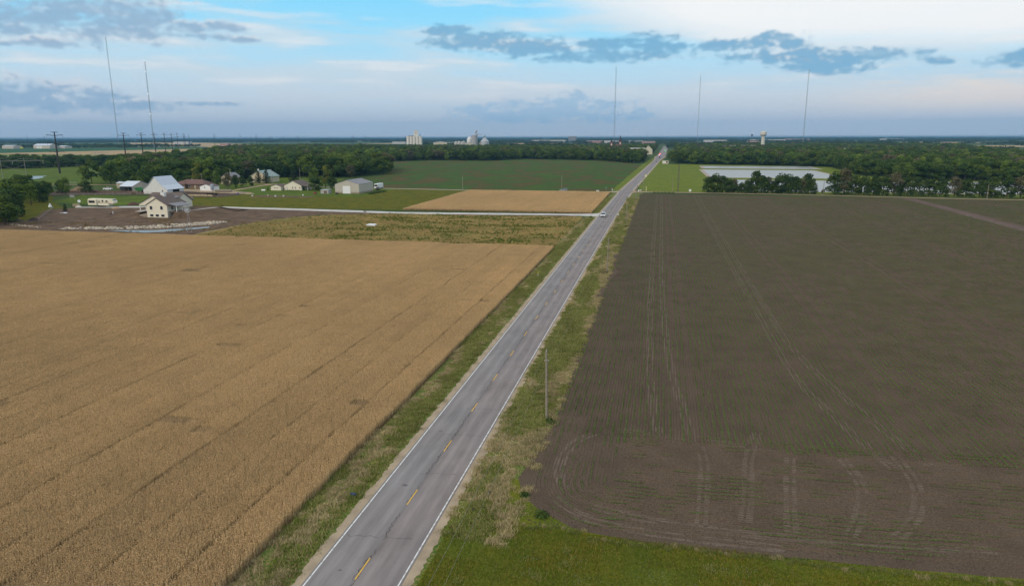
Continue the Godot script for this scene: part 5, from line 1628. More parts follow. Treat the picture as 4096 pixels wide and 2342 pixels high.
	for q in [[-514, -4168, 44, 34, 30], [-620, -3960, 190, 14, 60], [-330, -3700, 110, 12, 40], [-240, -3500, 70, 13, 30], [-120, -3600, 90, 12, 30], [-60, -3300, 60, 11, 30], [300, -4300, 130, 12, 40], [620, -4600, 220, 13, 40], [430, -3600, 60, 10, 30], [-1250, -3300, 70, 10, 30], [-900, -3000, 60, 9, 30], [900, -5200, 160, 14, 40], [1500, -5200, 140, 14, 40], [-2300, -3100, 80, 12, 30], [-1800, -2700, 40, 9, 20]]:
		t = thing("far_building", ["blocky grey building on the skyline right of the mill", "long pale flat building far off on the plain", "low white building far off on the plain", "reddish low building far off on the plain"][0 if n == 0 else 1 + n % 3], "building", Vector3(q[0], 0, q[1]), 0, "" if n == 0 else "buildings far off on the plain")
		mb = MB.new()
		mb.box(Vector3(0, q[3] / 2.0, 0), Vector3(q[2], q[3], q[4]))
		part("wall", mb, [weathered("far_grey", 0.20, 0.21, 0.23, 0.8, 20.0, 0.05), weathered("far_white", 0.46, 0.44, 0.42, 0.8, 20.0, 0.05), weathered("far_red", 0.34, 0.2, 0.17, 0.8, 20.0, 0.08)][0 if n == 0 else (2 if n % 3 == 2 else 1)], t)
		mb = MB.new()
		mb.box(Vector3(0, q[3] + 0.5, 0), Vector3(q[2] * 0.96, 1.0, q[4] * 0.96))
		part("roof", mb, weathered("far_white", 0.46, 0.44, 0.42), t)
		n += 1

# ------------------------------------------------------------------ vehicles, poles, farm things
func car(called: String, label: String, category: String, at: Vector3, turn: float, paint: Material, size := Vector3(4.8, 1.75, 1.9), style := "suv", open_tail := false) -> Node3D:   # front towards the car's own +x
	var t := thing(called, label, category, at, turn)
	var L := size.x / 2
	var H := size.y
	var W := size.z / 2
	var mb := MB.new()
	mb.prism(PackedVector2Array([Vector2(-L, 0.38), Vector2(-L * 0.78, 0.26), Vector2(L * 0.85, 0.26), Vector2(L, 0.42), Vector2(L * 0.98, H * 0.50), Vector2(L * 0.90, H * 0.56), Vector2(L * 0.40, H * 0.61), Vector2(-L * 0.97, H * 0.61), Vector2(-L, H * 0.5)]), -W, W)
	part("body", mb, paint, t)
	mb = MB.new()
	var back := -L * 0.94 if style == "suv" else (-L * 0.15 if style == "pickup" else -L * 0.55)
	var gw := W * 0.88
	var lo := [Vector3(back, H * 0.605, 0), Vector3(L * 0.42, H * 0.605, 0)]
	var hi := [Vector3(back + 0.22, H * 0.955, 0), Vector3(L * 0.10, H * 0.955, 0)]
	var k := [lo[0] + Vector3(0, 0, W * 0.97), lo[1] + Vector3(0, 0, W * 0.97), hi[1] + Vector3(0, 0, gw), hi[0] + Vector3(0, 0, gw)]
	var q := []
	for p in k: q.append(Vector3(p.x, p.y, -p.z))
	mb.quad(k[0], k[1], k[2], k[3]); mb.quad(q[1], q[0], q[3], q[2]); mb.quad(k[1], q[1], q[2], k[2]); mb.quad(q[0], k[0], k[3], q[3]); mb.quad(k[3], k[2], q[2], q[3]); mb.quad(k[1], k[0], q[0], q[1])
	part("windows", mb, glass_dark(), t)
	mb = MB.new()
	mb.box(Vector3((hi[0].x + hi[1].x) / 2, H * 0.975, 0), Vector3(hi[1].x - hi[0].x, H * 0.05, gw * 2.0))
	for s in [-1, 1]:
		for x in [[lo[0], hi[0]], [lo[1], hi[1]], [lo[0].lerp(lo[1], 0.45), hi[0].lerp(hi[1], 0.55)]]:
			mb.bar(x[0] + Vector3(0, 0, s * W * 0.98), x[1] + Vector3(0, 0, s * gw * 1.01), 0.09, 0.09)
	part("roof", mb, paint, t)
	for s in [-1, 1]:
		for x in [-L * 0.60, L * 0.62]:
			mb = MB.new()
			mb.tube(Vector3(x, 0.36, s * (W - 0.2)), Vector3(x, 0.36, s * (W + 0.02)), 0.36, 0.36, 12)
			var w := part("wheel", mb, plain("tyre", 0.015, 0.015, 0.015), t)
			mb = MB.new()
			mb.tube(Vector3(x, 0.36, s * W), Vector3(x, 0.36, s * (W + 0.035)), 0.21, 0.21, 10)
			part("rim", mb, plain("alloy", 0.3, 0.3, 0.31, 0.4, 0.6), w)
		mb = MB.new()
		mb.box(Vector3(L * 0.965, H * 0.44, s * W * 0.78), Vector3(0.14, 0.16, 0.36))
		part("headlight", mb, plain("lamp_lens", 0.6, 0.6, 0.62, 0.2), t)
		mb = MB.new()
		mb.box(Vector3(-L * 0.985, H * 0.5, s * W * 0.85), Vector3(0.08, 0.3, 0.22))
		part("tail_light", mb, plain("tail_lens", 0.3, 0.015, 0.012, 0.3), t)
	mb = MB.new()
	mb.box(Vector3(L * 0.99, H * 0.40, 0), Vector3(0.06, 0.2, W * 1.0))
	mb.box(Vector3(L * 0.98, H * 0.24, 0), Vector3(0.1, 0.14, W * 1.7))
	part("grille", mb, plain("grille_black", 0.02, 0.02, 0.02, 0.5), t)
	if open_tail:
		mb = MB.new()
		mb.bar(Vector3(hi[0].x - 0.05, H * 0.98, 0), Vector3(hi[0].x - 0.95, H * 1.12, 0), W * 1.8, 0.08)
		part("tailgate", mb, paint, t, "tailgate raised open")
	return t

func wooden_pole(label: String, x: float, z: float, h: float, arm := 0.0, group := "", lean := 0.0) -> Node3D:
	var t := thing("utility_pole", label, "pole", Vector3(x, 0, z), 0, group)
	t.rotation.z = lean
	var mb := MB.new()
	mb.tube(Vector3(0, -0.3, 0), Vector3(0, h, 0), 0.17, 0.115, 8)
	part("shaft", mb, weathered("pole_wood", 0.30, 0.255, 0.20, 0.95, 1.3, 0.25), t)
	if arm > 0:
		mb = MB.new()
		mb.bar(Vector3(-arm / 2, h - 0.5, 0.15), Vector3(arm / 2, h - 0.5, 0.15), 0.1, 0.12)
		part("cross_arm", mb, mats.pole_wood, t)
	mb = MB.new()
	mb.tube(Vector3(0, h, 0), Vector3(0, h + 0.22, 0), 0.06, 0.04, 6)
	for s in [-1, 1]: mb.tube(Vector3(s * 0.12, h - 1.2, 0), Vector3(s * 0.28, h - 1.2, 0), 0.05, 0.05, 6)
	part("insulator", mb, plain("porcelain", 0.42, 0.42, 0.42, 0.3), t)
	return t

func wire(label: String, a: Vector3, b: Vector3, sag: float, r := 0.009) -> void:
	var mb := MB.new()
	var prev := a
	for i in range(1, 17):
		var f := i / 16.0
		var p := a.lerp(b, f) - Vector3(0, sag * 4.0 * f * (1.0 - f), 0)
		mb.tube(prev, p, r, r, 4, false)
		prev = p
	var o := struct("power_line", mb.mesh(), plain("wire", 0.22, 0.22, 0.20, 0.5))
	o.remove_meta("kind")
	tag(o, label, "wire", "wires of the roadside pole line")

func pylon(label: String, x: float, z: float, h: float, turn: float, arms := true) -> void:
	var t := thing("transmission_pole", label, "pole", Vector3(x, 0, z), turn, "dark transmission poles on the left")
	var m := weathered("weathering_steel", 0.052, 0.042, 0.040, 0.8, 4.0, 0.2)
	var mb := MB.new()
	mb.tube(Vector3(0, -0.5, 0), Vector3(0, h, 0), 0.95, 0.5, 8)
	part("shaft", mb, m, t)
	if not arms: return
	var n := 0
	for q in [[h - 0.3, 3.0], [h - 3.2, 6.8], [h - 11.0, 7.2], [h - 19.0, 6.2]]:
		for s in [-1, 1]:
			mb = MB.new()
			mb.bar(Vector3(0, q[0] - (0.4 if n else 0.0), 0), Vector3(s * q[1], q[0] + (0.35 if n else 0.0), 0), 0.5, 0.5)
			if n: mb.tube(Vector3(s * (q[1] - 0.2), q[0] + 0.2, 0), Vector3(s * (q[1] - 0.2), q[0] - 2.2, 0), 0.09, 0.09, 5)
			part("cross_arm", mb, m, t)
		n += 1

func h_frame(label: String, x: float, z: float, h: float, turn: float, span := 6.5) -> void:
	var t := thing("h_frame_tower", label, "pole", Vector3(x, 0, z), turn, "wooden twin-pole frames on the left")
	var m := weathered("grey_timber", 0.30, 0.27, 0.24, 0.95, 2.0, 0.2)
	for s in [-1, 1]:
		var mb := MB.new()
		mb.tube(Vector3(s * span / 2, -0.4, 0), Vector3(s * span / 2, h, 0), 0.24, 0.17, 7)
		part("post", mb, m, t)
	var mb := MB.new()
	mb.bar(Vector3(-span * 1.35, h - 2.6, 0), Vector3(span * 1.35, h - 2.6, 0), 0.3, 0.34)
	part("cross_arm", mb, m, t)
	mb = MB.new()
	for s in [-1, 1]:
		mb.bar(Vector3(s * span / 2, h - 0.3, 0), Vector3(0, h - 2.5, 0), 0.14, 0.16)
		mb.bar(Vector3(s * span / 2, h - 0.3, 0), Vector3(s * span * 1.2, h - 2.5, 0), 0.14, 0.16)
		mb.bar(Vector3(s * span / 2, h - 5.5, 0), Vector3(-s * span / 2, h - 12.5, 0), 0.16, 0.18)
	part("bracing", mb, m, t)
	for k in [-1.3, 0.0, 1.3]:
		mb = MB.new()
		mb.tube(Vector3(k * span, h - 2.7, 0), Vector3(k * span, h - 5.2, 0), 0.13, 0.13, 6)
		part("insulator", mb, plain("grey_insulator", 0.34, 0.35, 0.35, 0.5), t)

func mast(label: String, x: float, z: float, h: float, w: float, beacons: bool) -> void:
	var t := thing("radio_mast", label, "mast", Vector3(x, 0, z))
	var m := plain("mast_steel", 0.22, 0.25, 0.27, 0.6)
	var mb := MB.new()
	var k := 3
	for i in 3:
		var a := TAU * i / 3
		mb.tube(Vector3(cos(a) * w, 0, sin(a) * w), Vector3(cos(a) * w, h, sin(a) * w), w * 0.17, w * 0.17, 4, false)
	part("legs", mb, m, t)
	mb = MB.new()
	var n := int(h / (w * 5.0))
	for i in n:
		for j in 3:
			var a := TAU * j / 3
			var b := TAU * (j + 1) / 3
			mb.tube(Vector3(cos(a) * w, h * i / n, sin(a) * w), Vector3(cos(b) * w, h * (i + 1) / n, sin(b) * w), w * 0.10, w * 0.10, 3, false)
	part("lattice", mb, m, t)
	mb = MB.new()
	for i in 3:
		for lv in [0.32, 0.64, 0.95]:
			var a := TAU * i / 3 + 0.4
			mb.tube(Vector3(cos(a) * h * 0.55, 0, sin(a) * h * 0.55), Vector3(0, h * lv, 0), 0.035, 0.035, 3, false)
	part("guy_wires", mb, m, t)
	if beacons:
		for f in [1.0, 0.88, 0.63, 0.40]:
			mb = MB.new()
			mb.blob(Vector3(0, h * f, w + 0.3), Vector3(1.1, 0.8, 0.9), 8, 5)
			var bm := plain("beacon_light", 0.9, 0.9, 0.92, 0.3)
			bm.emission_enabled = true
			bm.emission = Color(1, 0.98, 0.96)
			bm.emission_energy_multiplier = 2.0
			part("beacon_light", mb, bm, t)

func bale(label: String, at: Vector3, turn: float, group: String, m: Material) -> void:
	var t := thing("hay_bale", label, "bale", at, turn, group)
	var mb := MB.new()
	mb.tube(Vector3(-0.68, 0.80, 0), Vector3(0.68, 0.80, 0), 0.82, 0.82, 14)
	for x in [-0.5, -0.17, 0.17, 0.5]: mb.tube(Vector3(x - 0.03, 0.8, 0), Vector3(x + 0.03, 0.8, 0), 0.84, 0.84, 14, false)
	part("roll", mb, m, t)

func cow(label: String, at: Vector3, turn: float) -> void:
	var t := thing("cow", label, "cow", at, turn, "black cattle in the yard")
	var mb := MB.new()
	mb.lathe(Vector3.ZERO, [[0.0, -0.02], [0.01, 0.0]], 4)
	var ribs := [[-0.95, 1.0, 0.10], [-0.9, 1.02, 0.30], [-0.5, 0.98, 0.36], [0.0, 0.94, 0.40], [0.45, 0.96, 0.38], [0.75, 1.02, 0.32], [1.0, 1.12, 0.22], [1.25, 1.12, 0.17], [1.38, 1.06, 0.15], [1.62, 0.92, 0.09], [1.68, 0.90, 0.02]]
	for i in ribs.size() - 1: mb.tube(Vector3(ribs[i][0], ribs[i][1], 0), Vector3(ribs[i + 1][0], ribs[i + 1][1], 0), ribs[i][2], ribs[i + 1][2], 9, false)
	for q in [[-0.72, 0.17], [-0.72, -0.17], [0.62, 0.16], [0.62, -0.16]]:
		var hind: bool = q[0] < 0
		mb.tube(Vector3(q[0], 0.85, q[1]), Vector3(q[0] + (0.06 if hind else 0.0), 0.5, q[1]), 0.15, 0.085, 6, false)
		mb.tube(Vector3(q[0] + (0.06 if hind else 0.0), 0.5, q[1]), Vector3(q[0] - (0.05 if hind else 0.0), 0.34, q[1]), 0.085, 0.06, 6, false)
		mb.tube(Vector3(q[0] - (0.05 if hind else 0.0), 0.34, q[1]), Vector3(q[0], 0.0, q[1]), 0.06, 0.055, 6)
	for s in [-1, 1]: mb.tube(Vector3(1.3, 1.2, s * 0.12), Vector3(1.24, 1.22, s * 0.30), 0.06, 0.02, 5)
	mb.tube(Vector3(-0.95, 1.1, 0), Vector3(-1.05, 0.45, 0), 0.03, 0.04, 5)
	part("body", mb, plain("black_hide", 0.016, 0.013, 0.012, 0.8), t)

func fence(label: String, a: Vector3, b: Vector3, gap: float, h: float, m: Material, rails := 3, group := "") -> void:
	var t := thing("fence", label, "fence", a, 0, group)
	var d := b - a
	var n := maxi(1, int(d.length() / gap))
	for i in n + 1:
		var mb := MB.new()
		var p := d * (float(i) / n)
		mb.tube(p - Vector3(0, 0.2, 0), p + Vector3(0, h, 0), 0.09, 0.08, 6)
		part("post", mb, m, t)
	for r in rails:
		var mb := MB.new()
		var y := h * (r + 0.8) / rails * 0.95
		mb.bar(Vector3(0, y, 0), d + Vector3(0, y, 0), 0.06, 0.10)
		part("rail", mb, m, t)

func sign_post(called: String, label: String, x: float, z: float, h: float, w: float, hh: float, m: Material, turn := 0.0) -> Node3D:
	var t := thing(called, label, "sign", Vector3(x, 0, z), turn)
	var mb := MB.new()
	mb.box(Vector3(0, h / 2, 0), Vector3(0.07, h, 0.05))
	part("post", mb, plain("sign_steel", 0.3, 0.3, 0.3, 0.6), t)
	mb = MB.new()
	mb.box(Vector3(0, h - hh / 2, 0.05), Vector3(w, hh, 0.03))
	part("panel", mb, m, t)
	return t

func shrub(called: String, label: String, x: float, z: float, r: float, cols: Array, category := "shrub", group := "", squash := 0.9) -> void:
	var t := thing(called, label, category, Vector3(x, 0, z), rng.randf() * TAU, group)
	part_mesh("leaves", leaf_ball_mesh(r, int(110 * maxf(1.0, r)), 0.26, cols, int(absf(x * 7 + z)), squash), tinted("leaf", 0.9, 0.3), t)
	var mb := MB.new()
	mb.tube(Vector3(0, -0.05, 0), Vector3(0, r * 0.7, 0), 0.05, 0.02, 5)
	part("stem", mb, mats.bark, t)

func pile(called: String, label: String, x: float, z: float, r: float, h: float, m: Material) -> void:
	var t := thing(called, label, "heap", Vector3(x, 0, z), rng.randf() * TAU)
	var mb := MB.new()
	var prof := []
	for i in 7: prof.append([r * (1.0 - i / 6.0) * (1.0 + 0.1 * sin(i * 2.0)), h * (1.0 - pow(1.0 - i / 6.0, 1.6))])
	mb.lathe(Vector3(0, -0.03, 0), prof, 14)
	for i in mb.v.size():
		var p := mb.v[i]
		mb.v[i] = p * (1.0 + 0.22 * noise_fine.get_noise_3d(p.x * 6 + x, p.y * 6, p.z * 6 + z))
	part("mound", mb, m, t)

func things() -> void:
	var white_paint := plain("car_white", 0.72, 0.72, 0.72, 0.25)
	var silver := plain("car_silver", 0.42, 0.43, 0.45, 0.25, 0.4)
	car("sport_utility", "white SUV driving towards the camera on the highway", "car", Vector3(-24.35, 0.02, -313.6), -PI / 2, white_paint, Vector3(4.9, 1.85, 2.0))
	car("sport_utility", "silver SUV parked on the cross road with its tailgate open", "car", Vector3(-61.8, 0.02, -457.4), PI, silver, Vector3(5.0, 1.85, 2.0), "suv", true)
	car("sedan", "pale car with red lights at the town edge of the highway", "car", Vector3(-6.9, 0.02, -1000), PI / 2, silver, Vector3(4.9, 1.6, 1.9), "sedan")
	car("pickup_truck", "dark pickup stopped on the highway below the flashing patrol cars", "truck", Vector3(-3.0, 0.02, -1195), PI / 2, plain("car_dark", 0.03, 0.035, 0.035, 0.3), Vector3(5.6, 1.95, 2.1), "pickup")
	var n := 0
	for q in [[-3.6, -1290, "patrol car with yellow and blue roof lights on the highway", Color(1.0, 0.75, 0.1), Color(0.2, 0.3, 1.0)], [-2.6, -1385, "patrol car with a red roof light farther up the highway", Color(1.0, 0.12, 0.05), Color(1.0, 0.3, 0.2)]]:
		var t := car("patrol_car", q[2], "car", Vector3(q[0], 0.02, q[1]), PI / 2, plain("car_dark", 0.03, 0.035, 0.035, 0.3), Vector3(5.0, 1.8, 2.0))
		for s in 2:
			var mb := MB.new()
			mb.box(Vector3(0, 2.1, -0.6 + s * 1.2), Vector3(0.5, 0.5, 1.1))
			var em := plain("roof_light_%d%d" % [n, s], 0.5, 0.5, 0.5, 0.3)
			em.emission_enabled = true
			em.emission = q[3 + s]
			em.emission_energy_multiplier = 5.0
			part("roof_light", mb, em, t)
		n += 1
	car("sedan", "pale car far up the highway between the trees", "car", Vector3(7.0, 0.02, -1915), PI / 2, white_paint, Vector3(4.9, 1.6, 1.9), "sedan")
	car("sedan", "red car farthest up the highway beside the left trees", "car", Vector3(3.8, 0.02, -2280), PI / 2, plain("car_red", 0.35, 0.03, 0.025, 0.3), Vector3(4.9, 1.6, 1.9), "sedan")
	# traffic signal
	var t := thing("traffic_signal", "green traffic signal on a tall pole at the right of the highway", "signal", Vector3(5.6, 0, -1263))
	var mb := MB.new()
	mb.tube(Vector3(0, 0, 0), Vector3(0, 11.5, 0), 0.18, 0.13, 6)
	part("pole", mb, plain("sign_steel", 0.3, 0.3, 0.3, 0.6), t)
	mb = MB.new()
	mb.box(Vector3(0, 11.0, 0), Vector3(1.0, 2.2, 0.5))
	part("housing", mb, plain("grille_black", 0.02, 0.02, 0.02, 0.5), t)
	mb = MB.new()
	mb.blob(Vector3(0, 10.8, 0.3), Vector3(0.5, 0.5, 0.2))
	var gm := plain("green_light", 0.1, 0.5, 0.2, 0.3)
	gm.emission_enabled = true
	gm.emission = Color(0.1, 1.0, 0.35)
	gm.emission_energy_multiplier = 3.0
	part("green_light", mb, gm, t)
	# billboard
	t = thing("billboard", "white roadside billboard with a brown picture on its right half", "billboard", Vector3(5.0, 0, -901))
	mb = MB.new()
	for x in [-2.6, 2.6]: mb.box(Vector3(x, 0.9, -0.2), Vector3(0.25, 1.8, 0.25))
	part("posts", mb, plain("sign_steel", 0.3, 0.3, 0.3, 0.6), t)
	mb = MB.new()
	mb.box(Vector3(0, 3.5, 0), Vector3(7.3, 3.4, 0.25))
	part("panel", mb, plain("board_white", 0.66, 0.63, 0.56), t)
	mb = MB.new()
	mb.box(Vector3(1.9, 3.55, 0.14), Vector3(2.6, 2.5, 0.04))
	mb.box(Vector3(-3.1, 2.4, 0.14), Vector3(0.5, 0.5, 0.04))
	part("print", mb, weathered("print_brown", 0.32, 0.24, 0.12, 0.8, 0.8, 0.3), t)
	mb = MB.new()
	mb.box(Vector3(1.6, 3.9, 0.16), Vector3(0.9, 1.5, 0.06))
	mb.box(Vector3(2.5, 3.1, 0.16), Vector3(0.7, 0.8, 0.06))
	part("print_dark", mb, plain("print_dark", 0.10, 0.075, 0.04), t)

	# ---- roadside poles and their wires
	var poles := [[-12.9, 20.0, 8.9], [-12.9, -82.6, 8.9], [-12.8, -183.8, 8.7], [-13.0, -291.8, 8.0], [-12.4, -380.4, 8.6], [-10.7, -465.6, 10.0]]
	var which := ["", "bare wooden utility pole at the edge of the tilled field, nearest to the camera", "second wooden pole from the camera, beside a dry bush", "third wooden pole along the field edge, near the mailbox", "wooden pole at the field edge just before the crossroads", "wooden pole on the far right corner of the crossroads"]
	for i in range(1, poles.size()):
		wooden_pole(which[i], poles[i][0], poles[i][1], poles[i][2], 1.2 if i == 5 else 0.0, "", 0.012 * (1 if i % 2 else -1))
	for i in poles.size() - 1:
		var a: Array = poles[i]
		var b: Array = poles[i + 1]
		wire("thin upper wire of the roadside pole line along the field", Vector3(a[0], a[2] + 0.2, a[1]), Vector3(b[0], b[2] + 0.2, b[1]), 1.0)
		wire("thin lower wire of the roadside pole line along the field", Vector3(a[0] + 0.25, a[2] - 1.2, a[1]), Vector3(b[0] + 0.25, b[2] - 1.2, b[1]), 1.2)
	for q in [[7.8, -463.6, 9.1, "slim wooden pole on the cross road left of the tall lattice mast"], [95.3, -449.3, 10.2, "pale wooden pole before the gap in the roadside trees"], [180.4, -442.5, 8.1, "pale wooden pole at the right end of the roadside trees"], [-131.2, -461.7, 9.0, "slim pole at the left corner of the green field"], [-65.8, -478.2, 9.1, "wooden pole behind the silver parked SUV"], [-15.0, -482.7, 3.2, "short dark post on the highway shoulder past the crossroads"], [-331.7, -500, 10.5, "wooden pole with a white transformer by the farm lawn trees"], [-283.5, -480, 11.0, "wooden pole with a transformer by the big bales"], [-293.6, -540, 10.0, "slim grey pole behind the cream house"], [-330, -462, 9.0, "wooden pole behind the brick house"]]:
		var p := wooden_pole(q[3], q[0], q[1], q[2], 1.4 if q[1] < -495 or q[0] < -282 else 0.0)
		if (q[3] as String).contains("transformer"):
			mb = MB.new()
			mb.tube(Vector3(0.4, q[2] - 3.4, 0.2), Vector3(0.4, q[2] - 2.2, 0.2), 0.35, 0.35, 10)
			part("transformer", mb, plain("transformer_grey", 0.55, 0.56, 0.57, 0.5), p)
	t = thing("lattice_mast", "tall narrow brown lattice mast on the grass by the cross road", "mast", Vector3(11.3, 0, -467.5))
	mb = MB.new()
	for c in [[-1, -1], [1, -1], [1, 1], [-1, 1]]: mb.tube(Vector3(c[0] * 0.42, 0, c[1] * 0.42), Vector3(c[0] * 0.3, 17.4, c[1] * 0.3), 0.09, 0.07, 5)
	part("legs", mb, weathered("mast_rust", 0.16, 0.13, 0.11, 0.8, 2.0, 0.2), t)
	mb = MB.new()
	for i in 22:
		var y := 17.4 * i / 22.0
		for c in [[[-1, 1], [1, 1]], [[1, 1], [1, -1]], [[1, -1], [-1, -1]], [[-1, -1], [-1, 1]]]:
			var s := lerpf(0.42, 0.3, i / 22.0)
			mb.tube(Vector3(c[0][0] * s, y, c[0][1] * s), Vector3(c[1][0] * s, y + 0.8, c[1][1] * s), 0.055, 0.055, 4, false)
	part("bracing", mb, mats.mast_rust, t)
	# ---- transmission line and frames on the left
	var dark_names := ["tall dark transmission pole standing in the pasture, nearest of its line", "dark transmission pole behind the farm trees, second of its line", "dark transmission pole, third from the left of its line", "dark transmission pole, fourth from the left of its line", "dark transmission pole, fifth from the left of its line", "dark transmission pole, sixth from the left of its line", "dark transmission pole, seventh from the left of its line", "dark transmission pole, eighth from the left of its line"]
	var py := [[-583.7, -596.2, 40.3], [-709.3, -835.7, 40.7], [-798.7, -978.8, 41.5], [-950, -1199, 42.5], [-1069, -1381, 43.5], [-1244, -1634, 44.5], [-1489, -1983, 47], [-1664, -2250, 47]]
	for i in py.size(): pylon(dark_names[i], py[i][0], py[i][1], py[i][2], 0.62)
	for q in [[-1958, -2858, 50], [-2711, -4234, 58], [-1834, -2992, 46], [-2084, -3840, 45]]: pylon("far transmission pole with cross arms on the left skyline", q[0], q[1], q[2], 0.55)
	for q in [[-1654, -2266, 44], [-1668, -2262, 44], [-1767, -2994, 39], [-1926, -3285, 40], [-2043, -3283, 39], [-1957, -3452, 39], [-1500, -3300, 40], [-1300, -3000, 42], [-2500, -2500, 40], [-3100, -3000, 44], [-1380, -3050, 44], [-1150, -3100, 42]]: pylon("far bare transmission pole on the left skyline", q[0], q[1], q[2], 0.55, false)
	h_frame("grey wooden twin-pole frame at the left edge in the pasture", -516, -482, 19.0, 0.72, 16.0)
	h_frame("far wooden twin-pole frame above the pasture trees", -800, -891, 15.0, 0.72, 9.0)
	# ---- radio masts
	mast("tallest thin radio mast at the far left", -2151, -2503, 418, 1.5, false)
	mast("thin radio mast with white beacons, second from left", -1555, -1958, 262, 1.4, true)
	mast("thin radio mast rising behind the church", -163, -2494, 265, 1.3, false)
	mast("thin radio mast right of the highway", 120, -2597, 240, 1.2, false)
	mast("thin radio mast right of the water tower", 446, -2460, 240, 1.3, false)

	# ---- small things by the crossroads
	var signwhite := plain("sign_white", 0.7, 0.7, 0.68)
	sign_post("yard_sign", "white box-like sign beside the wheat near the crossroads", -39.1, -453.3, 1.3, 1.7, 1.1, signwhite)
	sign_post("street_sign", "small green street sign at the crossroads", -34.4, -461.4, 2.6, 1.1, 0.4, plain("sign_green", 0.10, 0.36, 0.22), 0.2)
	sign_post("marker_sign", "white leaning marker board beside the street sign", -30.6, -463.5, 1.9, 0.3, 1.6, signwhite, 0.4)
	sign_post("marker_sign", "white marker board under the crossroads pole", -12.2, -463.8, 1.5, 0.35, 1.2, signwhite)
	sign_post("marker_sign", "tall yellow-white marker right of the crossroads pole", -8.8, -463.0, 3.3, 0.3, 3.0, plain("sign_cream", 0.65, 0.6, 0.35))
	sign_post("road_sign", "yellowish square road sign right of the highway past the crossroads", -12.4, -613, 3.2, 1.6, 2.0, plain("sign_pale", 0.6, 0.55, 0.36))
	t = thing("marker_post", "slim white and yellow pipeline marker standing in the left ditch", "post", Vector3(-29.7, 0, -173.7))
	mb = MB.new()
	mb.tube(Vector3(0, -0.1, 0), Vector3(0, 0.75, 0), 0.055, 0.055, 8)
	part("post", mb, signwhite, t)
	mb = MB.new()
	mb.tube(Vector3(0, 0.75, 0), Vector3(0, 1.3, 0), 0.065, 0.065, 8)
	part("cap", mb, plain("marker_yellow", 0.72, 0.52, 0.03), t)
	t = thing("mailbox", "white mailbox on a post at the right road edge", "mailbox", Vector3(-17.6, 0, -312.7))
	mb = MB.new()
	mb.box(Vector3(0, 0.5, 0), Vector3(0.1, 1.0, 0.1))
	part("post", mb, mats.pole_wood, t)
	mb = MB.new()
	mb.prism(PackedVector2Array([Vector2(-0.3, 1.0), Vector2(0.3, 1.0), Vector2(0.3, 1.25), Vector2(0.2, 1.4), Vector2(0, 1.45), Vector2(-0.2, 1.4), Vector2(-0.3, 1.25)]), -0.5, 0.5)
	part("box", mb, signwhite, t)
	for q in [[19, -470, 1.4, "white utility cabinet on the grass by the cross road"], [-13.6, -466.6, 0.9, "small pale utility box at the crossroads corner"]]:
		t = thing("utility_cabinet", q[3], "cabinet", Vector3(q[0], 0, q[1]))
		mb = MB.new()
		mb.box(Vector3(0, q[2] / 2, 0), Vector3(q[2], q[2], 0.7))
		part("housing", mb, signwhite, t)
		mb = MB.new()
		mb.box(Vector3(0, q[2] + 0.06, 0), Vector3(q[2] + 0.12, 0.12, 0.82))
		part("lid", mb, plain("sign_steel", 0.3, 0.3, 0.3, 0.6), t)
	t = thing("drain_cover", "white concrete inlet lying in the weedy field", "inlet", Vector3(-112.8, 0, -261.4))
	mb = MB.new()
	mb.prism(PackedVector2Array([Vector2(-1.0, 0.4), Vector2(2.2, 0.35), Vector2(2.2, 0.9), Vector2(-0.6, 1.05), Vector2(-1.8, 0.75)]), -1.2, 0.8)
	part("slab", mb, plain("slab_white", 0.74, 0.75, 0.78), t)
	mb = MB.new()
	mb.box(Vector3(-0.6, 0.25, -0.2), Vector3(2.0, 0.5, 1.6))
	part("base", mb, plain("rust_box", 0.17, 0.10, 0.08), t)
	var dg := [Color(0.045, 0.075, 0.018), Color(0.06, 0.095, 0.022)]
	var dryc := [Color(0.17, 0.13, 0.07), Color(0.12, 0.10, 0.045), Color(0.09, 0.11, 0.03)]
	shrub("roadside_shrub", "green shrub at the field edge between the third and second poles", -12.6, -279.5, 1.0, dg)
	shrub("roadside_shrub", "dry brownish bush at the foot of the second pole", -13.6, -181.5, 1.5, dryc)
	shrub("roadside_shrub", "dark green bush at the foot of the nearest pole", -12.2, -81.2, 0.8, dg)
	shrub("roadside_shrub", "green bush at the rounded corner of the tilled field", -9.6, -59.2, 0.7, dg)
	shrub("roadside_shrub", "small dark bush on the left curve of the field edge", -11.9, -62.6, 0.5, dg)
	shrub("roadside_shrub", "green bush beside the gravel drive mouth", -29.6, -310.5, 0.9, dg)
	shrub("ornamental_bush", "pale flowering bush at the drive mouth", -32.2, -305.5, 0.7, [Color(0.3, 0.25, 0.2), Color(0.12, 0.12, 0.06)])
	shrub("ornamental_bush", "tan dry bush beside the long white drive", -137.2, -312.0, 0.8, [Color(0.30, 0.22, 0.14), Color(0.06, 0.06, 0.03)], "shrub", "", 1.5)
	shrub("ornamental_bush", "small dark bush on the drive nearer the cream house", -221, -323.6, 0.7, [Color(0.12, 0.10, 0.07), Color(0.06, 0.06, 0.03)], "shrub", "", 1.5)
	for i in 6: shrub("hedge_shrub", "%s low dark shrub from the left along the cross road by the field corner" % nth(i + 1), -3.6 + i * 2.3, -452.0, 1.5, dg, "shrub", "shrubs along the cross road", 0.8)
	for i in 11:   # the clipped hedge running back beside the metal building
		shrub("hedge_plant", "%s bush from the front in the short hedge right of the metal building" % nth(i + 1), -176.5 + i * 0.15, -410.0 - i * 2.2, 1.35, [Color(0.022, 0.040, 0.016), Color(0.03, 0.052, 0.02)], "hedge", "hedge right of the metal building", 1.1)
	for i in 7: shrub("garden_shrub", "%s small shrub from the left along the front wall of the low cream house" % nth(i + 1), -244.6 + i * 1.35, -432.2, 0.55, dg, "shrub", "shrubs along the cream house", 0.8)

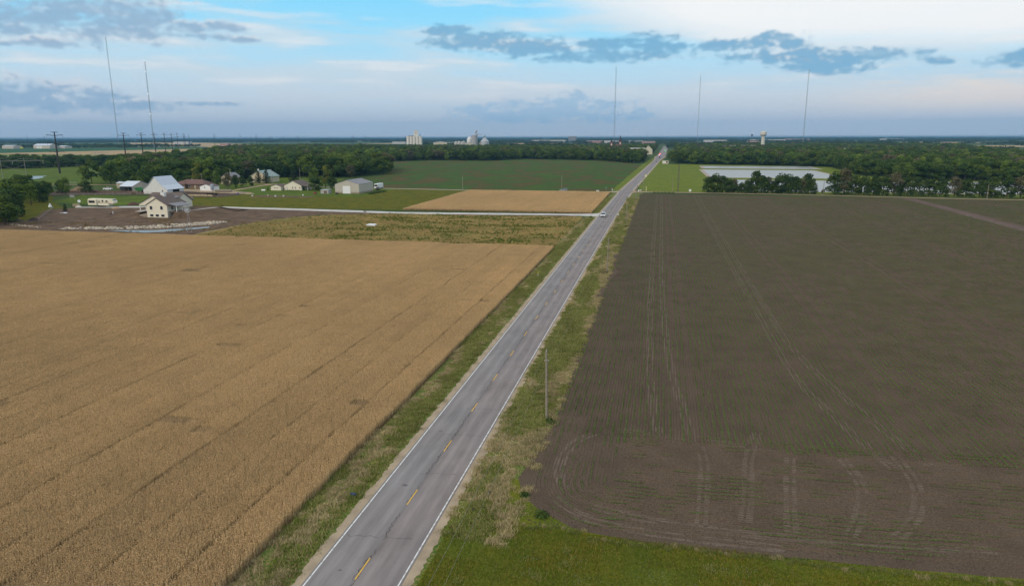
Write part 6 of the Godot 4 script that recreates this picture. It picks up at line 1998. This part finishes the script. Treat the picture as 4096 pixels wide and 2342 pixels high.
	# ---- farm things
	t = thing("camper_trailer", "long cream fifth-wheel camper parked beside the drive", "camper", Vector3(-280.5, 0, -310.5))
	var cc := weathered("camper_cream", 0.70, 0.65, 0.50, 0.5, 4.0, 0.05)
	mb = MB.new()
	mb.prism(PackedVector2Array([Vector2(-7.2, 0.9), Vector2(4.6, 0.9), Vector2(4.6, 1.9), Vector2(7.4, 2.0), Vector2(7.8, 2.7), Vector2(6.9, 4.1), Vector2(-7.2, 4.3)]), -1.4, 1.4)
	part("body", mb, cc, t)
	mb = MB.new()
	mb.box(Vector3(-4.5, 2.55, 1.75), Vector3(5.0, 2.7, 0.8))
	part("slide_out", mb, cc, t)
	opening(t, "rear_window", Vector3(-4.6, 2.8, 2.16), 3.6, 1.2, false, glass_dark(), cc)
	for q in [[1.2, 3.2, 0.9, 1.0], [3.6, 3.1, 1.2, 0.7], [-0.8, 2.9, 0.7, 0.8]]: opening(t, "window", Vector3(q[0], q[1], 1.42), q[2], q[3], false, glass_dark(), cc)
	mb = MB.new()
	mb.bar(Vector3(6.95, 3.95, 0), Vector3(7.65, 2.75, 0), 2.3, 0.14)
	part("nose_window", mb, plain("tinted_nose", 0.10, 0.16, 0.2, 0.12), t)
	mb = MB.new()
	mb.bar(Vector3(-1.5, 2.3, 1.42), Vector3(6.0, 2.05, 1.42), 0.05, 0.12)
	mb.bar(Vector3(0.5, 2.65, 1.42), Vector3(5.0, 2.45, 1.42), 0.05, 0.07)
	part("stripe", mb, plain("stripe_brown", 0.16, 0.13, 0.10), t)
	for x in [-1.9, -0.8, 0.3]:
		for s in [-1, 1]:
			mb = MB.new()
			mb.tube(Vector3(x, 0.42, s * 1.0), Vector3(x, 0.42, s * 1.3), 0.42, 0.42, 10)
			part("wheel", mb, plain("tyre", 0.015, 0.015, 0.015), t)
	mb = MB.new()
	for s in [-1, 1]: mb.box(Vector3(5.4, 0.95, s * 0.8), Vector3(0.14, 1.9, 0.14))
	part("landing_legs", mb, plain("sign_steel", 0.3, 0.3, 0.3), t)
	car("pickup_truck", "old white pickup parked under trees left of the open shed", "truck", Vector3(-368.5, 0.02, -414), 0.1, white_paint, Vector3(5.8, 2.0, 2.1), "pickup")
	car("pickup_truck", "dark red pickup parked behind the metal building", "truck", Vector3(-186.2, 0.02, -446.5), -1.2, plain("car_maroon", 0.06, 0.018, 0.02, 0.3), Vector3(5.8, 2.0, 2.1), "pickup")
	t = thing("motor_coach", "white and blue motorhome parked behind the metal building", "coach", Vector3(-191, 0, -455))
	mb = MB.new()
	mb.prism(PackedVector2Array([Vector2(-1.25, 0.5), Vector2(1.25, 0.5), Vector2(1.25, 3.3), Vector2(1.1, 3.5), Vector2(-1.1, 3.5), Vector2(-1.25, 3.3)]), -10, 0)
	part("body", mb, white_paint, t)
	mb = MB.new()
	mb.box(Vector3(0, 2.35, 0.03), Vector3(2.2, 1.2, 0.1))
	part("windscreen", mb, glass_dark(), t)
	for z in [-2, -8]:
		mb = MB.new()
		mb.tube(Vector3(-1.3, 0.5, z), Vector3(1.3, 0.5, z), 0.5, 0.5, 10)
		part("axle_wheels", mb, plain("tyre", 0.015, 0.015, 0.015), t)
	t = thing("grain_cart", "green harvester header cart parked between shed and barn", "implement", Vector3(-328.5, 0, -396))
	mb = MB.new()
	mb.prism(PackedVector2Array([Vector2(-3.4, 2.9), Vector2(-2.6, 2.4), Vector2(-1.9, 1.3), Vector2(2.2, 1.3), Vector2(3.0, 2.9), Vector2(2.2, 3.5), Vector2(-1.2, 3.5)]), -1.4, 1.4)
	part("hopper", mb, plain("implement_green", 0.03, 0.15, 0.04, 0.4), t)
	for s in [-1, 1]:
		mb = MB.new()
		mb.tube(Vector3(0.3, 0.75, s * 1.1), Vector3(0.3, 0.75, s * 1.5), 0.75, 0.75, 12)
		part("wheel", mb, plain("tyre", 0.015, 0.015, 0.015), t)
	t = thing("tractor", "green tractor standing inside the open machine shed", "tractor", Vector3(-344.3, 0, -407.6))
	mb = MB.new()
	mb.box(Vector3(0.7, 1.3, 0), Vector3(2.2, 0.9, 0.9))
	part("hood", mb, plain("implement_green", 0.03, 0.15, 0.04, 0.4), t)
	mb = MB.new()
	mb.box(Vector3(-0.9, 2.0, 0), Vector3(1.3, 1.7, 1.3))
	part("cab", mb, glass_dark(), t)
	for q in [[-0.9, 0.85, 0.85], [1.4, 0.5, 0.5]]:
		for s in [-1, 1]:
			mb = MB.new()
			mb.tube(Vector3(q[0], q[1], s * 0.7), Vector3(q[0], q[1], s * 1.05), q[2], q[2], 12)
			part("wheel", mb, plain("tyre", 0.015, 0.015, 0.015), t)
	# windmill
	t = thing("windmill", "small grey farm windmill standing by the pond", "windmill", Vector3(-173.2, 0, -232.2), 0.55)
	var ms := plain("windmill_steel", 0.30, 0.29, 0.28, 0.6)
	for c in [[-1, -1], [1, -1], [1, 1], [-1, 1]]:
		mb = MB.new()
		mb.tube(Vector3(c[0] * 0.75, -0.1, c[1] * 0.75), Vector3(c[0] * 0.08, 8.2, c[1] * 0.08), 0.05, 0.035, 5)
		part("leg", mb, ms, t)
	mb = MB.new()
	for i in 6:
		var s := lerpf(0.75, 0.1, i / 6.5)
		var y := i * 1.3
		for c in [[[-1, 1], [1, 1]], [[1, 1], [1, -1]], [[1, -1], [-1, -1]], [[-1, -1], [-1, 1]]]:
			mb.tube(Vector3(c[0][0] * s, y, c[0][1] * s), Vector3(c[1][0] * s, y, c[1][1] * s), 0.03, 0.03, 4, false)
	part("girts", mb, ms, t)
	for i in 16:
		mb = MB.new()
		var a := TAU * i / 16
		var u := Vector3(cos(a), sin(a), 0)
		var w := Vector3(-sin(a), cos(a), 0)
		var o := Vector3(0, 8.5, 0.45)
		mb.quad(o + u * 0.35 - w * 0.05, o + u * 1.15 - w * 0.15, o + u * 1.15 + w * 0.15 + Vector3(0, 0, 0.1), o + u * 0.35 + w * 0.05 + Vector3(0, 0, 0.03))
		part("blade", mb, plain("blade_steel", 0.42, 0.42, 0.42, 0.5), t)
	mb = MB.new()
	mb.blob(Vector3(0, 8.5, 0.3), Vector3(0.28, 0.3, 0.4))
	part("hub", mb, plain("hub_white", 0.7, 0.7, 0.68), t)
	mb = MB.new()
	mb.bar(Vector3(0, 8.5, 0), Vector3(0, 8.5, -1.4), 0.05, 0.05)
	mb.box(Vector3(0, 8.55, -1.7), Vector3(0.04, 0.8, 1.1))
	part("tail_vane", mb, plain("blade_steel", 0.42, 0.42, 0.42, 0.5), t)
	# bales
	var hay := weathered("hay_grey", 0.32, 0.28, 0.21, 0.95, 0.8, 0.25)
	var hay2 := weathered("hay_tan", 0.42, 0.33, 0.21, 0.95, 0.8, 0.25)
	for i in 6: bale("%s grey round bale from the left behind the new cream house" % nth(i + 1), Vector3(-269.3 + i * 1.5, 0, -356), 0, "bales in the row behind the cream house", hay)
	for i in 14: bale("%s tan round bale from the left along the cattle yard" % nth(i + 1), Vector3(-281.5 + i * 1.6, 0, -372.6), 0 if i % 3 else 0.3, "bales in the row along the cattle yard", hay2)
	for i in 7: bale("%s pale round bale from the feed bin in the row beside it" % nth(i + 1), Vector3(-284.4 + i * 1.6, 0, -412.2 - i * 0.15), 0.1, "bales in the row beside the feed bin", hay)
	for r in 3:
		for i in 4: bale("%s brownish round bale in the %s row behind the garage" % [nth(i + 1), nth(r + 1)], Vector3(-268.0 + r * 5.6 + i * 1.5, 0, -455 - r * 3.0), 0.3, "bales in the rows behind the garage", hay)
	for q in [[-272, -385, 0.2], [-270.2, -386.4, 2.8], [-269, -385.2, 0.4], [-267.6, -387, 3.0], [-271.2, -387.4, 0.1], [-266.4, -385.8, 2.6]]: cow("black cow in the small herd in the cattle yard", Vector3(q[0], 0, q[1]), q[2])
	var timber := weathered("fence_timber", 0.34, 0.31, 0.27, 0.9, 1.5, 0.2)
	fence("grey rail fence on the right side of the cattle yard", Vector3(-257.3, 0, -373), Vector3(-255.5, 0, -399), 3.6, 1.4, timber)
	fence("grey rail fence along the front of the cattle yard, right of the bales", Vector3(-283.5, 0, -374.5), Vector3(-300, 0, -387.5), 3.0, 1.3, timber)
	fence("grey rail fence in front of the white barn", Vector3(-300, 0, -387.6), Vector3(-322, 0, -384.5), 2.4, 1.5, timber)
	fence("long weathered rail fence left of the barn", Vector3(-323, 0, -381), Vector3(-372, 0, -368), 3.5, 1.3, timber)
	fence("rail fence behind the pens left of the barn", Vector3(-325, 0, -393), Vector3(-378, 0, -392), 3.5, 1.4, weathered("red_rail", 0.30, 0.18, 0.14, 0.9, 2.0, 0.2))
	fence("low wire fence line running down the left side of the bare yard", Vector3(-300.5, 0, -300), Vector3(-263, 0, -254), 4.0, 1.0, timber, 1)
	t = thing("propane_tank", "white propane tank lying on the lawn left of the garage", "tank", Vector3(-255.2, 0, -420))
	mb = MB.new()
	mb.tube(Vector3(-1.1, 0.85, 0), Vector3(1.1, 0.85, 0), 0.55, 0.55, 12, false)
	for s in [-1, 1]: mb.blob(Vector3(s * 1.1, 0.85, 0), Vector3(0.42, 0.55, 0.55), 12, 6)
	part("tank", mb, signwhite, t)
	mb = MB.new()
	for s in [-1, 1]: mb.box(Vector3(s * 0.8, 0.16, 0), Vector3(0.2, 0.34, 0.8))
	part("feet", mb, plain("sign_steel", 0.3, 0.3, 0.3, 0.6), t)
	pile("dirt_pile", "dark red-brown heap of soil behind the camper", -273, -323, 3.4, 1.7, plain("pile_brown", 0.085, 0.042, 0.03))
	pile("sand_pile", "small tan heap of sand beside the drive", -268.5, -305.5, 2.2, 0.9, plain("pile_sand", 0.34, 0.23, 0.13))
	pile("brush_pile", "dark brown brush heap at the left corner of the bare yard", -268.5, -248.5, 2.6, 1.3, plain("pile_brush", 0.06, 0.042, 0.034))
	pile("brush_pile", "second dark brush heap, beside the wire fence end", -265.5, -254, 2.0, 1.3, plain("pile_brush", 0.06, 0.042, 0.034))
	pile("manure_pile", "tan heap of earth behind the pens at the far left of the yard", -386, -408, 5.0, 2.4, plain("pile_tan", 0.20, 0.13, 0.07))
	pile("rubble_pile", "pale rubble and boards heaped left of the camper", -291.5, -306.5, 1.8, 1.1, plain("pile_pale", 0.46, 0.42, 0.36))
	for q in [[-241, -384, "white"], [-226, -384.5, "white"], [-221.5, -386, "white"], [-233, -388, "tan"], [-213, -394, "white"]]:
		t = thing("garden_tub", "small %s tub lying in the garden plot before the cream house" % q[2], "tub", Vector3(q[0], 0, q[1]), 0, "tubs in the garden plot")
		mb = MB.new()
		mb.lathe(Vector3.ZERO, [[0.4, 0], [0.55, 0.7], [0.5, 0.72], [0.0, 0.5]], 10)
		part("bowl", mb, signwhite if q[2] == "white" else plain("tub_tan", 0.5, 0.4, 0.28), t)
	t = thing("water_trough", "round blue tub in the corner of the cattle yard", "trough", Vector3(-258.6, 0, -396))
	mb = MB.new()
	mb.lathe(Vector3.ZERO, [[0.8, 0], [0.85, 0.8], [0.75, 0.8], [0.7, 0.3], [0, 0.3]], 12)
	part("tub", mb, plain("tub_blue", 0.04, 0.08, 0.25, 0.5), t)
	sheet("garden_plot", pts([-242, -380, -203, -381, -204, -390, -240, -392]), 0.010, mats.bare_earth, 3.0, 1.0)
	# clutter of the yards
	t = thing("well_cap", "white well cap on a green mound at the end of the wire fence", "well", Vector3(-307.4, 0, -305))
	mb = MB.new()
	mb.lathe(Vector3.ZERO, [[0.9, 0], [0.8, 0.6], [0.45, 1.0], [0.4, 1.7], [0.0, 1.9]], 10)
	part("dome", mb, signwhite, t)
	t = thing("vent_pipe", "white vent pipe with a black base alone in the bare yard", "pipe", Vector3(-248.8, 0, -280.4))
	mb = MB.new()
	mb.tube(Vector3(0.3, 0, 0), Vector3(0.3, 1.5, 0), 0.16, 0.16, 8)
	part("riser", mb, signwhite, t)
	mb = MB.new()
	mb.lathe(Vector3(-0.5, 0, 0), [[0.75, 0], [0.7, 0.45], [0, 0.5]], 10)
	part("tank_lid", mb, plain("black_plastic", 0.02, 0.02, 0.022, 0.5), t)
	t = thing("plastic_sheet", "white plastic sheet lying on the bare earth near the spruce", "sheet", Vector3(-276.7, 0, -281.4))
	mb = MB.new()
	mb.prism(PackedVector2Array([Vector2(-1.6, 0), Vector2(1.7, 0), Vector2(1.2, 0.18), Vector2(0.2, 0.3), Vector2(-0.9, 0.16)]), -0.9, 0.9)
	part("folds", mb, plain("sheet_white", 0.66, 0.68, 0.74), t)
	t = thing("satellite_dish", "round white dish on a post left of the camper", "dish", Vector3(-298, 0, -314))
	mb = MB.new()
	mb.tube(Vector3(0, 0, 0), Vector3(0, 2.2, 0), 0.06, 0.06, 6)
	part("post", mb, plain("sign_steel", 0.3, 0.3, 0.3, 0.6), t)
	mb = MB.new()
	mb.tube(Vector3(0, 2.3, 0), Vector3(0.15, 2.4, 0.18), 0.35, 0.75, 12)
	part("dish", mb, signwhite, t)
	t = thing("lumber_stack", "tan stack of boards left of the camper", "lumber", Vector3(-296.5, 0, -310), 0.4)
	for i in 5:
		mb = MB.new()
		mb.box(Vector3(0.1 * (i % 2), 0.16 + i * 0.26, 0), Vector3(2.8, 0.2, 1.2))
		part("board_layer", mb, weathered("lumber", 0.48, 0.38, 0.25, 0.9, 1.0, 0.2), t)
	t = thing("cattle_panel", "grey sheet-metal panel shelter in the paddock behind the camper", "shelter", Vector3(-332.4, 0, -345.6))
	mb = MB.new()
	mb.prism(PackedVector2Array([Vector2(-1.6, 1.2), Vector2(1.6, 1.2), Vector2(1.6, 2.6), Vector2(-1.6, 2.6)]), -0.1, 0.0)
	part("panel", mb, weathered("panel_grey", 0.30, 0.30, 0.31, 0.6, 2.0, 0.15), t)
	for x in [-1.5, 1.5]:
		mb = MB.new()
		mb.tube(Vector3(x, 0, -0.05), Vector3(x, 2.7, -0.05), 0.07, 0.07, 6)
		part("post", mb, timber, t)
	for q in [[-361, -394, 0.1, "red flat farm trailer standing beside the pens", 0.22, 0.06, 0.05], [-378.6, -388, 0.3, "dark grey flat trailer at the far left of the farmyard", 0.07, 0.075, 0.08]]:
		t = thing("farm_trailer", q[3], "trailer", Vector3(q[0], 0, q[1]), q[2])
		mb = MB.new()
		mb.box(Vector3(0, 1.0, 0), Vector3(5.0, 0.5, 2.0))
		mb.bar(Vector3(2.5, 0.9, 0), Vector3(4.0, 0.6, 0), 0.12, 0.12)
		part("bed", mb, plain("trailer_paint_%d" % int(q[0]), q[4], q[5], q[6], 0.6), t)
		for s in [-1, 1]:
			mb = MB.new()
			mb.tube(Vector3(-0.4, 0.42, s * 0.85), Vector3(-0.4, 0.42, s * 1.1), 0.42, 0.42, 10)
			part("wheel", mb, plain("tyre", 0.015, 0.015, 0.015), t)
	t = thing("play_frame", "small red wooden play frame left of the flat-roofed shed", "play frame", Vector3(-211.2, 0, -406))
	mb = MB.new()
	mb.box(Vector3(0, 0.7, 0), Vector3(1.6, 1.3, 1.2))
	part("box", mb, plain("play_red", 0.22, 0.07, 0.05), t)
	mb = MB.new()
	mb.box(Vector3(0, 1.45, 0), Vector3(2.0, 0.12, 1.6))
	part("roof", mb, plain("play_brown", 0.10, 0.06, 0.05), t)
	t = thing("ride_on_mower", "dark ride-on mower parked before the metal building", "mower", Vector3(-197.4, 0, -408.4))
	mb = MB.new()
	mb.prism(PackedVector2Array([Vector2(-0.9, 0.3), Vector2(0.9, 0.3), Vector2(0.9, 0.8), Vector2(0.2, 0.9), Vector2(0.0, 0.65), Vector2(-0.4, 0.65), Vector2(-0.7, 1.2), Vector2(-0.9, 1.2)]), -0.4, 0.4)
	part("body", mb, plain("mower_dark", 0.05, 0.035, 0.03, 0.5), t)
	for q in [[-0.6, 0.3], [0.6, 0.22]]:
		for s in [-1, 1]:
			mb = MB.new()
			mb.tube(Vector3(q[0], q[1], s * 0.4), Vector3(q[0], q[1], s * 0.6), q[1], q[1], 10)
			part("wheel", mb, plain("tyre", 0.015, 0.015, 0.015), t)
	t = thing("litter_bag", "crumpled dark blue bag lying on the left verge", "litter", Vector3(-28.7, 0, -59.3))
	mb = MB.new()
	mb.blob(Vector3(0, 0.14, 0), Vector3(0.42, 0.16, 0.2), 9, 5)
	for i in mb.v.size():
		var p := mb.v[i]
		mb.v[i] = p * (1.0 + 0.35 * noise_fine.get_noise_3d(p.x * 40, p.y * 40, p.z * 40))
	part("film", mb, plain("bag_blue", 0.03, 0.05, 0.09, 0.4), t)
	pile("tyre_shred", "dark strip of churned earth in the dry verge by the lawn", -15.5, -62.5, 0.45, 0.25, plain("churned", 0.05, 0.038, 0.03))
	pile("earth_clump", "second dark clump of earth in the verge nearer the road", -16.3, -59.0, 0.4, 0.2, plain("churned", 0.05, 0.038, 0.03))
	# weeds along the pond bank and over the fresh earth
	var wx := []
	var wc := []
	for i in 2600:
		var p := Vector2(rng.randf_range(-262, -168), rng.randf_range(-224, -268))
		var near := absf(p.y + 222.0 + (p.x + 262.0) * 0.40)
		var g := noise_mid.get_noise_2d(p.x * 4.0, p.y * 5.0)
		if g < 0.22: continue
		var k := rng.randf_range(0.7, 1.3)
		wx.append(Transform3D(Basis(Vector3.UP, rng.randf() * TAU) * Basis.from_scale(Vector3(1, 0.6, 1) * rng.randf_range(0.5, 1.1)), Vector3(p.x, 0, p.y)))
		wc.append(Color(k * 1.4, k, k))
	copies("yard_weeds", leaf_ball_mesh(0.5, 40, 0.24, [Color(0.09, 0.12, 0.018), Color(0.13, 0.14, 0.03), Color(0.17, 0.14, 0.06)], 16), tinted("leaf", 0.9, 0.3), wx, wc, null, "scattered green weeds on the bare earth around the pond", "weeds")
	# rock banks of the pond
	var rocks := []
	for k in 4:
		var rb := MB.new()
		rb.blob(Vector3.ZERO, Vector3(0.45, 0.28, 0.36), 6, 4)
		for i in rb.v.size():
			var p := rb.v[i]
			rb.v[i] = p * (1.0 + 0.5 * noise_fine.get_noise_3d(p.x * 24 + k * 50, p.y * 24, p.z * 24))
		rocks.append(rb.mesh())
	var spots := []
	for p in scatter(pts([-229, -229.5, -208, -233, -196, -237, -188, -243, -181, -252.5, -176.5, -258, -178.5, -266, -186, -262, -195, -253, -205, -244, -216, -239, -230, -234]), 0.8):
		if noise_fine.get_noise_2d(p.x * 2.0, p.y * 2.0) < -0.28: continue
		var s := rng.randf_range(0.45, 1.6)
		var c := rng.randf_range(0.5, 1.2)
		spots.append([Vector3(p.x, 0.1, p.y), Color(c, c * 0.96, c * 0.90), Vector3(s, s * rng.randf_range(0.7, 1.3), s)])
	for p in scatter(pts([-262, -241, -240, -234, -240, -231.5, -262, -238]), 1.1): spots.append([Vector3(p.x, 0.05, p.y), Color(0.9, 0.87, 0.8), Vector3.ONE * rng.randf_range(0.4, 0.9)])
	var rm := tinted("limestone", 0.95)
	rm.albedo_color = lin(0.46, 0.41, 0.34)
	lay_tiles("riprap", rocks, spots, rm, "bank of pale limestone boulders along the pond", "rocks")

func _ready() -> void:
	rng.seed = 7
	noise_big = noise(0.002, 3, 31)
	noise_mid = noise(0.012, 4, 32)
	noise_fine = noise(0.07, 3, 33)
	light_and_camera()
	ground_and_roads()
	print("ground ", Time.get_ticks_msec())
	wheat()
	print("wheat ", Time.get_ticks_msec())
	verges()
	seedlings()
	weedy_growth()
	print("crops ", Time.get_ticks_msec())
	woods()
	print("woods ", Time.get_ticks_msec())
	buildings()
	print("buildings ", Time.get_ticks_msec())
	things()
	print("things ", Time.get_ticks_msec())
